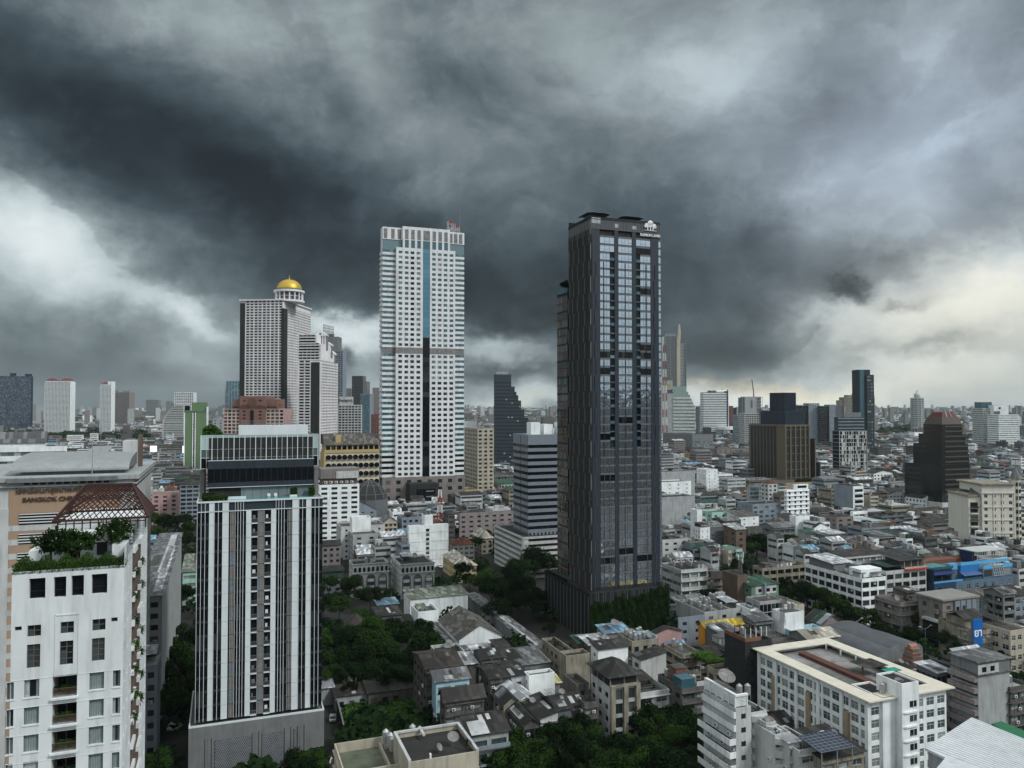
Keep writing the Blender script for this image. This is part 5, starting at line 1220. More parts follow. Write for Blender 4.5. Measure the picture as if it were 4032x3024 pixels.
# street between pool tower and pale tower
bd('town_house','blue-grey gable-ended hall with a brown roof','building','G',180,1060,15,-26,482,'bgrey',('gable','sheet_taupe',6.5,'v'),'sparse',cl=0,ov=dict(wf=.3))
bd('arcade_building','white arcaded block just behind the blue-grey gable','building','G',440,1000,17,-14,530,'offwhite',fl(),'win',cl=1)
s=bd('apartment_building','stepped white block with an empty upper wall behind the arched shophouses','building','G',192,1190,18,-18,550,'offwhite',fl('slab'),'sparse',cl=2,ov=dict(wf=.2))
bd('apartment_building','tall windowless white cube on top of the stepped white block','building','G',283,1118,22.5,-8,436,'white',fl('pale'),'blank',cl=0,foot=False)
bd('apartment_building','light grey block with paired windows before the stepped white one','building','G',290,1255,15.5,222,492,'lgrey',fl('slab'),'sparse','win',cl=3)
s=bd('apartment_building','bright white block with one column of stair windows','building','G',745,1185,22,735,1070,'white',fl('pale',.5),None,'sparse',cl=1,ac=3)
g=lambda x:s.a*(x-745)/325
m=MB();m.box(g(875),.2,s.H,g(942),7,s.H+5,wm('white'));m.cyl(g(890),3,s.H+5,s.H+7,1.1,wm('dgrey'));m.cyl(g(920),3,s.H+5,s.H+7,1.1,wm('dgrey'));m.obj('stair_tower',s.root)
for k in range(9):m=MB();z=s.H-3.4-k*2.35;m.box(g(885),-.03,z,g(912),-.003,z+1.5,GL);m.box(g(885),-.1,z-.2,g(912),-.03,z,wm('white'));m.obj('window',s.root);m=MB();m.box(0,-.12,z-.5 if k%2 else z-.45,s.a,-.004,z-.38,wm('lgrey'));(m.obj('ledge',s.root)if k%2==0 else None)
bd('town_house','cream classical house with a small pediment in the narrow street','building','G',545,1150,17,-12,652,'cream',('gable','sheet_tin',2.6,'v'),'winw',cl=0,ov=dict(ledge=.5,g=GL,bay=2.8))
bd('shophouse','blue-grey block with a tall rooftop box behind the bright white one','building','G',690,1115,19,650,880,'bgrey',fl(),'win',cl=3)
bd('school_building','school block with a cream top and orange tiled skirt roof','building','G',1108,1340,9,1070,1282,'offwhite',hp('orange',3.2),'winw',cl=0,ov=dict(g=GL))
s_=bd('town_house','yellow house with a pale hipped roof by the school garden','house','G',1155,1512,8,1025,1300,'yellow',hp('creamroof',3.6),'winw',cl=0,ov=dict(g=GL))
bd('town_house','cream hipped-roof hall behind the school trees','house','G',1340,1285,9,1262,1432,'dcream',hp('creamroof',4),'win',cl=0)
# arched shophouses
def arches(label,r,xc,yc,h,xl,xr,n,small=8):
    s=bd('shophouse',label,'building',r,xc,yc,h,xl,xr,'offwhite',fl('dslab'),'blank','win',cl=4,ac=2,kinds=['tin_canopy','water_tank','satellite_dish','stair_hut','roof_railing'])
    a,H=s.a,s.H;W0=wm('offwhite')
    def arch(cx,z0,w_,hh,nm,inner,ring=.35):
        m=MB();k=12;r_=w_/2;pts=[(cx-r_,z0),(cx+r_,z0)]+[(cx+r_*math.cos(math.pi*q/k),z0+hh-r_+r_*math.sin(math.pi*q/k))for q in range(k+1)]
        m.poly([(x,-.02,z)for x,z in pts],inner)
        o=[(cx+(r_+ring*f)*math.cos(math.pi*q/k),z0+hh-r_+(r_+ring*f)*math.sin(math.pi*q/k))for f in(0,1)for q in range(k+1)]
        for q in range(k):
            i0,i1,o0,o1=o[q],o[q+1],o[q+k+1],o[q+k+2]
            m.poly([(i0[0],-.35,i0[1]),(o0[0],-.35,o0[1]),(o1[0],-.35,o1[1]),(i1[0],-.35,i1[1])][::-1],W0);m.poly([(i0[0],-.35,i0[1]),(i1[0],-.35,i1[1]),(i1[0],-.02,i1[1]),(i0[0],-.02,i0[1])],W0)
            m.poly([(o0[0],-.35,o0[1]),(o1[0],-.35,o1[1]),(o1[0],-.02,o1[1]),(o0[0],-.02,o0[1])][::-1],W0)
        m.box(cx-r_-ring,-.35,z0,cx-r_,-.02,z0+hh-r_,W0);m.box(cx+r_,-.35,z0,cx+r_+ring,-.02,z0+hh-r_,W0)
        if w_>2.5:
            for q in range(int(hh/3.0)):m.cyl(cx,-.05,z0+.3+q*3.0,z0+1.3+q*3.0,r_*.75,W0,n=14);m.box(cx-r_*.7,-.1,z0+1.4+q*3,cx+r_*.7,-.04,z0+2.7+q*3,GLI)
        m.obj(nm,s.root)
    for i in range(n):arch(a*(i+.5)/n,1,a/n*.78,H-5.6,'arch',wm('dgrey'))
    q=n*small//3
    for i in range(q):arch(a*(i+.5)/q,H-3.6,a/q*.6,2.2,'small_arch',GLX,.16)
    m=MB();m.box(-.2,-.9,H-4.0,a+.2,0,H-3.7,W0);m.box(-.3,-.5,H-.3,a+.3,.2,H+.1,wm('lgrey'));m.obj('ledge',s.root)
arches('grimy white block with three giant arches and a row of small ones above','G',680,1500,15,605,955,3)
arches('white block with giant arches, terraces and lean-to roofs beside a lane','G',290,1500,15,258,580,3)
bd('shophouse','narrow grey building with a slate roof hugging the pool tower','building','G',40,1345,15,-12,190,'mauve',ga('dtin',1.5),'win',cl=0)
bd('shophouse','white narrow slab right behind the pool tower edge','building','G',45,1060,22,-12,130,'white',fl(),'win','win',cl=1)
bd('shophouse','low house with a dark green roof under the arched block','house','G',60,1610,7,-10,200,'lgrey',ga('dgreen',2),'win',cl=0)
bd('town_house','dark-roofed low house between lane and trees','house','G',50,1560,9,-8,215,'grey',sh('dtin',.8),'win',cl=0)
# white/green roofed hall and the steel-roofed warehouse
bd('warehouse','long white hall with a sage green corrugated roof','building','H',758,280,10,706,1228,'white',('shed','sheet_olive',.9,'u'),'blank','tiny',cl=0)
s=bd('warehouse','short white wing with a pale green roof and two black water tanks','building','H',820,385,9.5,765,990,'white',fl('slab',1.0),'blank','tiny',cl=0)
m=MB();m.poly([(1,3,s.z+.3),(s.a-3,3,s.z+.3),(s.a-3,s.b-1,s.z+1.6),(1,s.b-1,s.z+1.6)],MATS['sheet_olive']);m.obj('low_roof',s.root)
for x in(1.5,3.4):m=MB();m.cyl(x,1.7,s.z,s.z+1.6,.7,wm('dgrey'));m.obj('water_tank',s.root)
s=bd('warehouse','big gabled warehouse with a brown-grey sheet roof and skylight strips','building','H',1157,610,7.5,995,1505,'white',('gable','sheet_taupe',4.2,'v'),'blank','blank',cl=0)
m=MB();a,b,H=s.a,s.b,s.H
for i in range(4):
    y=b*(.18+.2*i)
    for sg in(-1,1):m.poly([(a/2+sg*.4,y,H+4.24-.16),(a/2+sg*a*.24,y,H+4.24-4.2*.48+.05),(a/2+sg*a*.24,y+.9,H+4.24-4.2*.48+.05),(a/2+sg*.4,y+.9,H+4.24-.16)][::sg],mat('skylight',(.5,.52,.48),.5,.1))if True else None
m.obj('skylight',s.root)
m=MB();m.poly([(.2,-3.4,H-2.7),(a-.2,-3.4,H-2.7),(a-.2,0,H-1.9),(.2,0,H-1.9)],MATS['sheet_tin']);m.obj('awning',s.root)
bd('warehouse','low grey lean-to roof along the gabled warehouse','building','H',1045,650,5,872,1148,'grey',sh('tin',1.2,'a'),'blank',cl=0,foot=False)
s=bd('covered_walkway','long pale covered walkway running beside the warehouse','walkway','J',235,690,5,-75,325,'grey',('shed','sheet_tin',.4,'v'),'blank',cl=0)
bd('covered_walkway','long pale carport roof with parked cars beneath it','carport','H',1640,560,4.5,-60,1700,'grey',('shed','sheet_tin',.3,'v'),'blank',cl=0)
# old shophouses, bottom centre
def old(label,*args,**k):return bd('shophouse',label,'shophouse',*args,**k)
old('decaying cream shophouse draped in creeper under a patched dark roof','H',890,850,15.5,786,1180,'grime',ga('rust',1.6),'shop','win',cl=0,ac=2)
s=old('narrow shophouse with light blue walls and a pale tin canopy','H',968,955,14,935,1240,'lblue',sh('tin',1.2),'wide','blank',cl=0)
old('shophouse pair with buckled dark sheet roofs behind the corrugated one','H',1042,1110,14.5,1000,1360,'grime',ga('dtin',2.0),'shop','win',cl=0,ac=2)
s=old('nearest shophouse with a two-tone corrugated roof and glazed upper floor','H',1243,1395,13,1125,1560,'lgrey',ga('dtin',1.9),'wide','blank',cl=0,ac=3)
m=MB();a,b,H=s.a,s.b,s.H;m.poly([(.3,-.5,H+.12),(a*.5,-.5,H+.12),(a*.5,b*.33,H+1.5),(.3,b*.33,H+1.5)],MATS['roof_pale']);m.obj('roof_patch',s.root)
m=MB();m.box(0,-1.1,H-3.4,a,0,H-3.1,wm('grime'));m.box(0,-1.1,H-3.1,a,-1.0,H-2.2,wm('bgrey'));m.box(0,-1.3,H-6.6,a+.4,0,H-6.4,wm('lgrey'));m.obj('balcony',s.root)
for i in range(9):m=MB();x=a*i/9+.3;m.box(x,-1.15,H-10.5,x+.08,-1.05,H-6.6,wm('lgrey'));m.obj('post',s.root)
old('small mint green gabled house with a pale patched roof','J',40,1145,9.5,-14,245,'pgreen',('gable','sheet_white',1.6,'v'),'sparse',cl=0)
old('grimy house with an arched gable and a black gridded front','J',132,1310,9,8,262,'grime',ga('dtin',1.4,'v'),'curd','sparse',cl=0,ac=6,ov=dict(bay=1.2))
old('black-roofed house with a clean white upper storey','J',265,1250,10,115,408,'offwhite',('shed','sheet_dtin',1.0,'v'),'shopw','blank',cl=0,ac=1)
old('dark fronted house under a buckled black gable roof','J',398,1180,11,285,515,'dgrey',ga('dtin',1.6),'blank','blank',cl=0)
old('weathered shophouse with barred windows next to the dark fronted one','J',515,1145,11,410,625,'grime',ga('rust',1.5),'shop','blank',cl=0,ac=1)
old('grey shophouse with a small open balcony above the roadside trees','J',625,1130,12,560,738,'grime',fl('dslab'),'shop','blank',cl=1,ac=2)
old('narrow grimy block with a sunken concrete roof terrace','J',555,975,14,455,662,'grime',fl('slab',1.4),'sparse','blank',cl=1)
old('clean white terrace house with a dark shed roof and tall corner posts','J',172,905,12.5,132,382,'white',fl('slab',.8),'blank','sparse',cl=2,kinds=['tin_canopy','plant_pot'])
old('low building with a pale yellow sheet roof','J',215,985,9,175,425,'grey',sh('lemon',.7),'blank',cl=0)
old('stained beige block with a nearly windowless front wall','J',475,745,14,420,668,'dcream',fl('dslab'),'blank','blank',cl=3,kinds=['tin_canopy','stair_hut'])
old('streaked white block with a low dark roof in the middle of the shophouses','J',735,690,14.5,678,980,'white',sh('dtin',.8),'blank','sparse',cl=0)
s=old('terraced house with pale blue roof walls, dishes and water tanks','J',1015,625,14,895,1228,'dcream',fl('slab',1.2),'win','win',cl=6,kinds=['water_tank','satellite_dish','water_tank'])
m=MB();m.box(s.a*.25,s.b*.55,s.z,s.a-.3,s.b*.58,s.z+2.2,wm('lblue'));m.box(s.a-.6,.3,s.z,s.a-.35,s.b*.55,s.z+2.0,wm('lblue'));m.obj('terrace_wall',s.root)
old('house with a streaked white end wall and dark slanted roof','J',1085,775,12,1015,1292,'offwhite',('shed','sheet_dtin',1.4,'v'),'blank','win',cl=0)
s=old('house under a pale blue tin roof with a big dish at the green wall','J',792,560,13,727,992,'mauve',sh('lblue',1.0),'blank','blank',cl=0);link('satellite_dish',cl_mesh('satellite_dish',1),s.root,(s.a*.5,s.b*.4,s.H+.7))
old('pink walled house with a dark roof beside the green planted wall','J',1200,560,12,1172,1416,'pink',ga('dtin',1.4,'v'),'blank',cl=0)
old('low lean-to with a sky blue sheet roof','J',1300,668,8,1290,1440,'grime',sh('lblue',.6),'blank',cl=0)
old('low house with a green and red roof at the foot of the black tower','J',575,640,11,520,660,'grime',sh('green',.8),'sparse',cl=0)
old('low house with a long white sheet roof beside the green and red one','J',665,655,11.5,580,850,'grime',sh('white',.7),'sparse',cl=0)
old('wide low roof of pale sheet near the covered walkway','J',30,830,10,-12,340,'grey',sh('tin',.9),'blank',cl=0)
old('terraced hut with a black roof and white canopy beside the walkway end','J',445,725,12.5,275,560,'dcream',fl('dslab'),'sparse','win',cl=4,kinds=['tin_canopy','tin_canopy','roof_railing','plant_pot'])
old('black-roofed cottage just in front of the gabled warehouse','H',1560,770,10.5,1415,1659,'grime',sh('dtin',.9),'blank','blank',cl=0)
old('white slanted tin roof laid over a low shed by the warehouse','H',1290,735,9,1235,1480,'grime',sh('white',.8),'blank',cl=0)
old('ramshackle house with a black tent-like roof and timber balcony','H',1345,770,11,1275,1535,'dgrey',ga('dtin',1.6),'balc','sparse',cl=0)
old('house with a white slanted roof and small satellite dish','H',1190,815,9.5,1135,1300,'grime',sh('white',1.0),'blank',cl=0)
old('peeling grey house with barred upper windows and a dark roof','H',1410,930,12,1310,1585,'grime',ga('dtin',.9),'shop','sparse',cl=0)
old('white-faced house with one square window and dark corrugated roof','J',25,910,12,-12,152,'offwhite',ga('dtin',.9),'sparse',cl=0)
old('gabled house with a striped black and pale sheet roof','H',1520,1140,10,1440,1659,'dcream',ga('dtin',1.7,'v'),'win',cl=0)
old('low dark house wedged behind the striped gable','H',1560,870,11.5,1540,1690,'lgrey',fl('pale'),'blank',cl=0)
# cream-framed house with the pyramid roof and its neighbours
s=old('shophouse with a beige concrete frame and dark tiled pyramid roof','J',832,1003,15.5,675,1068,'offwhite',fl('slab',.7),'blank','win',cl=0)
a,b,H=s.a,s.b,s.H;m=MB();BG=wm('dcream')
for x in(0,a*.44,a*.86):m.box(x,-.9,0,x+a*.14,0,H,BG)
m.box(0,-.9,H,a,0,H+.5,BG);m.obj('frame',s.root)
for k in range(4):
    for x0,x1 in((.16,.42),(.60,.84)):m=MB();z=H-3.1-k*3.4;m.box(a*x0,-.12,z,a*x1,-.01,z+2.3,GL);m.box(a*x0,-.5,z-.9,a*x1,-.02,z-.1,wm('lgrey'));m.box(a*(x0+x1)/2-.04,-.18,z,a*(x0+x1)/2+.04,-.12,z+2.3,FRD);m.obj('window',s.root)
m=MB();
for x in(.2,a/2,a-.4):
    for y in(.2,b*.33,b*.66,b-.4):m.box(x,y,H-.2,x+.25,y+.25,H+2.6,BG)
m.box(.5,.5,H-.2,a-.5,b-.5,H+1.9,GLX);m.obj('roof_room',s.root)
m=MB();e=.9;p=[(-e,-e,H+2.5),(a+e,-e,H+2.5),(a+e,b+e,H+2.5),(-e,b+e,H+2.5)];t1,t2=(a/2,a*.5,H+5.2),(a/2,b-a*.5,H+5.2);RF=MATS['sheet_dtin']
for f in((p[0],p[1],t1),(p[1],p[2],t2,t1),(p[2],p[3],t2),(p[3],p[0],t1,t2)):m.poly(f,RF)
m.poly([(x,y,z-.12)for x,y,z in reversed(p)],RF);m.obj('pyramid_roof',s.root)
old('white shophouse with terrace garden and grey canopy beside the pyramid roof','J',1070,1050,12.5,-13,1318,'offwhite',fl('dslab',1.1),'shopw',cl=5,kinds=['tin_canopy','plant_pot','plant_pot','roof_railing'],ov=dict(ledge=.8,g=GL))
s=old('soot-stained corner block with a glass roof room and brick red hut','J',1420,1012,14.5,1225,1642,'grime',fl('slab',.8),'shop','win',cl=5,ac=5,kinds=['stair_hut','water_tank','roof_railing','satellite_dish'])
m=MB();a=s.a;m.box(a*.25,s.b*.5,s.z,a*.6,s.b*.75,s.z+3.6,wm('brick'));m.box(a*.22,s.b*.48,s.z+3.6,a*.65,s.b*.8,s.z+3.75,MATS['roof_slab']);m.obj('brick_hut',s.root)
m=MB();m.box(0,0,s.H,a*.48,4,s.H+2.2,GLB);m.box(a*.55,0,s.H,a,.2,s.H+1.1,wm('offwhite'));m.obj('glass_room',s.root)
old('soiled long block with louvred windows behind the black burnt-looking wall','Q',600,590,13.5,505,915,'dcream',fl('dslab'),'shop','win',cl=4,ac=3,kinds=['tin_canopy','plant_pot','tin_canopy','stair_hut'])
s=old('tall blackened concrete block with a brick parapet and bare roof frame','Q',925,290,22.5,-9,1212,'black',fl('dslab',1.2),'sparse','blank',cl=4,kinds=['water_tank','roof_railing','tin_canopy'])
m=MB();a,b,H=s.a,s.b,s.H;m.box(0,0,H,a*.6,.25,H+1,wm('brick'));m.box(0,.25,H,.25,b,H+1,wm('brick'))
for i in range(5):m.box(a*i/5,0,H+1,a*i/5+.2,.2,H+3.4,wm('offwhite'));m.box(a*i/5,b*.5,H,a*i/5+.2,b*.5+.2,H+3.4,wm('grime'))
m.obj('parapet',s.root)
# courtyard block, bottom right
P=place('O',343,1182,20.5,0,885);P.b=37;a,b,H=P.a,P.b,P.h
t=rootof('apartment_building','courtyard apartment block with a wide cream roof rim','building',P);WI=wm('white');RIM=mat('roof_rim',(.62,.59,.50),.7,.2,2,.1,streak=False)
mb=MB();ws=[];facade(mb,ws,'L',a,b,0,H,'winw',WI,2.75,bay=2.9,wf=.78,sill=.18,head=.86,g=GLI,top=1.2);facade(mb,ws,'F',a,b,0,H,'winw',WI,2.75,bay=3.2,wf=.7,sill=.2,head=.85,g=GLI,top=1.2);facade(mb,ws,'R',a,b,0,H,'win',WI,2.75);facade(mb,ws,'B',a,b,0,H,None,WI)
for i in range(6):y=b*i/5-(.9 if i==5 else 0);mb.box(-.5,y,0,0,y+.9,H-.6,WI)
for i in range(3):y=b*(i+.45)/3;mb.box(-.7,y,0,-.0,y+1.1,H-4.6,wm('tan'))
mb.obj('wall',t);put_windows(t,ws,90,True)
m=MB();e=1.3;w_=2.6
for(x0,y0,x1,y1)in((-e,-e,a+e,w_),(-e,b-w_,a+e,b+e),(-e,w_,w_,b-w_),(a-w_,w_,a+e,b-w_)):m.box(x0,y0,H,x1,y1,H+.3,RIM)
m.obj('roof_rim',t)
m=MB();m.box(w_*.2,w_*.2,H-1.4,a-w_*.2,b-w_*.2,H-1.3,mat('slab_stained',(.24,.24,.235),.9,.8,.35,.5,streak=False));m.box(a*.42,3,H-1.3,a*.52,b-4,H-.5,mat('gutter_red',(.10,.045,.035),.8,.3));m.obj('roof',t)
for i in range(7):
    for x in(w_+.1,a-w_-.4):m=MB();m.box(x,3+i*(b-6)/6,H-1.3,x+.3,3.3+i*(b-6)/6,H,WI);m.obj('rim_post',t)
m=MB();m.box(a*.6,b*.42,H-1.3,a*.62,b*.42+.2,H+1.2,wm('brown'));m.box(a*.55,b*.35,H+1.2,a*.85,b*.5,H+1.3,MATS['sheet_rust']);m.box(a*.75,b*.3,H+.4,a*.95,b*.36,H+.5,mat('tarp_green',(.03,.28,.2),.7,.1));m.obj('roof_canopy',t)
for x,y in((3,1.6),(4.7,2.2),(6.5,1.2)):link('water_tank',cl_mesh('water_tank'),t,(x+a*.1,y,H+.3),0,(.9,.9,.8))
link('satellite_dish',cl_mesh('satellite_dish',1),t,(a*.38,0,H+.3),0,(1.3,1.3,1.3))
P=place('O',437,1165,20.8,343,570);P.b=9
s=bd('stair_block','smooth white stair block projecting from the courtyard apartments','building','O',0,0,0,0,0,'white',fl('dslab',.4),'blank','wide',cl=0,P=P,foot=False,ov=dict(bay=4.5,wf=.5))
P=place('O',572,1065,24,-7,692)
s=bd('stair_tower','tallest white stair tower with curved ledges under each window','building','O',0,0,0,0,0,'white',fl('dslab',.4),'blank','blank',cl=0,P=P,foot=False)
for k in range(6):m=MB();z=s.H-5.4-k*3.1;m.box(s.a*.45,-.05,z,s.a*.85,-.003,z+1.4,GL);m.box(s.a*.45,-.12,z,s.a*.85,-.05,z+.06,FRW);m.box(s.a*.64,-.12,z,s.a*.66,-.05,z+1.4,FRW);m.obj('window',s.root);m=MB();m.prism([(0,0),(s.a*.2,-.35),(s.a*.8,-.35),(s.a,0)],z-1.1,z-.75,wm('white'));m.obj('ledge',s.root)
# louvred white block, nearest at the bottom
s=bd('apartment_building','white block with deep planter balconies and a louvred roof storey','building','Q',822,1012,20.8,468,988,'offwhite',fl('dslab',.5),'sparse','band',cl=0,ac=3,fh=2.7,ov=dict(top=.6,g=GL))
a,b,H=s.a,s.b,s.H;W0=wm('white')
for k in range(7):m=MB();z=H-2.1-k*2.75;e=1.6 if k>1 else.5;m.box(-e,0,z,0,b,z+.2,W0);m.box(-e,0,z+.2,-e+.15,b,z+1.3,W0);m.box(-e+.15,0,z+.2,0,.15,z+1.3,W0);m.obj('balcony',s.root)
for k in range(4):link('air_conditioner',cl_mesh('air_conditioner'),s.root,(-.1,b*(.2+.2*k),H-6.2-2.75*(k%2)),-math.pi/2,(1.2,1.2,1.2))
m=MB()
for(face,W,n_)in(('L',b*.95,5),('F',a*.82,1)):
    for q in range(n_):
        s0,s1=W*q/n_+.2,W*(q+1)/n_-.2
        for j in range(7):p,q_=Pf(face,a,b,s0,.3,0),Pf(face,a,b,s1,.5,0);m.box(min(p[0],q_[0]),min(p[1],q_[1]),H+.2+j*.3,max(p[0],q_[0]),max(p[1],q_[1]),H+.38+j*.3,W0)
        for ss in(s0-.2,s1):p,q_=Pf(face,a,b,ss,.2,0),Pf(face,a,b,ss+.2,.6,0);m.box(min(p[0],q_[0]),min(p[1],q_[1]),H,max(p[0],q_[0]),max(p[1],q_[1]),H+2.5,W0)
m.box(.1,.1,H+2.3,a*.84,.7,H+2.7,W0);m.box(.1,.7,H+2.3,.7,b*.97,H+2.7,W0);m.box(1.0,1.0,H,a*.8,b*.9,H+2.2,wm('grime'));m.obj('louvre_screen',s.root)['kind']='stuff'
for x,y in((1.6,b*.28),(3.4,b*.24)):link('water_tank',cl_mesh('water_tank'),s.root,(a*.45+x,y,H+.3),0,(1.1,1.1,1.15))
link('satellite_dish',cl_mesh('satellite_dish',0),s.root,(a*.35,b*.45,H+2.2),0,(1.7,1.7,1.5))
# wavy-fronted row stepping right and down
for i,(xc,yc,xr_,h_,lab,rf)in enumerate(((988,1060,1160,18.5,'curved white apartment bay with wraparound window bands',fl('slab')),(1150,1170,1262,17.5,'second curved bay with a slatted grey roof room',fl('slab')),(1245,1300,1420,16.5,'third curved bay with planters above the lane',fl('dslab')),(1400,1380,1515,15.8,'fourth bay with a white canopy and teal curtains',sh('white',.5)),(1505,1470,1760,14.8,'lattice-balconied house carrying a large solar array',fl('dslab')),(1765,1560,2215,13.6,'ochre-stained end house with a ribbed white awning',sh('dtin',.9)))):
    P=place('Q',xc,yc,h_,-11,xr_)
    s=bd('apartment_building',lab,'building','Q',0,0,0,0,0,'offwhite' if i<5 else 'dcream',rf,'band' if i<3 else 'shopw','blank',P=P,cl=2 if rf[0]=='flat' and i!=4 else 0,ac=2,fh=2.7,ov=dict(g=GL)if i<3 else{},kinds=['tin_canopy','roof_railing','plant_pot','satellite_dish'])
    if i<3:
        for k in range(6):m=MB();z=s.H-.6-k*2.7;pts=[(s.a*q/10,-.25-1.0*math.sin(math.pi*q/10))for q in range(11)]+[(s.a,.0),(0,.0)];m.prism(pts,z-1.3,z,wm('offwhite'));m.obj('curved_balcony',s.root)
    if i==4:
        q_=place('Q',1750,1488,s.H+1.3,1505,2120,foot=False);T=Matrix.Rotation(-TH,4,'Z')@Matrix.Translation((q_.o[0]-P.o[0]if 0 else 0,0,0));off=Matrix.Rotation(-TH,3,'Z')@Vector((q_.o[0]-P.o[0],q_.o[1]-P.o[1],0));kx,ky=q_.a/7,q_.b/7;m=MB();PVm=mat('solar_cell',(.025,.035,.06),.25,.05,1,.1,spec=.8);fr=mat('solar_frame',(.25,.27,.3),.4,.1)
        for q in range(7):
            for j in range(7):
                x,y=off.x+q*kx,off.y+j*ky;z=s.H+1.2+j*.12
                m.poly([(x+.04,y+.04,z),(x+kx-.04,y+.04,z),(x+kx-.04,y+ky-.04,z+.11),(x+.04,y+ky-.04,z+.11)],PVm)
                for(xa,ya,xb,yb)in((x,y,x+kx,y),(x,y,x,y+ky)):m.bar((xa,ya,z),(xb,yb,z+(.11 if yb>y+.5 else 0)),.03,fr)
        [m.box(off.x+q_.a*fx,off.y+q_.b*fy,s.H-2.2,off.x+q_.a*fx+.15,off.y+q_.b*fy+.15,s.H+1.3+fy,fr)for fx in(.05,.5,.95)for fy in(.05,.9)];m.obj('solar_array',s.root)
# big white roof in the bottom right corner
pts=[at('O',735,1515,z=30),at('O',880,1585,z=30),at('O',700,1800,z=30),at('O',1500,1800,z=30),at('O',1500,1478,z=30),at('O',1065,1300,z=30)]
c0=pts[0];o=thing('warehouse','huge bright white sheet roof filling the bottom corner','building',(c0.x,c0.y,0));m=MB();pl=[(p.x-c0.x,p.y-c0.y)for p in pts]
m.prism(pl,29.6,30,mat('roof_bigwhite',(.60,.64,.67),.55,.25,.8,.12,streak=False,bump=('X',9,.25)));
for f in[.03+.045*q for q in range(22)]:a_,b_=Vector(pl[5]).lerp(Vector(pl[0]),f),Vector(pl[4]).lerp(Vector(pl[3]),f);m.bar((a_.x,a_.y,30.0),(b_.x,b_.y,30.0),.035,wm('lgrey'))
m.obj('roof',o);m=MB();cx_=sum(p[0]for p in pl)/6;cy_=sum(p[1]for p in pl)/6;m.prism([(cx_+(x-cx_)*.93,cy_+(y-cy_)*.93)for x,y in pl],0,29.6,wm('lgrey'));m.obj('wall',o)
pts=[at('O',1205,1345,z=24),at('O',1500,1500,z=24),at('O',1500,1420,z=24),at('O',1275,1327,z=24)];c0=pts[0];o=thing('warehouse','strip of bright green roof behind the huge white one','building',(c0.x,c0.y,0));m=MB();m.prism([(p.x-c0.x,p.y-c0.y)for p in pts],23,24,mat('roof_grass_green',(.025,.14,.065),.6,.1,1,.1,streak=False));m.prism([(p.x-c0.x,p.y-c0.y)for p in pts],0,23,wm('lgrey'));m.obj('roof',o)
# bottom centre: white-parapet roof with green floor and steel tanks
P=place('H',640,1740,24,-6,0,foot=False)
c1,c2,c3=at('H',137,1460,z=23),at('H',870,1300,z=23),at('H',945,1395,z=23)
P=place('H',137,1460,23,-1,930);P.b=3
P=B_();P.o=(c1.x+12*math.sin(TH),c1.y-12*math.cos(TH));P.th=TH;P.a=abs(run(Vector((c1.x,c1.y,23)),TH,px('H',880,0)[0]));P.b=12.0;P.h=23;P.D=P.o[1];FOOT.append((P.o[0],P.o[1],math.cos(TH),math.sin(TH),P.a,P.b))
s=bd('apartment_building','nearest rooftop with white parapet, dark green floor and steel water tanks','building','H',0,0,0,0,0,'cream',('flat','roof_moss',1.7),'shopw','shopw',P=P,cl=0)
MATS['roof_moss']
m=MB();m.box(s.a*.47,.3,s.z,s.a*.49,s.b-.3,s.z+.9,wm('cream'));m.obj('parapet',s.root)
for x,y,k in((.50,10.2,1.5),(.53,8.4,1.5),(.535,6.8,1.5),(.80,10.6,1.5),(.86,9.2,1.5),(.76,8.6,1.3),(.70,5.8,1.3)):link('water_tank',cl_mesh('water_tank'),s.root,(s.a*x+.6,y,s.z),0,(1.05,1.05,k*.85))
m=MB();x0,x1=s.a*.64,s.a*.76;m.poly([(x0,7.4,s.z+.2),((x0+x1)/2,7.4,s.z+3.3),((x0+x1)/2,10.8,s.z+3.3),(x0,10.8,s.z+.2)][::-1],MATS['sheet_dtin']);m.poly([((x0+x1)/2,7.4,s.z+3.3),(x1,7.4,s.z+.2),(x1,10.8,s.z+.2),((x0+x1)/2,10.8,s.z+3.3)][::-1],MATS['sheet_dtin']);m.poly([(x0+.3,7.6,s.z),(x1-.3,7.6,s.z),((x0+x1)/2,7.6,s.z+2.9)],wm('brown'));m.obj('gable_hut',s.root)
# raised white roof frame in front
P2=B_();P2.o=(P.o[0]+math.cos(TH)*P.a*.56-math.sin(TH)*(-6.5),P.o[1]+math.sin(TH)*P.a*.56+math.cos(TH)*(-6.5));P2.th=TH;P2.a=12.2;P2.b=12;P2.h=26.0;P2.D=P2.o[1]
s=bd('roof_structure','open white roof frame with a blackened slab and dishes beside the green roof','building','H',0,0,0,0,0,'cream',('flat','roof_dslab',.9),'blank','blank',P=P2,cl=0,base=19)
m=MB();H=s.H;a,b=s.a,s.b
for(x0,y0,x1,y1)in((0,b-.5,a,b),(0,0,.5,b-.5),(a-.5,0,a,b-.5),(a*.38,b-3,a*.42,b-.5)):m.box(x0,y0,H+.0,x1,y1,H+.35,wm('offwhite'))
m.box(a*.3,0,H,a*.32,.5,H+.8,wm('white'));m.obj('beam',s.root);link('satellite_dish',cl_mesh('satellite_dish',0),s.root,(a*.75,b*.45,H-.9),0,(.9,.9,.9));link('satellite_dish',cl_mesh('satellite_dish',2),s.root,(a*.5,b*.3,H-.9),.8,(.6,.6,.6));link('plant_pot',cl_mesh('plant_pot',3),s.root,(a*.9,b*.2,H-.2))
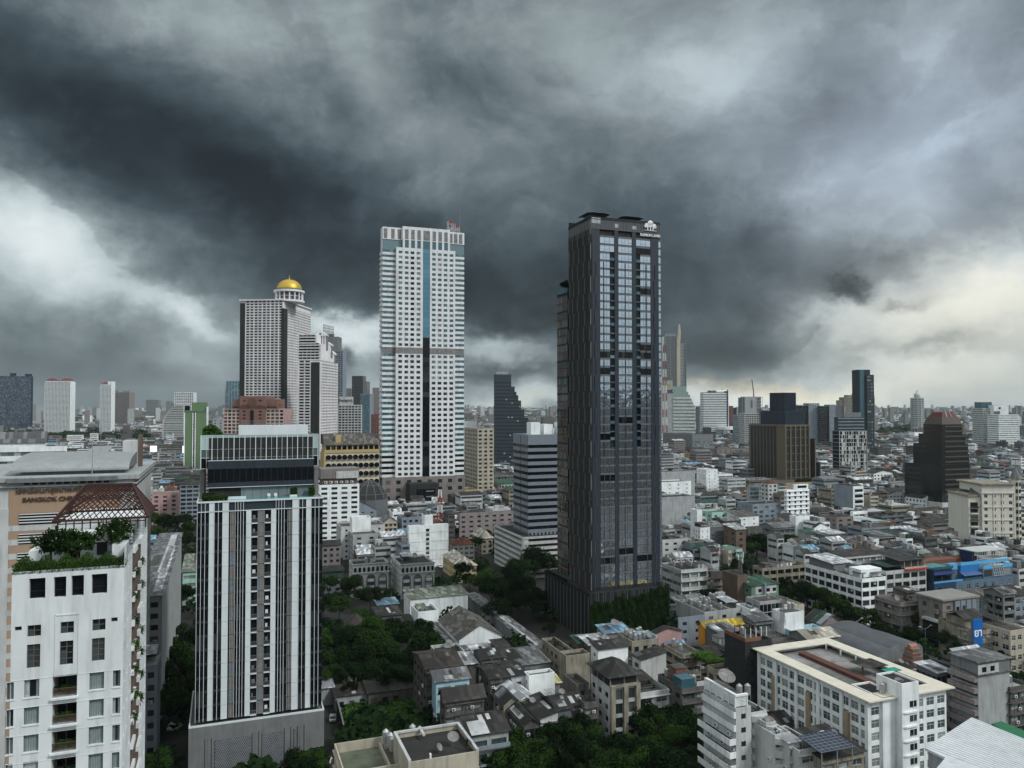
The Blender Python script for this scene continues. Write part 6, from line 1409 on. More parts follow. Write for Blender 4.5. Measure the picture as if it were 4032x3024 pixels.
# ---------------------------------------------------------------- right of the black tower: skyline
P=place('L',108,618,0,-30,205,D=1480,th=T0);t=rootof('office_building','pale stepped glass slab with a two-letter sign near its top','tower',P);mp=1480/F;Z_=lambda y:85+(1590-(1200+y*.4822))*mp
m=MB();m.box(0,0,0,P.a,30,P.h,wm('lgrey'));
for i,(x1,y)in enumerate(((316,666),(332,710),(347,735),(362,768),(373,795),(386,822))):m.box(P.a,i*.2,0,P.a+(x1-205)*.4822*mp,30-i*.2,Z_(y),glass('glass_mint',(.22,.30,.28),spec=.8,rough=.2,curtain=.1))
m.obj('wall',t);z=8;k=0
while z<P.h-30:m=MB();w_=0;ys=[(316,666),(332,710),(347,735),(362,768),(373,795),(386,822)];w_=max(x1 for x1,y in ys if Z_(y)>z+5);m.box(P.a,-1,z,P.a+(w_-205)*.4822*mp+.5,0,z+4,wm('offwhite'));m.obj('floor_band',t);z+=6.6
text('nt',13,t,(P.a*.78,-.6,P.h-24),m=FRD,ext=.3,bold=.25);m=MB();ym=mat('sign_yellow',(.5,.45,.1),.6,.1)
for i in range(4):m.box(P.a*.34+i*3,-.6,P.h-11-(i%2)*3,P.a*.34+i*3+1,-.2,P.h-5,ym);m.box(P.a*.34+i*3,-.6,P.h-9,P.a*.34+i*3+3,-.2,P.h-8,ym)
m.obj('sign',t)
P=place('L',140,255,0,-40,315,D=2200,th=T0);t=rootof('residential_tower','soaring skyline tower with a pale curved spire fin','tower',P);mp=2200/F*.4822;m=MB();a,H=P.a,P.h;CG=mat('wall_champagne',(.42,.38,.30),.6,.1,.2,.05)
m.box(0,2,0,95*mp,45,H,GLI);m.box(125*mp,3,0,172*mp,45,H-60*mp,GLI);m.box(98*mp,0,0,126*mp,40,H-10*mp,CG);m.poly([(98*mp,-1,H-70*mp),(126*mp,-1,H-60*mp),(132*mp,-1,H+30*mp),(124*mp,-1,H+98*mp),(115*mp,-1,H+98*mp),(110*mp,-1,H+30*mp)],CG);m.poly([(98*mp,9,H-70*mp),(110*mp,9,H+30*mp),(115*mp,9,H+98*mp),(124*mp,9,H+98*mp),(132*mp,9,H+30*mp),(126*mp,9,H-60*mp)],CG)
for(xa,za,xb,zb_)in((98,-70,110,30),(110,30,115,98),(124,98,132,30),(132,30,126,-60)):m.poly([(xa*mp,-1,H+za*mp),(xb*mp,-1,H+zb_*mp),(xb*mp,9,H+zb_*mp),(xa*mp,9,H+za*mp)],CG)
for x in(0,22,40,62,76,92,172):m.box(x*mp-1,-1,0,x*mp+1,6,H-(60*mp if x>120 else 0),wm('grey'))
m.obj('wall',t);
for k in range(0,64):m=MB();z=k*4.2+20;m.box(1,1,z,95*mp,2,z+1.4,wm('lgrey'));(m.box(126*mp,2,z,171*mp,3,z+1.6,wm('lgrey'))if z<H-60*mp else None);m.obj('floor_band',t)
def lattice_mast(label,x,y,z0,h,w_,n_,cols,r_=.3,nm='lattice_mast',z_base=0):
    o=thing(nm,label,'mast',(x,y,z_base));m=MB();
    for i in range(n_):
        za,zb_=z0+h*i/n_,z0+h*(i+1)/n_;wa,wb=w_*(1-.6*i/n_),w_*(1-.6*(i+1)/n_);c_=cols[(i//2)%len(cols)]
        for q in range(4):
            s0=((-1,-1),(1,-1),(1,1),(-1,1))[q];s1=((-1,-1),(1,-1),(1,1),(-1,1))[(q+1)%4]
            m.bar((s0[0]*wa/2,s0[1]*wa/2,za),(s0[0]*wb/2,s0[1]*wb/2,zb_),r_,c_);m.bar((s0[0]*wa/2,s0[1]*wa/2,za),(s1[0]*wb/2,s1[1]*wb/2,zb_),r_*.6,c_);m.bar((s0[0]*wb/2,s0[1]*wb/2,zb_),(s1[0]*wb/2,s1[1]*wb/2,zb_),r_*.6,c_)
    m.obj('frame',o);return o
p=at('L',137,330,D=1430);lattice_mast('red and white lattice mast rising behind the two-letter sign',p.x,p.y,0,p.z,9,26,[mat('mast_red',(.22,.045,.04),.6,.2),mat('mast_white',(.6,.6,.6),.6,.2)],.28)
p=at('G',1000,890,D=500);lattice_mast('red and white lattice mast in front of the pale tower podium',p.x,p.y,0,p.z,4,12,[MATS['mast_red'],MATS['mast_white']],.22)
bd('office_building','long grey concrete block with ribbed end walls below the two-letter tower','building','L',0,0,0,0,0,'grey',fl(),'band','band',cl=5,P=place('L',365,1060,0,125,535,D=1200),fh=4.5,ov=dict(top=10))
P=place('L',455,715,0,-40,660,D=1650,th=T0);t=rootof('hotel','white riverside hotel slab with a flat overhanging disc roof','hotel',P);m=MB();a,H=P.a,P.h;n=30;mp=1650/F*.4822
for k in range(n):z=H*k/n;m.box(0,0,z,a,30,z+H/n*.55,wm('white'));m.box(.5,.6,z+H/n*.55,a-.5,29,z+H/n,GL)
m.box(a-12*mp,-1,0,a-5*mp,0,H+6,wm('navy'));m.box(a-4*mp,-1,0,a,30,H+4,wm('white'));m.box(57*mp,4,H,110*mp,24,H+15*mp,wm('dgrey'));m.obj('wall',t)
m=MB();m.cyl(168*mp,14,H+4,H+10*mp,40*mp,wm('dgrey'),56*mp,n=24);m.cyl(168*mp,14,H+10*mp,H+16*mp,58*mp,wm('white'),40*mp,n=24);m.cyl(168*mp,14,H+16*mp,H+42*mp,.5,wm('grey'),n=5);m.obj('disc_roof',t)
m=MB();m.cyl(185*mp,0,0,Z_(1068)*0+22,70*mp,wm('white'),n=28);m.cyl(185*mp,0,22,30,66*mp,GLX,n=28);m.cyl(185*mp,0,30,36,70*mp,wm('white'),n=28);m.obj('rotunda',t)
def sk(label,r,xc,yc,xr,D,wall,Fs='win',th=T0,b=-30,cat='tower',nm='apartment_tower',fh=3.6,**k):return bd(nm,label,cat,r,0,0,0,0,0,wall,fl(),Fs,None,cl=k.pop('cl',0),P=place(r,xc,yc,0,b,xr,D=D,th=th),fh=fh,**k)
sk('thin blue-grey tower at the back edge of the disc-roofed hotel','L',418,828,456,1900,'bgrey','balc')
sk('red-brown slab tower beside the disc-roofed hotel','L',662,826,700,2300,'brick','win');sk('navy slab joined to the red-brown one','L',700,842,727,2320,'navy','win')
sk('faint grey block behind the navy slab','L',728,838,772,2900,'grey','win')
s=sk('unfinished pale tower with a leaning crane on top','L',793,750,925,1500,'lgrey','blank');mp=1500/F*.4822
m=MB();m.box(-22*mp,2,0,0,26,s.H-8*mp,wm('grey'));m.box(50*mp,-.6,s.H-90*mp,62*mp,0,s.H-30*mp,wm('dgrey'));m.obj('wing',s.root)
m=MB();
for k in range(11):m.box(s.a*.78,-1.5,s.H-3-k*7,s.a+2,0,s.H-2-k*7,RAIL);m.box(s.a*.78+k%4*3,-1.4,s.H-75,s.a*.78+k%4*3+.4,-1.2,s.H,RAIL)
m.obj('scaffold',s.root)['kind']='stuff'
m=MB();m.bar((s.a*.6,5,s.H),(s.a*.6,5,s.H+6),1.0,wm('grey'));m.bar((s.a*.62,5,s.H+4),(s.a*.5,5,s.H+34),.8,wm('grey'));m.obj('crane',s.root)
sk('balconied white hotel in front of the unfinished tower','L',792,885,905,1300,'offwhite','balc',nm='hotel',cat='hotel');sk('grey office beside the balconied white hotel','L',735,900,795,1350,'bgrey','band');sk('white stepped hotel wing by the dark crowned office','L',903,850,985,1500,'white','balc')
# brown-gold office with the navy crown
P=place('L',1118,988,0,832,1316,D=690,th=math.radians(24));t=rootof('office_building','brown and gold ribbed office block with a navy stepped crown','tower',P);a,b,H=P.a,P.b,P.h;GD=mat('wall_bronze',(.12,.095,.065),.5,.1,.5,.05);NV=mat('crown_navy',(.010,.022,.045),.35,.15,.5,.2,spec=.7)
m=MB();m.box(0,0,0,a,b,H,GLX);m.box(-.2,-.6,0,.2,b*.2,H,GD);m.box(-.62,b*.95,0,.2,b,H,GD);m.box(a,1,0,a+9,b*.8,H-12,GLX);m.box(a+9,2,0,a+16,b*.7,H-34,GLX);m.box(a+16,2.5,0,a+25,b*.6,H-52,GLX);m.box(-.6,-.6,H-.8,a,b,H+.6,GD);m.box(a+8,.9,0,a+9.2,3,H-12,GD);m.box(a+15,1.9,0,a+16.2,3,H-34,GD);m.box(a+23,2.4,0,a+25.2,4,H-52,GD);m.obj('wall',t)
for i in range(6):x=a*i/5-(.9 if i==5 else 0);m=MB();m.box(x,-.8,0,x+1.5,0,H,GD);m.obj('rib',t)
for i in range(9):y=b*(.2+.76*i/8);m=MB();m.box(-.2,y,0,0,y+.9,H,GD);m.obj('rib',t)
m=MB()
for k in range(9):z=k*7.2+4;m.box(0,-.3,z,a,0,z+.35,wm('concrete'))
m.obj('spandrel',t)['kind']='stuff'
z1=85+(1590-(1200+868*.4822))*700/F;z2=85+(1590-(1200+717*.4822))*705/F
m=MB();RM_=Matrix.Rotation(-P.th,4,'Z')@Matrix.Translation((-P.o[0],-P.o[1],0))
for xl_,xr_,za,zb_,D_ in((922,1278,H,z1,700),(997,1213,z1,z2,708)):
    q=place('L',1124,900,0,xl_,xr_,D=D_,th=P.th,foot=False);T=RM_@Matrix.Translation((q.o[0],q.o[1],0))@Matrix.Rotation(q.th,4,'Z');m.box(0,0,za-1,q.a,q.b,zb_,NV,T=T)
    for i in range(12):m.box(q.a*i/12,-.3,za,q.a*i/12+.35,0,zb_,wm('slate'),T=T);m.box(-.3,q.b*i/12,za,0,q.b*i/12+.35,zb_,wm('slate'),T=T)
m.obj('crown',t)
s=bd('office_building','tan retail podium with a hedge on its roof below the ribbed office','building','L',1130,1455,18,-40,1530,'tan',fl('slab'),'blank','blank',cl=0,foot=True)
rr=random.Random(1);m=MB()
for i in range(2500):c_=Vector((rr.uniform(s.a*.25,s.a),rr.uniform(.3,5),s.H+rr.uniform(-.5,2.6)));u_=Vector((rr.uniform(-1,1),rr.uniform(-1,1),rr.uniform(-1,1))).normalized()*.45;w2=u_.orthogonal();m.poly([c_-u_,c_+w2,c_+u_,c_-w2],LEAF)
m.obj('hedge',s.root)
# twin white and dark glass towers
s=sk('dark glass slab with a white lift tower bearing a round emblem','L',1222,822,1310,1300,'dgrey','cur',ov=dict(g=GLX),nm='office_tower');mp=1300/F*.4822
m=MB();m.box(88*mp,-3,0,175*mp,22,s.H+18*mp,wm('bgrey'));T_=Matrix.Translation((142*mp,-3.2,s.H-4*mp))@Matrix.Rotation(math.pi/2,4,'X');m.box(130*mp,-3.3,s.H-18*mp,154*mp,-3,s.H+8*mp,wm('offwhite'));m.cyl(0,0,.1,.5,8*mp,wm('grey'),n=14,T=T_);m.obj('lift_tower',s.root)
s=sk('mirror-dark office slab edged by two white piers','L',1400,825,1480,1290,'dgrey','cur',ov=dict(g=GLX),nm='office_tower');m=MB();m.box(s.a,-2,0,s.a+50*mp,20,s.H+10*mp,wm('bgrey'));m.box(s.a+50*mp,0,0,s.a+125*mp,20,s.H+2*mp,wm('dgrey'));m.box(s.a+120*mp,-1.5,0,s.a+127*mp,5,s.H,wm('lgrey'));m.obj('pier',s.root)
s=sk('beige stepped apartment complex behind the blue glass tower','M',190,340,440,1900,'dcream','win',nm='apartment_building',fh=3.6);m=MB();mp=1900/F*.4822;m.box(-30*mp,4,0,0,26,s.H-25*mp,wm('dcream'));m.box(35*mp,2,s.H,s.a,26,s.H+18*mp,wm('dcream'));m.box(100*mp,2,s.H+18*mp,s.a-6,26,s.H+32*mp,wm('dcream'));m.obj('upper_storey',s.root)
s=sk('slim tall tower, teal glass on one half and gridded on the other','M',306,115,402,1150,'slate','blank',nm='residential_tower',b=-22);mp=1150/F*.4822
m=MB();m.box(10*mp,-.5,0,45*mp,0,s.H,GLB);m.box(60*mp,-3,0,119*mp,22,s.H-42*mp,wm('slate'));m.obj('wing',s.root);z=20
while z<s.H-50*mp:
    m=MB()
    for i in range(3):m.box(66*mp+i*15*mp,-3.2,z,76*mp+i*15*mp,-3,z+2.6,GLI)
    m.obj('window',s.root);z+=5.2
# white-framed grid building
P=place('M',150,615,0,95,372,D=800,th=math.radians(12));t=rootof('office_building','glass block wrapped in a thin white irregular grid','building',P);a,b,H=P.a,P.b,P.h;m=MB();m.box(0,0,0,a,b,H,GLX);m.box(2,4,H,a,b,H+14,DG if False else MATS['wall_darkglass']);m.obj('wall',t);rr=random.Random(6);m=MB()
for k in range(14):z=H-k*4;m.box(-.3,-.6,z-.5,a+.3,-.02,z,wm('offwhite'));m.box(-.6,-.5,z-.5,-.02,b,z,wm('bgrey'))
for i in range(13):x=a*i/12;m.box(x-.2,-.62,0,x+.2,-.02,H,wm('offwhite'))if i%3==0 else[m.box(x+rr.uniform(-1,1),-.6,H-4*k-4,x+rr.uniform(-1,1)+1.3,-.03,H-4*k,wm('offwhite'))for k in range(14)]
m.obj('grid_frame',t)
m=MB()
for k in range(4):m.box(1.5,3.2,H+2+k*3.4,a,3.95,H+3+k*3.4,wm('bgrey'))
m.box(a*.3,6,H+14,a*.95,b*.8,H+19,wm('grey'));m.obj('upper_band',t)
# round tower with a ball on top
p=at('M',786,348,D=1900);mp=1900/F*.4822;t=thing('residential_tower','round white tower topped with a pale sphere','tower',(p.x,p.y,0));m=MB();m.cyl(0,0,24,p.z,46*mp,wm('offwhite'),n=24)
for q in range(12):an=q*math.pi/6+.1;m.cyl(46*mp*math.cos(an),46*mp*math.sin(an),0,p.z+1,4.2*mp,wm('lgrey'),n=8)
m.cyl(0,0,0,24,38*mp,wm('dgrey'),n=20);m.obj('wall',t);z=30
while z<p.z-4:m=MB();m.cyl(0,0,z,z+1.7,46.5*mp,GL,n=24);m.obj('floor_band',t);z+=4.6
m=MB();r_=25*mp;m.cyl(0,0,p.z,p.z+3,r_*.95,wm('lgrey'),n=20);m.rev([(r_*math.cos(q*.2618-.5),p.z+3+r_*.5+r_*math.sin(q*.2618-.5))for q in range(8)]+[(2,p.z+5+r_*1.45),(.2,p.z+9+r_*1.5)],wm('offwhite'),22);m.obj('sphere',t,smooth=True)
# black terraced office with the hipped crown
Zm=lambda y:85+(1590-(1400+y*.4822))*570/F;BK=mat('glass_smoke',(.012,.015,.016),.12,.4,.6,.5,spec=.6);BN=mat('band_bronze',(.065,.056,.046),.5,.2)
P=place('M',985,900,0,683,1215,D=555);t=rootof('office_building','black glass terraced tower with a red-brown hipped crown','tower',P);RM_=Matrix.Rotation(-P.th,4,'Z')@Matrix.Translation((-P.o[0],-P.o[1],0));m=MB()
for i,(xl_,xc_,xr_,y0,y1)in enumerate(((683,985,1215,1098,880),(755,988,1214,880,800),(757,990,1205,800,720),(800,992,1182,720,640),(842,995,1160,640,562))):
    q=place('M',xc_,900,0,xl_,xr_,D=555+i*3.2,foot=False);T=RM_@Matrix.Translation((q.o[0],q.o[1],0))@Matrix.Rotation(q.th,4,'Z');z0_,z1_=Zm(y0)if i else 13.9,Zm(y1);m.box(0,0,z0_,q.a,q.b,z1_,BK,T=T);k=z0_+1.4
    while k<z1_-.8:m.box(q.a*.12,-.3,k,q.a+.3,3,k+1.1,BN,T=T);(m.box(-.3,q.b*.55,k,2,q.b*.9,k+.5,BN,T=T)if i%2==0 else None);k+=3.6
m.obj('wall',t);T=T.copy();TT=RM_.inverted()@T
def frus(m,x0,x1,y0,y1,z0,X0,X1,Y0,Y1,z1,mm,mt):
    A=[(x0,y0,z0),(x1,y0,z0),(x1,y1,z0),(x0,y1,z0)];Bq=[(X0,Y0,z1),(X1,Y0,z1),(X1,Y1,z1),(X0,Y1,z1)];A=[tuple(T@Vector(v))for v in A];Bq=[tuple(T@Vector(v))for v in Bq]
    for i in range(4):m.poly([A[i],A[(i+1)%4],Bq[(i+1)%4],Bq[i]],mm)
    m.poly(Bq,mt)
a_,b_=q.a,q.b;m=MB();frus(m,0,a_,0,b_,Zm(565),a_*.08,a_*.9,b_*.08,b_*.9,Zm(505),mat('crown_brown',(.085,.072,.06),.5,.2,1,.1),MATS['roof_slab']);m.obj('crown',t)
m=MB();frus(m,a_*.1,a_*.88,b_*.1,b_*.88,Zm(505),a_*.24,a_*.74,b_*.24,b_*.74,Zm(463),mat('roof_maroon',(.10,.03,.025),.7,.15),MATS['roof_slab'])
for f in(.3,.62):m.bar(T@Vector((a_*(.1+.78*f),b_*.1,Zm(505)+.1)),T@Vector((a_*(.24+.5*f),b_*.24,Zm(463)+.1)),.3,wm('lgrey'))
m.obj('roof',t);a_,b_=P.a,P.b;m=MB();m.box(-1,-1,9.5,a_+1,b_,13.9,wm('offwhite'));m.box(-1,a_*0+.6,0,a_*.35,b_,9.5,wm('lgrey'))
for i in range(5):m.box(a_*.4+i*7,0,0,a_*.4+i*7+1.2,2,9.5,wm('offwhite'))
for k in range(3):m.box(-1.1,3,1.5+k*3,-.98,b_*.8,2.7+k*3,GLX)
m.obj('podium',t)
s=sk('white hotel slab with a rooftop logo box at the far edge','M',1322,430,1412,1300,'offwhite','band',nm='hotel',cat='hotel',ov=dict(sill=.5,head=.85));mp=1300/F*.4822;m=MB();m.box(5*mp,5,s.H,s.a,25,s.H+50*mp,GLB);m.obj('roof_box',s.root)
s=sk('white hotel tower with a blank dark-edged flank and square emblem','M',1412,405,1532,1290,'white','blank',nm='hotel',cat='hotel');m=MB();m.box(0,-.5,0,10,0,s.H-10,wm('dgrey'));m.box(40*mp,-.5,s.H-32*mp,55*mp,-.1,s.H-16*mp,wm('slate'));m.obj('emblem_panel',s.root)
sk('white balconied tower in front of the hotel with the square emblem','M',1452,482,1620,1240,'white','band',nm='apartment_tower',ov=dict(sill=.5,head=.85))
# beige ornate apartment block at the edge
P=place('M',1312,1045,0,-30,1700,D=405,th=T0);t=rootof('apartment_building','cream classical apartment block with cornices and paired windows','building',P);a,H=P.a,P.h;mp=405/F*.4822;CB=mat('wall_creamstone',(.58,.565,.50),.85,.2,.5,.06);ws=[];m=MB();xm=268*mp
facade(m,ws,'F',a,22,0,H-4,'winw',CB,3.4,s0=0,s1=xm,bay=4.6,wf=.40,rec=.25,g=GL);m.box(-.3,-.5,H-5.2,xm,0,H-4.6,CB);m.box(-.8,-1,H-.8,xm,22,H,wm('dcream'));m.box(0,-.05,H-4.6,xm,20,H-.8,CB)
for k in range(8):z=H-12.5-k*6.8;(m.box(-.15,-.35,z,xm,0,z+.3,CB)if z>2 else None)
for x in(0,.34,.60,.97):m.box(xm*x,-.25,0,xm*x+.7,0,H-5,CB)
facade(m,ws,'L',a,22,0,H-6,'win',CB,3.4);w0=-98*mp
m.box(w0,1.2,0,0,20,H-7,CB);m.box(w0-.5,.6,H-7,0,20,H-6,wm('dcream'));m.poly([(w0,.8,H-6),(0,.8,H-6),(0,10,H-3)],MATS['roof_slab'])
m.box(xm,3,0,a,22,H-16,CB);m.obj('wall',t);put_windows(t,ws,100,True)
for k in range(10):
    for i in(0,1):z=H-12-k*3.4;m=MB();m.box(w0+1+i*6,1.05,z,w0+4.8+i*6,1.15,z+2,GL);m.box(w0+.8+i*6,.2,z-.7,w0+5+i*6,1.1,z-.1,CB if k%2 else GL);m.obj('window',t)
m=MB();cx_=xm+40*mp;r_=36*mp;m.cyl(cx_,3,0,H+2,r_,CB,n=8);m.cyl(cx_,3,H+2,H+3,r_*1.2,wm('dcream'),n=8);m.cyl(cx_,3,H+3,H+8.5,r_*1.1,wm('grey'),.6,n=8);m.cyl(cx_,3,H+8.5,H+12,.15,wm('grey'),n=5);m.obj('turret',t)
for k in range(11):
    for dx in(-.33,.3):m=MB();z=H-1.5-k*3.6;m.box(cx_+dx*r_-.5,3-r_*.98,z,cx_+dx*r_+.5,3-r_*.90,z+2,GL);m.obj('window',t)
for k in range(12):m=MB();z=H-19-k*3.4;m.box(xm+78*mp,2.4,z,a,3,z+1.1,CB);m.box(xm+78*mp,2.9,z+1.1,a,3.0,z+2.6,GL);(m.obj('balcony',t)if z>1 else None)
# ---------------------------------------------------------------- right of the black tower: middle distance
def mid(label,r,xc,yc,h,xl,xr,wall,roof=fl(),Fs='win',Ss=None,nm='office_building',cat='building',**k):return bd(nm,label,cat,r,xc,yc,h,xl,xr,wall,roof,Fs,Ss,**k)
mid('blank streaked white block with a strip of small top windows','N',100,240,27,-14,410,'lgrey',fl('dslab'),'blank','blank',nm='warehouse',cl=2)
mid('white block with a gridded sun screen above the streaked wall','N',80,110,29,-14,378,'white',fl('dslab'),'tiny',cl=2,nm='warehouse')
mid('tall windowless grey-white block beside the black tower','N',60,20,32,-16,412,'lgrey',fl('slab'),'blank',cl=4,nm='warehouse')
mid('white L-shaped block with black square windows','L',480,1345,30,400,572,'white',fl('pale'),'tiny','tiny',cl=1);mid('white wing with ribbon windows right of the black square windows','L',575,1385,25,-16,695,'white',fl('pale'),'band',cl=3)
mid('ochre apartment block with small balconies on the low skyline','L',355,1215,24,-14,500,'ochre',fl(),'balc',nm='apartment_building',cl=4);mid('white block hugging the ochre apartments','L',215,1220,22,-14,350,'offwhite',fl(),'sparse',nm='apartment_building',cl=3)
mid('low grey brutalist hall with sunken panels behind the white blocks','L',570,1180,22,440,830,'stone',fl('slab'),'sparse',cl=4,ov=dict(bay=9));mid('grey glass-banded office beside the ribbed brown tower','L',700,1265,26,-26,835,'bgrey',fl(),'band',cl=2)
mid('curved white office with stacked ribbon windows','L',655,1420,24,-12,800,'offwhite',fl(),'band',cl=4)
for i,(x0,x1)in enumerate(((888,968),(970,1055),(1058,1142))):mid(['first of three blue-glass terraced houses, by the white end wall','middle of three blue-glass terraced houses','third blue-glass terraced house, under an orange roof hut'][i],'N',x0,150-i*6,24-i*.2,-10 if i else 858,x1,'lgrey',ga('tin',1.2),'bandd','blank',nm='town_house',cl=0,ov=dict(g=GLB,sill=.4),fh=3.0)
s=mid('small white roof room with an orange tiled roof','N',1050,115,28,-8,1130,'offwhite',hp('orange',1.5),'win',nm='roof_house',cl=0,foot=False)
s=mid('rounded white tower block of eight storeys with black windows','N',1212,175,28,1190,1408,'white',fl('pale',.6),'balc','sparse',nm='apartment_building',cl=0,ov=dict(wf=.35,rec=.5,bay=4.5,ledge=.7,g=GLX))
m=MB();m.box(s.a*.35,.5,s.H,s.a*.98,s.b*.8,s.H+3.2,wm('white'));m.box(s.a*.5,.42,s.H+.8,s.a*.9,.5,s.H+2.4,GLX);m.obj('penthouse',s.root)
mid('plain blue-grey apartment block with paired white windows','N',915,300,19,780,1160,'bgrey',fl('dslab'),'winw','sparse',nm='apartment_building',cl=6,ov=dict(bay=4.4,g=GLI))
mid('slate grey block with white-framed windows','N',545,535,17,-12,770,'dgrey',fl('slab',.5),'winw','blank',nm='apartment_building',cl=0,ov=dict(bay=3.9,wf=.55));mid('narrow brown block with a white slanted roof','N',770,520,19.5,660,855,'brown',sh('white',1.2),'sparse','sparse',nm='apartment_building',cl=0)
mid('white tower house with tiny square windows and roof tanks','N',458,505,20,392,543,'white',fl(),'tiny','sparse',nm='apartment_building',cl=3,ov=dict(bay=2.6));
mid('white walled block with barred black windows beside the tower','N',130,610,18,-14,350,'offwhite',fl('dslab'),'sparse',nm='apartment_building',cl=6,ov=dict(wf=.4));mid('taupe banded wing of the white walled block','N',358,628,17,-13,488,'mauve',fl(),'sparse',nm='apartment_building',cl=3)
mid('narrow white shophouse with open balconies and a cracked roof','N',490,662,13.5,-11,632,'offwhite',fl(),'shop',nm='shophouse',cat='shophouse',cl=2);
mid('cream end unit of a short shophouse row','N',700,705,11,640,730,'cream',fl(),'shopw','blank',nm='shophouse',cat='shophouse',cl=1);mid('pinkish unit in the short shophouse row','N',732,700,11,-12,772,'mauve',fl(),'shop',nm='shophouse',cat='shophouse',cl=1);mid('unit with a teal top storey in the short shophouse row','N',774,692,11.5,-12,825,'mint',fl(),'shop',nm='shophouse',cat='shophouse',cl=0)
mid('stained white office with long ledges and a mossy roof','N',292,872,16,120,522,'offwhite',fl('dslab',.5),'shop','band',cl=4,fh=3.5,ac=3,kinds=['water_tank','antenna','water_tank','stair_hut'])
mid('cream walk-up block half hidden by creepers and dark lean-tos','N',565,925,13,545,790,'dcream',ga('rust',1.6),'shop','blank',nm='shophouse',cat='shophouse',cl=0);mid('narrow red-brown block joined to the green house','N',783,920,16,-10,868,'brown',fl('dslab',.3),'blank','blank',nm='shophouse',cat='shophouse',cl=0)
s=mid('green house with white upper windows and an outside duct','N',903,1012,12.5,-11,1140,'green',('shed','sheet_green',.8,'u'),'sparse',nm='house',cat='house',cl=0);m=MB();m.box(s.a*.15,-.06,s.H-3.6,s.a*.92,-.01,s.H-.4,wm('offwhite'));
for f in(.25,.55,.78):m.box(s.a*f,-.12,s.H-2.8,s.a*f+1.6,-.06,s.H-1.5,GLX)
m.bar((s.a*.45,-.8,s.H-5),(s.a*.45,-.8,s.H+.8),.35,wm('bgrey'));m.obj('upper_front',s.root)
mid('long cream block with open galleries and plant boxes on the roof','N',1000,858,14,915,1385,'dcream',fl('dslab'),'balc','balc',cl=6,kinds=['stair_hut','tin_canopy','antenna'],ov=dict(g=GLX),nm='apartment_building')
s=mid('bright white stair tower with a narrow top by the streaked wall','N',432,352,24,-7,475,'white',fl('pale'),'blank',nm='apartment_building',cl=0)
mid('mint and white house with a rooftop terrace','N',560,372,14,-12,762,'mint',fl('moss'),'sparse',nm='house',cat='house',cl=4);mid('white hall with a brown hipped roof among low houses','N',800,405,13,690,968,'white',('shed','sheet_taupe',1.5,'u'),'tiny',nm='house',cat='house',cl=0)
mid('cracked concrete block with an empty grey end wall','N',875,500,13,850,1000,'grime',fl('dslab'),'blank','shop',nm='shophouse',cat='shophouse',cl=2);mid('house under a wide curved grey roof','N',1105,505,11,975,1285,'grey',ga('tin',2),'shop','shop',nm='shophouse',cat='shophouse',cl=0)
mid('black flanked block with a clean white front wall','N',1290,405,15,1236,1448,'white',fl('dslab'),'blank','blank',nm='shophouse',cat='shophouse',cl=3)
s=mid('white house with twin peaked gables','N',1455,500,12,1440,1570,'white',ga('dtin',2.4,'v'),'win',nm='house',cat='house',cl=0)
mid('long hall with a teal green sheet roof beside the twin gables','N',1420,560,9,1310,1565,'lgrey',('shed','sheet_green',1.0,'u'),'blank',nm='warehouse',cl=0)
mid('white shed with a flat pale sheet roof','N',1575,560,9.5,-12,1720,'offwhite',sh('white',.6),'band',nm='house',cat='house',cl=0)
mid('cream villa with a dark pyramidal roof in the low-rise','N',1430,365,11,1412,1550,'cream',hp('taupe',3),'win',nm='house',cat='house',cl=0)
# V region (slab tower group)
s=mid('tall plain grey slab with curved white balconies on its end','M',262,1068,27.5,107,347,'bgrey',fl('dslab',.4),'sparse','blank',nm='apartment_building',cl=2);m=MB();W0=wm('white');a=s.a;m.box(0,-.15,0,a,-.01,s.H,W0)
for k in range(6):z=s.H-4-k*3.9;m.box(a*.15,-.25,z,a*.92,-.15,z+1.9,GLX);m.prism([(a*.05,-.2),(a*.3,-.9),(a*.8,-.9),(a,-.2)],z-1.2,z-.1,W0)
m.obj('balcony_front',s.root)
s=mid('white stepped base of the plain grey slab','M',265,1278,14,240,380,'white',fl('pale'),'band','blank',nm='apartment_building',cl=0,foot=False)
mid('beige office with black ribbon windows and a blank side','M',285,945,21,190,370,'cream',fl(),'bandd','blank',cl=3,ov=dict(sill=.5,head=.9));mid('white barrel-roofed office with rows of square windows','M',432,962,19,347,587,'white',('gable','sheet_dtin',2.4,'v'),'win','win',cl=0,ov=dict(bay=4))
mid('brown framed apartment strip beside the grey slab','M',405,1150,18,350,470,'cream',fl('slab'),'shop','blank',nm='apartment_building',cl=2);mid('mud-brown gallery block behind the pool roof','M',470,1140,18,-14,545,'brown',fl('slab'),'shop',nm='apartment_building',cl=2)
mid('white pedimented town hall with a grey gable roof','M',830,1165,16,690,970,'white',('gable','sheet_dtin',3.2,'v'),'win','win',nm='town_house',cl=0);mid('white gabled annex with arched doors','M',560,1130,17,545,700,'offwhite',ga('dtin',2.4,'v'),'win',nm='town_house',cl=0)
mid('long stained grey depot under the white town hall','M',715,1265,11,550,905,'grey',fl('slab'),'sparse','sparse',nm='warehouse',cl=4);mid('small pale blue roof house on the depot','M',760,1225,14,672,835,'bgrey',fl(),'win',nm='house',cat='house',cl=0,foot=False)
s=mid('brick edged block with two turquoise rooftop pools','M',385,1370,11,-30,605,'brick',fl('pale',.4),'band','blank',nm='hotel',cat='hotel',cl=0);PW=MATS['pool_water']
for x0,x1,y0,y1 in((.05,.3,8,20),(.35,.85,1.5,6)):m=MB();m.box(s.a*x0,y0,s.z,s.a*x1,y1,s.z+.25,PW);m.obj('pool',s.root)
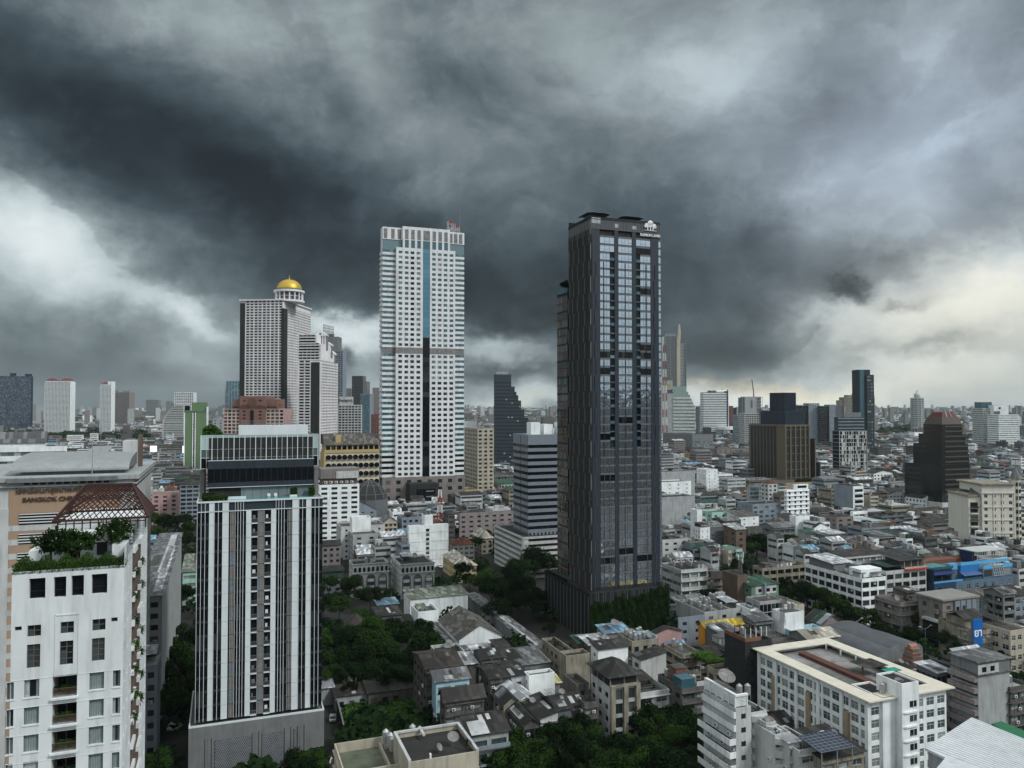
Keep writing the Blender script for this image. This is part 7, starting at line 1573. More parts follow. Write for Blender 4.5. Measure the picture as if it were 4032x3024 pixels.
mid('grey-black shophouse row end behind the rooftop pools','M',500,1310,13,430,680,'dgrey',fl('slab'),'shop',nm='shophouse',cat='shophouse',cl=4)
mid('raw concrete block with black square holes and a big dish','M',128,1320,15,-14,265,'stone',fl('slab'),'sparse',nm='apartment_building',cl=3,ov=dict(wf=.4))
# arcade block near the cream apartments
s=mid('grey terraced block with a row of pointed arches','M',905,1475,12,880,1212,'stone',fl('slab'),'blank',nm='apartment_building',cl=4)
for i in range(7):m=MB();x=s.a*(i+.5)/7;w_=s.a/7*.38;m.poly([(x-w_,-.04,s.H-4.4),(x+w_,-.04,s.H-4.4),(x+w_,-.04,s.H-2.2),(x,-.04,s.H-.7),(x-w_,-.04,s.H-2.2)],GLX);m.obj('arch',s.root);m=MB();m.box(x-w_*.8,-.05,s.H-8,x+w_*.8,-.01,s.H-6,GL);m.obj('window',s.root)
for i,(x0,x1,wl_,rf)in enumerate(((480,620,'lgrey','tin'),(622,700,'bgrey','dgreen'),(702,790,'grey','dtin'),(792,905,'lgrey','white'))):mid(['glass-fronted row house with a rusted grey roof','blue-tinted row house with a mossy green roof','dark-roofed row house in the glass-fronted terrace','row house with a pale roof at the end of the glass-fronted terrace'][i],'M',x0,1478-i*8,12.5,-12,x1,wl_,sh(rf,1),'curd',nm='shophouse',cat='shophouse',cl=0)
mid('white villa with a hipped grey roof and tall black windows','M',282,1515,12,150,415,'offwhite',hp('tin',2),'win','win',nm='house',cat='house',cl=0,ov=dict(wf=.6,head=.95));mid('small white block with one dark garage-like opening','M',408,1500,12,-10,475,'white',fl('pale'),'sparse',nm='house',cat='house',cl=1)
mid('grey roofed house with three framed windows','M',30,1470,9,-12,200,'grey',sh('tin',.8),'win',nm='house',cat='house',cl=0);mid('white roofed low shed near the villa','M',20,1600,8,-10,180,'lgrey',sh('white',.8),'blank',nm='house',cat='house',cl=0)
mid('cluster roof of rusty panels behind the white apartments','M',190,1640,15,-10,505,'offwhite',sh('rust',.6),'shop',nm='house',cat='house',cl=0)
# ---------------------------------------------------------------- right foreground
s=mid('large white five-storey apartment block with a messy tin roof line','O',290,322,18,-31,460,'white',fl('dslab',.6),'shop','shop',nm='apartment_building',cl=10,fh=3.3,ov=dict(ledge=.1,bay=3.7,wf=.86,sill=.22,head=.84,g=GL),ac=6)
m=MB();a,b,H=s.a,s.b,s.H;m.box(a*.1,b*.05,H,a*.95,b*.25,H+3,wm('white'));m.box(1,b*.5,s.z,a*.8,b*.95,H+2.6,wm('grey'));m.poly([(0,b*.48,H+2.7),(a,b*.48,H+2.7),(a,b,H+3.6),(0,b,H+3.6)],MATS['sheet_white']);m.obj('roof_house',s.root)
s=mid('white block with a red awning and covered roof terrace','O',462,268,18,-16,745,'offwhite',fl('dslab',.5),'shop',nm='apartment_building',cl=0,fh=3.3,ov=dict(ledge=.1,bay=4.2,wf=.84,sill=.25,head=.84,g=GL));a,b,H=s.a,s.b,s.H
m=MB();m.box(a*.45,-1.2,H-.3,a,0,H+.1,mat('awning_red',(.42,.035,.02),.7,.15));m.box(a*.45,-.1,H+.1,a,0,H+.8,wm('cream'));m.box(a*.45,1.5,H,a,b*.6,H+3.3,wm('grime'));m.poly([(a*.3,-.6,H+3.6),(a,-.6,H+3.6),(a,b,H+5),(a*.3,b,H+5)],MATS['sheet_dtin']);m.poly([(0,0,H+1.5),(a*.4,0,H+1.5),(a*.4,b*.6,H+2.4),(0,b*.6,H+2.4)],MATS['sheet_dgreen'])
for i in range(4):m.box(a*(.46+.17*i),.2,H+.8,a*(.46+.17*i)+.2,.4,H+3.6,wm('cream'))
m.obj('roof_terrace',s.root)
mid('grey four-storey block with slanted window reveals by the road','O',562,492,14.5,380,690,'stone',fl('slab'),'shop','shop',nm='office_building',cl=3,fh=3.6,ov=dict(rec=.7,bay=4));mid('mossy flat roof with a hipped shed behind the grey block','O',610,420,13,510,700,'grime',sh('rust',.6),'win',nm='shophouse',cat='shophouse',cl=0)
s=mid('grey stone bank with a wide pale metal roof and black glass bay','O',860,480,17.5,692,1100,'stone',('shed','sheet_taupe',.01,'u'),'sparse','wide',cl=0,fh=3.6,ov=dict(wf=.35));a,b,H=s.a,s.b,s.H;s.root.children[0]
m=MB();m.box(-.8,-.8,H+.1,a+.8,b+.8,H+.7,mat('roof_bank',(.24,.235,.22),.6,.2,1,.1,streak=False));m.obj('roof_slab',s.root);m=MB();m.box(a*.32,-.35,0,a*1.0,0,H-.2,wm('bgrey'));m.box(a*.02,-.5,0,a*.3,-.01,H-8,GLX);m.box(-1.6,-1.6,0,-.01,b*.7,H-7.4,GLX);m.box(-1.8,-1.8,H-7.4,-.01,b*.72,H-6.6,wm('offwhite'));m.box(-1.4,1,H-4.6,-.01,b*.3,H-3.2,wm('stone'))
for f in(.33,.5,.66,.83,.985):m.box(a*f,-.6,0,a*f+.4,-.35,H-.3,wm('bgrey'))
for f,z in((.38,3.6),(.56,3.4),(.52,6.4),(.58,6.4),(.7,6.4),(.75,6.4)):m.box(a*f,-.42,H-z,a*f+(1.2 if z<5 else.5),-.35,H-z+(1.2 if z<5 else.7),GLX)
m.obj('front_bay',s.root)
mid('white annex with a grey shed roof behind the stone bank','O',1100,480,12.5,-14,1370,'bgrey',ga('taupe',2),'winw',nm='office_building',cl=0,ov=dict(g=GLI));mid('raised grey canopy roof house above the annex','O',1290,432,16,1150,1372,'grey',ga('tin',1.6),'balc',nm='office_building',cl=0);mid('dark roofed block at the picture edge past the annex','O',1372,440,13,-14,1460,'bgrey',ga('rust',2),'winw',nm='office_building',cl=0)
# blue hotel
P=place('O',800,262,17,745,1357);t=rootof('hotel','long navy and bright blue hotel with a rooftop pool and stepped glass roof','hotel',P);a,b,H=P.a,P.b,P.h;NVY=mat('wall_navyblue',(.022,.05,.10),.7,.15,.5,.1);SLB=mat('wall_steelblue',(.10,.155,.22),.8,.2,.5,.1);BB=mat('wall_azure',(.02,.16,.42),.7,.15,.5,.1);BR2=mat('rail_azure',(.10,.38,.68),.4,.1,1,.1);ws=[];m=MB()
facade(m,ws,'F',a,b,0,H-5.5,'winw',SLB,3.6,s0=a*.27,s1=a,bay=4.6,wf=.38,rec=.15);facade(m,ws,'F',a,b,0,H-5.5,'sparse',NVY,3.6,s0=0,s1=a*.27);facade(m,ws,'L',a,b,0,H,None,NVY);facade(m,ws,'R',a,b,0,H-5.5,None,SLB)
m.box(0,.8,H-5.5,a*.24,b,H,NVY);m.box(a*.38,2,H-5.5,a*.62,b,H+.2,BB);m.box(a*.62,.3,H-5.5,a,b,H-1.6,SLB);m.box(a*.24,3,H-5.5,a*.38,b,H-2,wm('dgrey'));m.obj('wall',t);put_windows(t,ws,60,True)
m=MB()
for x0,x1 in((.02,.11),(.125,.22)):m.box(a*x0,.7,H-4.6,a*x1,.8,H-2.2,GLX)
m.box(0,.5,H-5.6,a*.37,1,H-5.0,BR2);m.box(0,-.2,H-2.1,a*.25,.8,H-1.5,mat('awning_navy',(.03,.06,.25),.7,.1));m.box(0,.2,H,a*.24,.3,H+1.1,GLB);m.box(a*.24,1.6,H-1,a*.33,3.6,H+1.4,BR2);m.box(a*.38,1.9,H+.2,a*1.0,2,H+1.6,BR2);m.box(a*.38,.2,H-5.6,a*.6,2,H-4.6,GLB);m.poly([(a*.37,-.3,H-3.6),(a*.61,-.3,H-3.6),(a*.61,2,H-2.6),(a*.37,2,H-2.6)],mat('awning_slateblue',(.06,.10,.22),.7,.1));m.box(a*.62,.2,H-1.7,a*.74,.3,H-.2,BR2);m.box(a*.88,.2,H-1.7,a,.3,H-.2,BR2);m.box(a*.63,.24,H-4.9,a*.73,.3,H-2.2,GLX);m.box(a*.89,.24,H-4.9,a*.97,.3,H-2.2,GLI);m.obj('blue_front',t)
m=MB();m.box(a*.02,1.2,H-.1,a*.23,9,H+.5,MATS['pool_water']);m.obj('pool',t);m=MB();m.box(-.1,1,H-.2,a*.25,1.2,H+.7,GLB);m.box(a*.02,9,H,a*.8,14,H+1.6,wm('brick'));m.obj('roof_terrace',t)
m=MB()
for i in range(17):x=a*(.62+.38*i/16);m.bar((x,3,H+1.6),(x,3,H+5),.09,wm('offwhite'))
for z in(1.7,3.3,5):m.bar((a*.62,3,H+z),(a,3,H+z),.09,wm('offwhite'))
for i in range(6):
    x=a*(.745+.13*i/5);m.bar((x,3,H+1.7),(x,.2,H-1.5),.08,wm('offwhite'));m.bar((x,.2,H-1.5),(x,-.5,H-4.8),.08,wm('offwhite'))
for j in range(7):f=j/6;m.bar((a*.745,3-3.4*f,H+1.7-6.4*f),(a*.875,3-3.4*f,H+1.7-6.4*f),.07,wm('offwhite'))
m.box(a*.6,3,H+5,a*1.0,12,H+5.3,wm('offwhite'));m.box(a*.58,4,H,a*.61,10,H+5,wm('navy'));m.obj('glass_roof_frame',t)
# pharmacy-sign row
mid('cream three-storey shophouse left of the tall blue sign','O',1045,668,12.5,970,1060,'offwhite',fl('dslab',.8),'shopw','shopw',nm='shophouse',cat='shophouse',cl=2)
s=mid('grimy shophouse with a broken gable roof beside the tall blue sign','O',1118,690,12.5,-15,1345,'dcream',fl('dslab',.6),'shopw','blank',nm='shophouse',cat='shophouse',cl=3);a,b,H=s.a,s.b,s.H;m=MB();m.box(0,5,H-.5,a*.55,12,H+2.5,wm('dcream'));m.poly([(-1,4,H+2.4),(a*.6,4,H+2.4),(a*.6,8.5,H+4.4),(-1,8.5,H+4.4)],MATS['sheet_dtin']);m.poly([(-1,8.5,H+4.4),(a*.6,8.5,H+4.4),(a*.6,13,H+2.4),(-1,13,H+2.4)],MATS['sheet_dtin']);m.obj('gable_hut',s.root)
c=at('O',1046,600,z=16.5);o=thing('shop_sign','tall blue vertical sign with two white Thai letters','sign',(c.x,c.y-.5,0),TH);m=MB();w_=abs(run(c,TH,px('O',1112,0)[0]));m.box(0,-1.2,5,w_,-.9,16.5,mat('sign_blue',(.01,.12,.42),.5,.08));m.box(.3,-.9,5,.5,0,16,wm('grey'));m.obj('panel',o);text('ยา',3.6,o,(w_/2,-1.24,11.0),m=mat('sign_white',(.85,.87,.87),.5,.03),ext=.04,bold=.05)
mid('cream framed corner building with a blue roof edge','O',1340,690,13.5,-14,1470,'cream',fl('slab',.8),'winw',nm='shophouse',cat='shophouse',cl=1)
# grey-white slab building and neighbours
s=mid('windowless grey-white building with angled balcony side and metal roof','O',1112,1005,19,918,1335,'lgrey',('shed','sheet_taupe',.3,'u'),'blank','band',nm='apartment_building',cl=0,fh=2.7,ov=dict(g=GL));a,b,H=s.a,s.b,s.H
m=MB();m.box(0,0,H,a,b,H+3.0,wm('grey'));m.box(-.05,-.05,H,a*.65,-.0,H+2.4,wm('offwhite'));
for f in(.12,.38):m.box(a*f,-.1,H+.6,a*f+1.4,-.05,H+1.8,GLX)
m.box(-.5,-.5,H+3.0,a+.5,b+.5,H+3.3,MATS['sheet_tin']);m.obj('top_storey',s.root)
for k in range(6):m=MB();z=H-.4-k*2.7;m.box(-1.3,0,z-1.2,-.01,b,z,wm('mauve'));m.obj('balcony',s.root)
mid('white shed-roofed glasshouse roof behind the courtyard block','O',820,985,17,675,918,'dgrey',('shed','sheet_white',.5,'u'),'curd','curd',nm='shophouse',cat='shophouse',cl=0);mid('narrow grey-white house between courtyard block and windowless building','O',808,1120,13,-10,915,'lgrey',fl(),'sparse',nm='shophouse',cat='shophouse',cl=2);mid('white flat roof with round vents behind the windowless building','O',950,850,14,930,1130,'offwhite',sh('white',.6),'blank',nm='shophouse',cat='shophouse',cl=0)
mid('brown stained block at the edge past the windowless building','O',1338,1090,15,-14,1480,'grime',fl('pale'),'shop',nm='shophouse',cat='shophouse',cl=4)
# low roofs between the black tower and the road
mid('long grey warehouse with two skylights by the green wall','N',175,1215,9,165,440,'grey',('shed','sheet_tin',.8,'u'),'sparse',nm='warehouse',cl=0);mid('upper grey shed roof behind the long warehouse','N',250,1150,10.5,195,505,'grey',sh('tin',.8),'blank',nm='warehouse',cl=0)
s=mid('grey terrace house with a steel tank and folded canopy roof','N',268,1290,12,262,490,'bgrey',fl('slab',1),'sparse','blank',nm='shophouse',cat='shophouse',cl=4)
for i,(x0,x1,yy)in enumerate(((495,610,1240),(612,725,1225),(727,860,1210))):mid(['grey flat-roofed unit with twin steel tanks','white-edged flat unit with one tall tank','flat unit with a sunken dark terrace'][i],'N',x0,yy,12.5,-18,x1,'lgrey',fl('slab',1.1),'sparse','blank',nm='shophouse',cat='shophouse',cl=3,kinds=['water_tank','water_tank','tin_canopy'])
mid('concrete house with glazed sides under a big dark flat roof','N',975,1150,15.5,855,1178,'lgrey',fl('slab',.4),'curd','wide',nm='shophouse',cat='shophouse',cl=1);mid('white roof terrace with a boxy cream water tank','N',895,1215,13,-8,970,'white',fl('slab',1),'blank',nm='shophouse',cat='shophouse',cl=1)
s=mid('orange-walled house under a bright yellow ribbed roof','N',500,1375,11.5,440,830,'orange',ga('yellow',1.3),'blank','blank',nm='shophouse',cat='shophouse',cl=0);mid('open shed with a pale grey pitched roof in front of the yellow one','N',660,1445,12,510,838,'dgrey',('shed','sheet_tin',1.0,'u'),'curd','blank',nm='shophouse',cat='shophouse',cl=0)
mid('white brick upper walls above tangled roof antennas','N',1190,1250,15,1085,1362,'white',fl('slab',.6),'blank','blank',nm='shophouse',cat='shophouse',cl=6,kinds=['antenna','roof_railing','water_tank','satellite_dish']);mid('half-glazed pale roof lean-to next to the white brick walls','N',930,1320,12.5,825,1085,'grey',sh('tin',1),'shop',nm='shophouse',cat='shophouse',cl=0)
mid('white and pale blue low terrace by the striped shed','N',1245,1400,10,1175,1515,'lblue',fl('pale',1.2),'blank','sparse',nm='shophouse',cat='shophouse',cl=3)
s=mid('purple-grey gabled shed with black, green and white roof stripes','N',1520,1350,7,1372,1700,'mauve',('gable','sheet_tin',3.0,'v'),'blank',cl=0,nm='warehouse');m=MB();a,b,H=s.a,s.b,s.H
for f0,f1,mm in((.02,.30,'sheet_white'),(.30,.62,'sheet_green'),(.62,1.0,'roof_dslab')):m.poly([(-.5,b*f0,H+.05),(a/2,b*f0,H+3.2),(a/2,b*f1,H+3.2),(-.5,b*f1,H+.05)][::-1],MATS[mm])
m.obj('roof_stripes',s.root)
mid('low cream courtyard with white posts beside the flat dark roof','N',1185,1190,8,-20,1365,'cream',fl('pale',.8),'blank',nm='house',cat='house',cl=1);mid('cream pitched canopy with a steel truss behind the courtyard block','Q',1610,260,19,-8,1940,'grey',ga('creamroof',1.4),'blank',nm='shophouse',cat='shophouse',cl=0)
mid('bare frame roof beside the blackened block','Q',1225,300,18,-10,1500,'grime',fl('slab',1),'sparse',nm='shophouse',cat='shophouse',cl=6,kinds=['roof_railing','tin_canopy','satellite_dish','antenna'])
for i,(x0,y0,x1,h_)in enumerate(((300,500,560,9),(560,440,800,10),(740,360,915,12),(240,420,440,12))):mid(['sunken dark roofs beside the mossy pergola','ragged tin roof house with a drum pipe','narrow grimy house tight against the blackened block','terrace roof with white chairs near the mossy pergola'][i],'Q',x0,y0,h_,-10,x1,['grime','dgrey','grime','dcream'][i],[sh('dtin',.8),ga('rust',1.2),fl('dslab'),fl('slab')][i],'shop',nm='shophouse',cat='shophouse',cl=3 if i>1 else 0)
# ---------------------------------------------------------------- trees, road, temple, cars
def trees(r,pts,label,group,dh=1.0,near=True,z0=0,hadd=0):
    for(x,y,rad)in pts:
        hg=rad*1.75+2+hadd;p=at(r,x,y,z=z0+hg-rad*.8);tree(p.x,p.y,rad,hg,label,group,near,z0)
trees('H',[(90,170,6),(300,170,6.5),(430,250,6),(50,330,5.5),(180,330,5),(330,440,5),(110,520,6),(230,620,6),(460,520,6.5),(600,540,6),(560,660,6),(740,560,6),(860,520,5),(890,640,6),(970,690,4.5),(330,750,5.5),(560,760,6.5),(690,790,5.5),(110,740,6),(240,890,5),(400,880,5),(560,900,5),(690,900,4.5),(60,880,4.5),(30,620,6),(820,720,5),(430,640,6)],'dense dark tree in the wooded garden','trees of the wooded garden')
trees('H',[(265,1010,2.8),(290,560,4.2)],'slim conical tree in the wooded garden','conical trees of the garden')
trees('G',[(1065,1370,3.6),(1310,1330,5),(1400,1320,4),(1190,1530,5),(1320,1520,4.5),(1240,1610,4),(1380,1600,5)],'garden tree beside the school houses','trees of the school garden');trees('G',[(570,1050,5),(1050,1100,6),(990,1080,4),(1330,970,5),(1440,980,5)],'tree wedged between blocks below the pale tower','trees below the pale tower')
trees('H',[(1420,230,8),(1560,160,7),(1330,130,5),(1480,350,6),(1620,300,6),(1050,330,2.5),(1600,60,6)],'broad dark tree by the car park','trees by the car park');trees('I',[(220,1560,9),(60,1610,5),(330,1600,6),(130,1640,6)],'large round tree by the black tower','large trees by the black tower');trees('J',[(90,180,8),(200,260,6),(340,520,3),(240,330,4)],'tree beside the lane behind the black tower','lane trees')
trees('A',[(1260,1330,7),(1380,1360,8),(1500,1340,7),(1580,1400,7),(1300,1450,7),(1450,1480,7),(1240,1520,6),(1550,1500,6),(1560,1230,4),(1330,1540,6)],'leafy tree in the park beyond the college','park trees by the college');trees('B',[(1480,270,5),(1400,560,4),(1330,690,4),(1450,760,6),(1380,900,6),(1500,900,5),(1440,1020,5),(1230,1610,4),(1500,640,5),(1310,810,4),(1340,1120,5),(1480,1180,4)],'shaded tree in the lane beside the condominium','lane trees by the pool tower');trees('B',[(20,1200,5),(10,1400,5),(0,1560,5)],'tree past the outer edge of the condominium','trees beyond the condominium')
trees('N',[(950,640,8),(1040,690,6),(900,700,6),(1170,630,7),(1260,640,6)],'tree of the dark grove among low roofs','grove in the low-rise');trees('N',[(780,840,5),(860,880,5),(1060,930,5),(1130,960,5),(1200,1040,6),(1260,1080,5),(1390,1070,7),(1460,1100,6),(500,1090,4),(570,1100,4),(1490,1200,3.5),(1640,1180,6),(1720,1150,5)],'roadside tree by the green house','roadside trees by the green house')
trees('O',[(120,500,5),(230,580,5),(320,590,5.5),(430,710,6),(480,740,4.5),(680,620,5.5),(650,720,4.5),(920,740,5),(980,760,4.5),(1090,760,4.5),(1160,790,3.5),(110,690,3.5),(190,710,3)],'street tree lining the main road','street trees on the main road');trees('O',[(880,90,6),(960,80,6),(720,110,4),(1000,60,5)],'tree behind the blue hotel roof','trees behind the blue hotel');trees('O',[(1300,870,3),(1390,850,3)],'small tree past the tall blue sign','small trees by the sign')
trees('J',[(560,1350,5.5),(400,1400,5),(640,1440,5.5),(120,1490,5.5),(50,1600,5),(300,1560,5.5),(480,1570,6),(180,1620,5),(700,1640,5.5),(620,1560,5)],'bushy tree in the grove before old shophouses','grove before the shophouses');trees('J',[(1000,1240,4.5),(1130,1250,5.5),(1200,1330,5),(1400,1240,5.5),(1470,1350,5),(950,1510,6),(1080,1490,5.5),(800,1610,5.5),(1230,1560,5),(1310,1620,5),(930,1630,5),(1350,1440,5)],'spreading tree by the beige-framed shophouse','grove by the framed shophouse')
trees('H',[(1600,1520,4.5),(1400,1650,4),(1000,1330,2.5),(930,1200,3)],'tree in the alley between shophouses','alley trees');trees('E',[(1060,1590,3.4),(1220,1600,3.6),(1150,1650,3.4)],"round tree against the hotel tower's concrete base",'trees at the tower base')
trees('M',[(1000,1560,7),(1100,1540,7),(1170,1580,6),(800,1590,5)],'tree before the grey arcade block','trees by the arcade',near=False);trees('M',[(560,640,9),(620,650,9),(690,640,9),(500,600,8),(560,590,8),(1380,770,8),(1420,780,7),(650,590,9),(700,600,8)],'park tree near the round tower with the sphere','park trees by the round tower',near=False)
trees('L',[(720,1090,9),(760,1100,8),(690,1080,8),(800,1060,8)],'tree below the disc-roofed hotel','trees by the disc-roofed hotel',near=False);trees('A',[(390+i*62,668+(i*37%30),11)for i in range(14)]+[(1230,690,9),(1280,670,9),(90,620,10),(150,640,10),(230,620,9)],'riverside tree below the skyline towers','riverside trees',near=False);trees('G',[(380,430,8),(430,440,8),(460,420,7)],'tree beyond the round-windowed hotel','trees past the brown roof',near=False)
p=at('K',160,770,D=300);tree(p.x,p.y,2.6,6,'small tree on the roof edge of the orange-lined wing',z0=p.z-4)
p=at('Q',520,470,z=12);
m=MB();rr=random.Random(3)
for i in range(2600):c_=Vector((rr.uniform(-3,3),rr.uniform(-5,5),3.2+rr.uniform(-.5,.7)));u_=Vector((rr.uniform(-1,1),rr.uniform(-1,1),rr.uniform(-.3,.3))).normalized()*.25;w2=Vector((-u_.y,u_.x,.05));m.poly([c_-u_,c_+w2,c_+u_,c_-w2],LEAFL)
o=thing('creeper_pergola','roof pergola thickly overgrown with bright green creeper','pergola',(p.x,p.y,9),TH);m.obj('creeper',o);m=MB()
for x in(-2.8,0,2.8):
    for y in(-4.6,0,4.6):m.box(x-.06,y-.06,0,x+.06,y+.06,3.2,RAIL)
m.obj('frame',o)
# banana garden
gp=[at('H',x,y,z=0)for x,y in((215,1170),(840,1110),(855,1330),(500,1420),(245,1450))]
g1=MB();g1.poly([(q.x,q.y,.05)for q in gp],mat('grass',(.012,.022,.008),.95,.3,1,.3,streak=False));g1.obj('grass')['kind']='stuff'
def banana(seed):
    rr=random.Random(seed);m=MB()
    for i in range(9):
        an=rr.uniform(0,6.28);l=rr.uniform(1.5,2.6);w_=.26;d=Vector((math.cos(an),math.sin(an),0));s_=Vector((-d.y,d.x,0))*w_;h0=rr.uniform(1.0,1.9);pr=None
        for q in range(5):
            f=q/4;c_=d*(l*f)+Vector((0,0,h0+1.1*f-1.5*f*f));w2=s_*math.sin(math.pi*min(.97,.12+f*.86))
            if pr:m.poly([pr[0]-pr[1],pr[0]+pr[1],c_+w2,c_-w2],LEAFL)
            pr=(c_,w2)
    return m.mesh('leaves')
BM=[banana(i)for i in range(4)];st=MB();st.cyl(0,0,0,1.7,.13,mat('stem',(.05,.07,.03),.8,.2),.08,n=6);SM=st.mesh('stem')
def inpoly(x,y,P_):
    c=False
    for i in range(len(P_)):
        a_,b_=P_[i],P_[i-1]
        if(a_[1]>y)!=(b_[1]>y)and x<(b_[0]-a_[0])*(y-a_[1])/(b_[1]-a_[1])+a_[0]:c=not c
    return c
GPoly=[(q.x,q.y)for q in gp];rr=random.Random(4);cnt=0;x0,x1=min(q[0]for q in GPoly),max(q[0]for q in GPoly);y0,y1=min(q[1]for q in GPoly),max(q[1]for q in GPoly)
while cnt<210:
    x,y=rr.uniform(x0,x1),rr.uniform(y0,y1)
    if inpoly(x,y,GPoly):o=thing('banana_plant','banana plant in the overgrown walled plot','plant',(x,y,0),rr.uniform(0,6),'banana plants in the walled plot');s_=rr.uniform(.7,1.15);link('leaves',rr.choice(BM),o,(0,0,0),0,(s_,s_,s_));link('stem',SM,o,(0,0,0),0,(s_,s_,s_));cnt+=1
def wall_line(label,a_,b_,h,th_=.3,k='grime',nm='garden_wall'):
    d=b_-a_;L_=math.hypot(d.x,d.y);o=thing(nm,label,'wall',(a_.x,a_.y,0),math.atan2(d.y,d.x));m=MB();m.box(0,-th_/2,0,L_,th_/2,h,wm(k));m.box(-.05,-th_/2-.05,h,L_+.05,th_/2+.05,h+.12,wm('grey'));m.obj('wall',o)
wall_line('tall dark wall between the lane and the banana plot',at('E',1400,980,z=0),at('E',1500,1400,z=0),3.2,k='black');wall_line('low stained wall at the back of the banana plot',at('H',140,1160,z=0),at('H',850,1090,z=0),3,k='grime')
bd('shed','row of low tin-roofed sheds behind the banana plot','shed','H',150,1075,4.2,-6,410,'lgrey',sh('rust',.8),'win',cl=0);bd('shed','low dark sheds joined to the creeper-covered shophouse','shed','H',415,1045,4.6,-6,780,'grime',sh('dtin',1.2),'win',cl=0);bd('shed','white ribbed tin roof beside the pool tower','shed','H',20,1010,5,-7,128,'lgrey',sh('white',.4),'blank',cl=0)
bd('house','maroon hipped roof half hidden in the wooded garden','house','H',250,500,7,-9,410,'mauve',hp('rust',3),'win',cl=0,foot=False);bd('house','sliver of orange tiled roof under the garden trees','house','H',205,860,5,-8,290,'mauve',hp('orange',2),'win',cl=0,foot=False)
bd('house','striped pale blue tin roof at the edge of the wooded garden','house','H',495,330,5.5,-8,660,'grey',sh('lblue',.5),'blank',cl=0);bd('house','dark flat-roofed house below the arched shophouses','house','H',500,420,7,-10,690,'dgrey',sh('dtin',.6),'win',cl=0);bd('house','ragged dark tin roofs left of the white hall','house','H',600,470,5,-9,770,'grime',ga('dtin',1),'win',cl=0)
bd('school_building','long grey tin-roofed block with open galleries beside the college lane','building','B',1310,320,0,-26,1440,'lgrey',sh('tin',1.5),'win','balc',D=270,cl=0,mode='R')if False else bd('school_building','long grey tin-roofed block with open galleries beside the college lane','building','B',0,0,0,0,0,'lgrey',sh('tin',1),'win','band',P=place('B',1285,290,34,1040,1440,mode='R'),cl=0);bd('school_building','lower grey wing with white parapet along the shaded lane','building','B',0,0,0,0,0,'bgrey',fl('pale',.5),'win','band',P=place('B',1250,840,22,1040,1275,mode='R'),cl=1)
bd('pavilion','pale hip-roofed pavilion next to the college lane trees','pavilion','A',1270,1600,9,-9,1320,'yellow',hp('creamroof',3),'win',cl=0);bd('warehouse','green and grey truss-edged roof beside the pool tower','warehouse','D',40,1250,14,-30,150,'mint',sh('olive',2),'band',cl=0);bd('billboard_frame','blue scaffold box in the trees beside the pool tower','scaffold','B',1450,540,12,-6,1540,'navy',fl('slab'),'curd',cl=0,D=230)if False else None
bd('apartment_building','pink arcaded block with dark arched windows','building','A',1240,1130,22,-16,1455,'pink',fl('moss'),'win',cl=1,ov=dict(bay=6,wf=.45,g=GL));bd('apartment_building','grey balconied apartment block with a hipped roof','building','A',1470,1050,30,-14,1625,'bgrey',hp('dtin',3),'balc',cl=0,ov=dict(fr=FRW,rec=.6));bd('office_building','cream three-storey block below the white curved hotel','building','A',1380,905,18,-15,1490,'cream',hp('rust',2),'win',cl=0)
bd('school_building','white terraced college annex with long parapets','building','A',0,0,0,0,0,'white',('flat','roof_pale',1.2),'band','band',P=place('A',545,740,0,-300,548,D=250,mode='R'),cl=3,cap=0);bd('school_building','upper white annex with curved roof ends at the picture edge','building','A',0,0,0,0,0,'white',('gable','sheet_tin',2.5,'u'),'blank','blank',P=place('A',370,680,0,-300,380,D=275,mode='R'),cl=0)
# main road
u0=232
def cw(u_,v_):return(u_*math.cos(TH)-v_*math.sin(TH),u_*math.sin(TH)+v_*math.cos(TH))
m=MB();m.poly([(*cw(u0-8,60),.02),(*cw(u0+8,60),.02),(*cw(u0+8,900),.02),(*cw(u0-8,900),.02)],ASPH);setting(m.obj('road'))
for s_ in(-1,1):
    m=MB();a_,b_=sorted((u0+s_*8,u0+s_*11));m.poly([(*cw(a_,60),.15),(*cw(b_,60),.15),(*cw(b_,900),.15),(*cw(a_,900),.15)],wm('grey'));e_=u0+s_*8;m.poly([(*cw(e_,60),.0),(*cw(e_,900),.0),(*cw(e_,900),.15),(*cw(e_,60),.15)],wm('lgrey'));setting(m.obj('pavement'))
m=MB();LM=mat('lane_paint',(.45,.45,.42),.7,.3)
for k in range(90):
    for du in(-2.7,2.7):v_=80+k*8;m.poly([(*cw(u0+du-.07,v_),.028),(*cw(u0+du+.07,v_),.028),(*cw(u0+du+.07,v_+3),.028),(*cw(u0+du-.07,v_+3),.028)],LM)
m.obj('lane_marking')['kind']='structure'
c=at('E',1390,1590,z=0);m=MB();m.poly([(c.x-.25,c.y-1.6,.03),(c.x+.1,c.y-1.6,.03),(c.x-.25,c.y+.6,.03),(c.x-.55,c.y+.6,.03)],LM);m.poly([(c.x-.95,c.y+.6,.03),(c.x+.1,c.y+.6,.03),(c.x-.55,c.y+2,.03)],LM);m.obj('road_arrow')['kind']='structure'
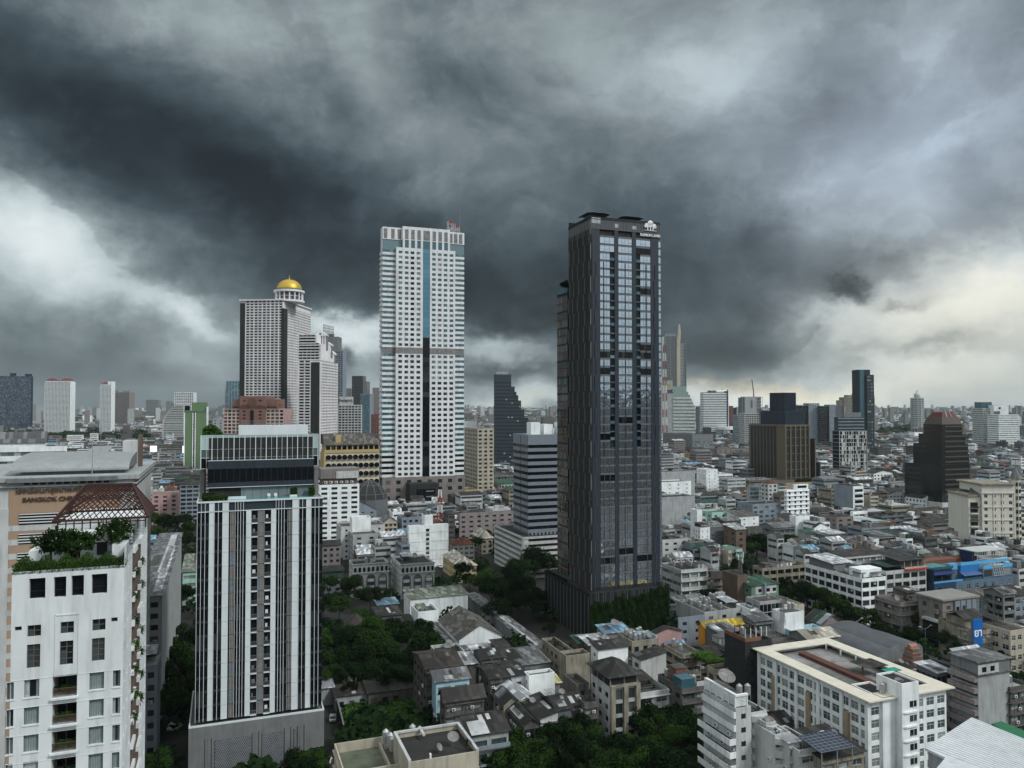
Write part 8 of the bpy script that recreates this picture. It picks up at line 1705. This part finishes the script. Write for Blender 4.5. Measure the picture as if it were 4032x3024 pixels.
# cars
def car_meshes(col,nm):
    b_=MB();pm=mat('paint_'+nm,col,.3,.03,1,.02,spec=.6);pr=[(-2.15,.35),(-2.2,.8),(-1.5,.95),(-1.0,1.42),(.7,1.45),(1.35,.98),(2.1,.85),(2.2,.4)]
    for y in(-.86,.86):b_.poly([(x,y,z)for x,z in pr][::(1 if y>0 else-1)],pm)
    for(xa,za),(xb,zb_)in zip(pr,pr[1:]+pr[:1]):b_.poly([(xa,-.86,za),(xb,-.86,zb_),(xb,.86,zb_),(xa,.86,za)],pm)
    g2=MB()
    for y in(-.875,.875):g2.poly([(-1.25,y,.98),(1.15,y,.98),(.65,y,1.36),(-.92,y,1.36)],GLX)
    g2.poly([(.78,-.7,1.43),(.78,.7,1.43),(1.34,.75,1.02),(1.34,-.75,1.02)],GLX);g2.poly([(-1.07,-.7,1.41),(-1.52,-.75,.98),(-1.52,.75,.98),(-1.07,.7,1.41)],GLX)
    return b_.mesh('body'),g2.mesh('window')
wl=MB();T_=Matrix.Rotation(math.pi/2,4,'X');wl.cyl(0,0,-.1,.1,.33,FRD,n=14,T=T_);WHM=wl.mesh('wheel');lt=MB();lt.box(0,-.2,-.08,.05,.2,.08,mat('lamp_glass',(.6,.6,.55),.3,0));LTM=lt.mesh('headlight')
PC={k:car_meshes(c,k)for k,c in dict(white=(.7,.72,.72),red=(.5,.02,.04),grey=(.2,.21,.22),silver=(.45,.46,.48)).items()}
def car(label,colr_,x,y,rz,group=None):
    o=thing('car',label,'car',(x,y,.02),rz,group);bm_,gm=PC[colr_];link('body',bm_,o);link('window',gm,o)
    for sx_ in(-1.35,1.35):
        for sy in(-.8,.8):link('wheel',WHM,o,(sx_,sy,.33))
    for sy in(-.6,.6):link('headlight',LTM,o,(2.17,sy,.68))
def cat_(r,x,y):q=at(r,x,y,z=.5);return q.x,q.y
for r,x,y,k,rz,lb in(('O',845,838,'red',90,'red car on the main road near the tall blue sign'),('O',310,690,'silver',90,'silver car heading up the main road beside the temple domes'),('O',345,735,'white',90,'white car waiting on the main road behind the silver one'),('O',285,715,'grey',90,'grey car in the lane next to the white one'),('G',1000,1515,'white',95,'white car parked in the lane by the yellow house'),('E',1400,1210,'grey',80,'dark car parked at the far end of the lane beside the banana plot'),('B',1375,1330,'white',70,'white car parked in the deep shade of the college lane'),('B',1412,1325,'silver',70,'silver car parked beside the white one in the shaded lane'),('H',1500,455,'grey',60,'grey car parked under the pale carport roof'),('H',1550,495,'silver',60,'silver car parked under the pale carport roof'),('L',1480,1375,'white',0,'white van-like car on the flyover behind the ribbed office')):car(lb,k,*cat_(r,x,y),math.radians(rz)+TH)
# street lamps
def lamp(label,r,x,y0_,h,arm=2):
    q=at(r,x,y0_,z=h);o=thing('street_lamp',label,'street lamp',(q.x,q.y,0),TH);m=MB();m.cyl(0,0,0,h-.8,.11,wm('lgrey'),.07,n=8);m.obj('pole',o)
    for s_ in((-1,1)if arm==2 else(1,)):m=MB();m.bar((0,0,h-1),(s_*2.6,0,h),.05,wm('lgrey'));m.obj('arm',o);m=MB();m.box(s_*2.5-.4,-.14,h-.05,s_*2.5+.5,.14,h+.09,wm('offwhite'));m.obj('lamp_head',o)
lamp('double-armed street lamp in front of the stone bank','O',738,655,10);lamp('street lamp by the trees near the white apartment block','O',85,475,9.5,1);lamp('tall pole lamp beside the larger temple dome','O',250,605,11,1)
# temple: stepped carved tower, two domes, vaulted halls
def carved(label,r,x,y,zt,hgt,wid,n=7):
    q=at(r,x,y,z=zt);o=thing('temple_tower',label,'temple',(q.x,q.y,zt-hgt),TH);rr=random.Random(5);m=MB();SN=mat('temple_stone',(.24,.19,.16),.9,.5,4,.4,streak=False);SP=mat('temple_pink',(.38,.16,.13),.85,.3,3,.3)
    for k in range(n):
        f=k/n;w_=wid*(1-.55*f)/2;za,zb_=hgt*.9*f,hgt*.9*(f+1/n);m.box(-w_,-w_,za,w_,w_,zb_-.25,SN);m.box(-w_-.12,-w_-.12,zb_-.25,w_+.12,w_+.12,zb_,SP if k%2 else SN)
        c_=max(3,int(w_*2/.45))
        for i in range(c_):
            xx=-w_+(2*w_)*(i+.5)/c_;hh=(zb_-za)*rr.uniform(.5,.8)
            for(fx,fy)in((xx,-w_-.12),(-w_-.12,xx),(w_+.12,xx)):m.cyl(fx,fy,za+.05,za+hh,.13,SN if rr.random()<.7 else SP,.05,n=6)
    m.obj('tower',o);m=MB();w_=wid*.26;T_=Matrix.Translation((-w_,0,hgt*.93))@Matrix.Rotation(math.pi/2,4,'Y');m.cyl(0,0,0,w_*2,hgt*.09,SP,n=14,T=T_)
    for i in range(5):m.cyl(-w_+w_*2*i/4,0,hgt*1.0,hgt*1.1,.12,wm('cream'),.02,n=6)
    m.obj('crest',o)
carved('carved stepped temple tower crowned with a pink vault','O',645,785,13,8.5,5.2)
for i,(x,y,rd,lb)in enumerate(((162,690,1.7,'larger pink ribbed temple dome by the road'),(262,750,1.5,'smaller pink temple dome beside the vaulted halls'))):
    q=at('O',x,y,z=9.5);o=thing('temple_dome',lb,'temple',(q.x,q.y,0));m=MB();m.cyl(0,0,0,6,rd*1.25,mat('temple_pink',(0,0,0)),n=12);m.rev([(rd*.9,6),(rd*1.1,6.7),(rd*.95,7.6),(rd*.5,8.6),(.15,9.0),(.1,9.9),(.02,10.2)],MATS['temple_pink'],16);m.obj('dome',o)
for i,(x0,y0_,x1,h)in enumerate(((400,905,590,6.5),(470,850,720,7.5))):
    P=place('O',x0,y0_,h,-26,x1);o=rootof('temple_hall',['lower vaulted grey hall beside the carved temple tower','wider vaulted grey hall behind the carved temple tower'][i],'temple',P);m=MB();a,b=P.a,P.b;n=12;m.box(0,0,0,a,b,h,wm('grey'))
    for q in range(n):t0,t1=math.pi*q/n,math.pi*(q+1)/n;m.poly([(a/2-a/2*math.cos(t0),0,h+2.6*math.sin(t0)),(a/2-a/2*math.cos(t1),0,h+2.6*math.sin(t1)),(a/2-a/2*math.cos(t1),b,h+2.6*math.sin(t1)),(a/2-a/2*math.cos(t0),b,h+2.6*math.sin(t0))][::-1],mat('vault_grey',(.09,.10,.11),.6,.3,1,.2))
    m.poly([(a/2-a/2*math.cos(math.pi*q/n),0,h+2.6*math.sin(math.pi*q/n))for q in range(n+1)][::-1],wm('grey'));m.obj('hall',o)
p=at('N',1175,1240,z=16);lattice_mast('phone mast with panel antennas above the white brick walls',p.x,p.y,12,8,1.4,6,[RAIL],.05,'phone_mast');p=at('N',805,740,z=20);o=lattice_mast('phone mast with white panel antennas near the brown block',p.x,p.y,10,11,1.6,7,[RAIL],.06,'phone_mast');m=MB()
for dx,dz in((-.9,18),(.9,16.5),(1.2,19)):m.box(dx-.15,-.9,dz,dx+.15,-.75,dz+2.4,wm('white'))
m.obj('panel_antenna',o);p=at('N',605,660,z=19);lattice_mast('thin phone mast above the mossy-roofed office',p.x,p.y,12,8,1.2,6,[RAIL,MATS['mast_red']],.05,'phone_mast');p=at('N',1365,215,z=24);lattice_mast('slim pole mast in front of the rounded white tower block',p.x,p.y,0,24,.8,14,[RAIL],.06,'phone_mast')
# utility poles with sagging cables along the road and the shophouse lane
def poles(uu,vs,lab,grp):
    for i,v_ in enumerate(vs):
        x,y=cw(uu,v_);o=thing('utility_pole',lab,'utility pole',(x,y,0),TH,grp);m=MB();m.cyl(0,0,0,10,.17,wm('grey'),.11,n=8);m.obj('pole',o);m=MB();m.box(-1,-.06,9.2,1,.06,9.32,RAIL);m.box(-.7,-.06,8.3,.7,.06,8.4,RAIL);m.cyl(.5,.3,7,8.1,.28,wm('grey'),n=8);m.obj('crossarm',o)
        if i<len(vs)-1:
            s_=vs[i+1]-v_
            for dx,z in((-.95,9.35),(0,9.35),(.95,9.35),(-.6,8.4),(.6,8.4),(0,7.4),(.1,7.1)):
                m=MB();pr=None
                for q in range(7):f=q/6;p_=(dx,s_*f,z-1.0*4*f*(1-f));(m.bar(pr,p_,.035,FRD)if pr else None);pr=p_
                m.obj('cable',o)
poles(u0-9.5,[150+28*i for i in range(12)],'utility pole on the near pavement, main road','poles on the near pavement');poles(u0+9.5,[164+28*i for i in range(12)],'utility pole on the far pavement, main road','poles on the far pavement')
q=at('J',330,1480,z=0);uq=q.x*math.cos(TH)+q.y*math.sin(TH);vq=-q.x*math.sin(TH)+q.y*math.cos(TH);poles(uq+6,[vq-22,vq+4,vq+26,vq+50],'utility pole in the lane between old shophouses','poles in the shophouse lane')
for i in range(16):car(['grey car in main road traffic','silver car in main road traffic','white car in main road traffic'][i%3],['grey','silver','white'][i%3],*cw(u0+(-4.2,1.2,-1.4,4.2)[i%4],236+i*17+(i*7%5)),math.radians(90 if i%4 in(1,3)else-90)+TH,'traffic on the main road')
# ---------------------------------------------------------------- the rest of the low-rise city
def wp(r,pts,z=0):return[(q.x,q.y)for q in(at(r,x,y,z=z)for x,y in pts)]
NO=[wp('S',((580,2230),(790,2230),(790,3200),(560,3200))),wp('S',((1260,2270),(1560,2270),(1760,2560),(1640,2640),(1690,2980),(1260,3300))),wp('S',((1720,2130),(2330,2130),(2330,2560),(2150,2560),(1950,2370),(1720,2330))),
 wp('S',((2550,2770),(2760,2700),(2760,3300),(1950,3300),(1950,2880))),wp('N',((860,600),(1330,600),(1330,790),(860,790))),wp('N',((700,830),(1000,830),(1300,1000),(1800,1100),(1800,1290),(1350,1210),(1100,1080),(700,950))),wp('O',((930,60),(1060,60),(1060,150),(800,150))),wp('A',((1200,1270),(1620,1270),(1620,1640),(1200,1640))),
 wp('M',((450,590),(760,590),(760,690),(450,690))),wp('A',((0,640),(1230,640),(1230,740),(0,740))),wp('S',((1640,2240),(2180,2240),(2180,2640),(1960,2740),(1640,2560))),wp('S',((2120,2380),(2720,2380),(2720,2640),(2240,2640))),wp('O',((560,740),(760,740),(760,980),(380,980),(100,720),(200,650))),wp('S',((700,1960),(1290,1960),(1290,3300),(700,3300)))]
def blocked(x,y,pad):
    if inside(x,y,pad):return True
    u_=x*math.cos(TH)+y*math.sin(TH)
    if abs(u_-u0)<(24 if y<360 else 13)and y<800:return True
    return any(inpoly(x,y,q)for q in NO)
rnd=random.Random(77);FILL=[]
vv=60
while vv<3300:
    far=vv>620;dep=rnd.uniform(6,10)if vv<330 else rnd.uniform(10,15)*(1 if vv<700 else 1.3);gap=rnd.choice((.4,.4,3.5))*(1 if vv<900 else 3)
    uu=-1.2*vv-80
    while uu<1.25*vv+140:
        bw=rnd.choice((4.2,4.2,4.2,8.2,8.4))if vv<330 else rnd.choice((4.2,8.2,8.4,12.4,16.4,21))*(1 if vv<900 else 1.5);x,y=cw(uu+bw/2,vv+dep/2);xx,yy=cw(uu,vv)
        if y>118 and abs(x)<.70*y+12:
            pd=.3 if vv<330 else 1.0;ok=not any(blocked(*cw(uu+bw*fx,vv+dep*fy),pd)for fx in(0,.5,1)for fy in(0,.5,1))
            if ok:FILL.append((xx,yy,bw,dep,y))
        uu+=bw+rnd.choice((.1,.1,.1,.5,4.0))+(rnd.choice((0,0,6))if vv>500 else 0)
    vv+=dep+gap
FILL.sort(key=lambda q:q[4])
WK=['offwhite','lgrey','grey','grime','dcream','offwhite','white','mauve','bgrey','lgrey','offwhite','stone','white','grime','white','lgrey']
RK=[fl('slab'),fl('dslab'),fl('slab'),fl('pale'),ga('dtin',1.6),sh('tin',1),ga('rust',1.5),sh('white',.8),ga('tin',1.5),sh('dtin',1),hp('dtin',2),sh('rust',.8),fl('slab'),ga('dgreen',1.5),sh('white',.6),fl('dslab'),fl('slab'),fl('pale'),ga('dtin',1.2),ga('tin',1.2),sh('lblue',.6),hp('orange',2),fl('slab'),fl('dslab')]
CN=dict(dgrey='dark grey',brown='brown',offwhite='off-white',lgrey='light grey',grey='grey',grime='soot-stained',dcream='faded cream',cream='cream',white='white',mauve='mauve',bgrey='blue-grey',stone='brown-grey',pink='pink',mint='mint green')
RN=dict(slab='flat concrete roof',dslab='blackened flat roof',pale='pale flat roof',dtin='dark sheet roof',tin='grey sheet roof',rust='rusty roof',white='white sheet roof',dgreen='mossy green roof',lblue='light blue roof',orange='orange roof')
MARK=[(-420,560,'towards the river park'),(-180,620,'near the white-windowed hotel'),(-60,520,'behind the pool tower'),(-20,330,'near the arched shophouses'),(40,640,'past the pale tower'),(20,200,'among the old shophouses'),(95,380,'behind the black tower'),(90,240,'beside the black tower'),(140,420,'below the streaked white block'),(150,300,'by the green house'),
 (215,520,'near the rounded white block'),(260,640,'around the ribbed brown office'),(260,420,'near the twin gables'),(330,520,'by the grey slab'),(400,560,'near the black pyramid tower'),(300,360,'behind the big white apartments'),(300,280,'behind the blue hotel'),(420,420,'near the cream classical block'),(190,230,'around the temple'),(170,170,'near the courtyard block'),(230,200,'past the main road')]
def wcol(k):return wm(k)
nind=0;seen={};FB={}
def COL_LAST():return USED[lab][-1]
rest=MB();GLF=mat('window_dark',(.03,.035,.04),.4,.2)
for i,(x,y,bw,dep,yy)in enumerate(FILL):
    k=rnd.choice(WK if yy<700 else WK+['grime','grey','stone','grime','mauve','dgrey','brown','grey']);rf=rnd.choice(RK);st_=rnd.choice((2,3,3,4,4,5))if yy<330 else rnd.choice((3,3,4,4,5,5,6));h=st_*3.1+.6
    if yy<240:h=min(h,11)
    if x>50 and yy<340:h=rnd.uniform(5,7);st_=2;rf=RK[(4,5,6,9,1)[i%5]];k=WK[i%2*3+1]
    elif yy<560:h-=3.1*(st_>3);st_-=st_>3
    if yy>560 and rnd.random()<.05:h=rnd.uniform(18,30)
    if nind<290:
        nind+=1;P=B_();P.o=(x,y);P.th=TH;P.a=bw;P.b=dep;P.h=h;P.D=yy
        mk=min(MARK,key=lambda q:(q[0]-x)**2+(q[1]-y)**2)[2];rn=RN[rf[1].split('_')[1]];wd='narrow' if bw<6 else 'wide' if bw>14 else 'medium'
        base=f'{wd} {CN[k]} {["two", "three", "four", "five", "six"][st_ - 2]}-storey block with {rn} {mk}'
        if bw<9:base=f'{wd} {CN[k]} {["two", "three", "four", "five", "six"][st_ - 2]}-storey shophouse with {rn} {mk}'
        lab=base;c_=seen.get(base,0);seen[base]=c_+1
        grp='row houses '+mk;nomk=lab[:-len(mk)-1]
        cl_=(3 if bw<9 else 6)if rf[0]=='flat' else 0
        bd('shophouse' if bw<14 else 'apartment_building',lab,'shophouse' if bw<14 else 'building','S',0,0,0,0,0,k,rf if not(rf[0]=='hip' and bw<6)else fl('slab'),rnd.choice(('shop','shop','win','balc','winw','band')),rnd.choice(('blank','win','sparse')),P=P,cap=0,fine=yy<260,cl=cl_,ac=2 if yy<300 else 0,group=grp,foot=False);FB.setdefault(nomk,[]).append(COL_LAST())
    else:
        T=Matrix.Translation((x,y,0))@Matrix.Rotation(TH,4,'Z');sc_=1;wl_=wm(k);rest.box(0,0,0,bw,dep,h,wl_,T=T)
        if yy<1500:
            nfl=max(2,int(h/3.2))
            for f in range(nfl):z=h-2.4-f*3.2;(rest.box(.5,-.12,z,bw-.5,.3,z+1.3,GLF,T=T),rest.box(-.12,.8,z+.1,.3,dep-.8,z+1.2,GLF,T=T)if(i+f)%3 else None)if z>0 else None
        rm=MATS[rf[1]];r_=rnd.random()
        if rf[0]=='flat':
            rest.box(.3,.3,h,bw-.3,dep-.3,h+.06,rm,T=T)
            for q in range(rnd.choice((2,3,4,5))):a_,b_=rnd.uniform(.5,bw*.6),rnd.uniform(.5,dep*.6);rest.box(a_,b_,h+.06,a_+rnd.uniform(1,4),b_+rnd.uniform(1.5,4),h+rnd.uniform(1.2,3),rnd.choice((wl_,wl_,wm('lgrey'),MATS['sheet_tin'],wm('grey'),MATS['sheet_dtin'],wm('offwhite'))),T=T)
        else:
            V=[(-.4,-.4,h),(bw+.4,-.4,h),(bw+.4,dep+.4,h),(-.4,dep+.4,h),(-.4 if rf[0]!='hip' else bw*.3,dep/2,h+1.8),(bw+.4 if rf[0]!='hip' else bw*.7,dep/2,h+1.8)];V=[tuple(T@Vector(q))for q in V]
            rest.poly([V[0],V[1],V[5],V[4]],rm);rest.poly([V[2],V[3],V[4],V[5]],rm);rest.poly([V[1],V[2],V[5]],wl_);rest.poly([V[3],V[0],V[4]],wl_)
for i in range(26):  # unseen tall blocks added beside and behind the camera to darken the towers' glass
    x,y=rnd.uniform(250,760),rnd.uniform(-330,10);w_=rnd.uniform(22,45);h=rnd.uniform(60,128);rest.box(x,y,0,x+w_,y+w_,h,wm(rnd.choice(('dgrey','grey','black','stone'))))
o=rest.obj('distant_houses_and_unseen_blocks');o['kind']='stuff'
# far plain: coarser blocks and dark woods out to the horizon
rest=MB();woods=MB();woods2=MB();FK=['offwhite','lgrey','grey','stone','grey','grime','mauve','grime','dgrey','white']
for i in range(5200):
    y=1500+11000*rnd.random()**1.5;x=rnd.uniform(-.72,.72)*y
    if blocked(x,y,6):continue
    s_=10+y/260;w_=s_*rnd.uniform(.7,2.2);h=rnd.uniform(7,15)if rnd.random()<.93 else rnd.uniform(20,42)
    T=Matrix.Translation((x,y,0))@Matrix.Rotation(TH+rnd.uniform(-.2,.2),4,'Z');rest.box(0,0,0,w_,s_*.8,h,wm(rnd.choice(FK)),T=T);rest.box(.5,.5,h,w_-.5,s_*.8-.5,h+.4,MATS[rnd.choice(('roof_slab','sheet_dtin','roof_dslab','roof_slab','roof_pale','sheet_rust','sheet_tin'))],T=T)
    if rnd.random()<.15 and y>2500:hh=rnd.uniform(30,75);rest.box(1,1,h,min(w_,20),s_*.6,hh,wm(rnd.choice(FK[:5])),T=T)
o=rest.obj('far_city_blocks');o['kind']='stuff'
def clump(m,x,y,r_,h,n=26):
    for q in range(n):
        an=rnd.uniform(0,6.28);rd=r_*math.sqrt(rnd.random());c_=Vector((x+rd*math.cos(an),y+rd*math.sin(an),h*(1-.5*(rd/r_)**2)*rnd.uniform(.6,1)));s_=r_*.22;u_=Vector((rnd.uniform(-1,1),rnd.uniform(-1,1),rnd.uniform(-.3,.6))).normalized()*s_;w2=u_.orthogonal().normalized()*s_*.8
        m.poly([c_-u_,c_+w2,c_+u_,c_-w2],LEAFD)
for i in range(3600):
    y=560+10500*rnd.random()**1.7;x=rnd.uniform(-.72,.72)*y
    if blocked(x,y,5)and not(y>1300):continue
    clump(woods,x,y,rnd.uniform(6,14)+y/260,rnd.uniform(8,13),24)
for i in range(900):
    y=rnd.uniform(150,560);x=rnd.uniform(-.7,.7)*y
    if not inside(x,y,3)and not any(inpoly(x,y,(a_,b_,c_,d_))for a_,b_,c_,d_ in())and not any(abs(x-q[0]-q[2]/2)<14 and abs(y-q[1]-q[3]/2)<14 for q in FILL[:700]):clump(woods,x,y,rnd.uniform(3,6),rnd.uniform(5,9),60)
o=woods.obj('woodland');o['kind']='stuff'
for i in range(700):
    y=rnd.uniform(1250,3200);x=rnd.uniform(-.70,-.2)*y;clump(woods2,x,y,rnd.uniform(10,20),rnd.uniform(9,14),26)
o=woods2.obj('riverside_woodland');o['kind']='stuff'
# labels: where several things would share one, count them off from a landmark
LMK={'pool tower':POOL.o,'pale tower':PALE.o,'black tower':DARK.o,'blue hotel':(at('O',1000,262,z=17).x,at('O',1000,262,z=17).y),'courtyard block':(at('O',343,1182,z=20).x,at('O',343,1182,z=20).y),'college':COLL.o,'domed tower':(-290,980)}
ON='nearest second third fourth fifth sixth seventh eighth ninth tenth eleventh twelfth thirteenth fourteenth fifteenth sixteenth seventeenth eighteenth nineteenth twentieth'.split()+['twenty-'+q for q in 'first second third fourth fifth sixth seventh eighth ninth'.split()]
def rank(objs,base,only=None):
    cx_=sum(o.location.x for o in objs)/len(objs);cy_=sum(o.location.y for o in objs)/len(objs);nm,(lx,ly)=min(LMK.items(),key=lambda q:(q[1][0]-cx_)**2+(q[1][1]-cy_)**2)
    for i,o in enumerate(sorted(objs,key=lambda o:(o.location.x-lx)**2+(o.location.y-ly)**2)):
        if(only is None or o in only)and i<len(ON):o['label']=f'{base}, {ON[i]}{"" if i == 0 else " nearest"}'+(' to the ' if i==0 else ' the ')+nm
for nomk,objs in FB.items():
    dup=[o for o in objs if len(USED[o['label']])>1]
    if dup:rank(objs,nomk,dup)
for lab,objs in list(USED.items()):
    if 1<len(objs)<=29 and objs[0]['label']==lab:rank(objs,lab)
# ---------------------------------------------------------------- ground and air
g_=MB();g_.poly([(-16000,-8000,0),(16000,-8000,0),(16000,16000,0),(-16000,16000,0)],mat('ground_mix',(.024,.026,.023),.9,.4,.08,.4,streak=False));setting(g_.obj('ground'))
hz=MB();HM=bpy.data.materials.new('haze_air');HM.use_nodes=True;hn=HM.node_tree;hn.nodes.clear();ho=hn.nodes.new('ShaderNodeOutputMaterial');hv=hn.nodes.new('ShaderNodeVolumePrincipled')
hv.inputs['Color'].default_value=(.70,.80,.85,1);hv.inputs['Density'].default_value=3.2e-5;hv.inputs['Anisotropy'].default_value=0;hn.links.new(hv.outputs[0],ho.inputs['Volume'])
hz.box(-16100,-8010,-1,16100,16100,420,HM);ho_=hz.obj('haze');ho_['kind']='stuff'
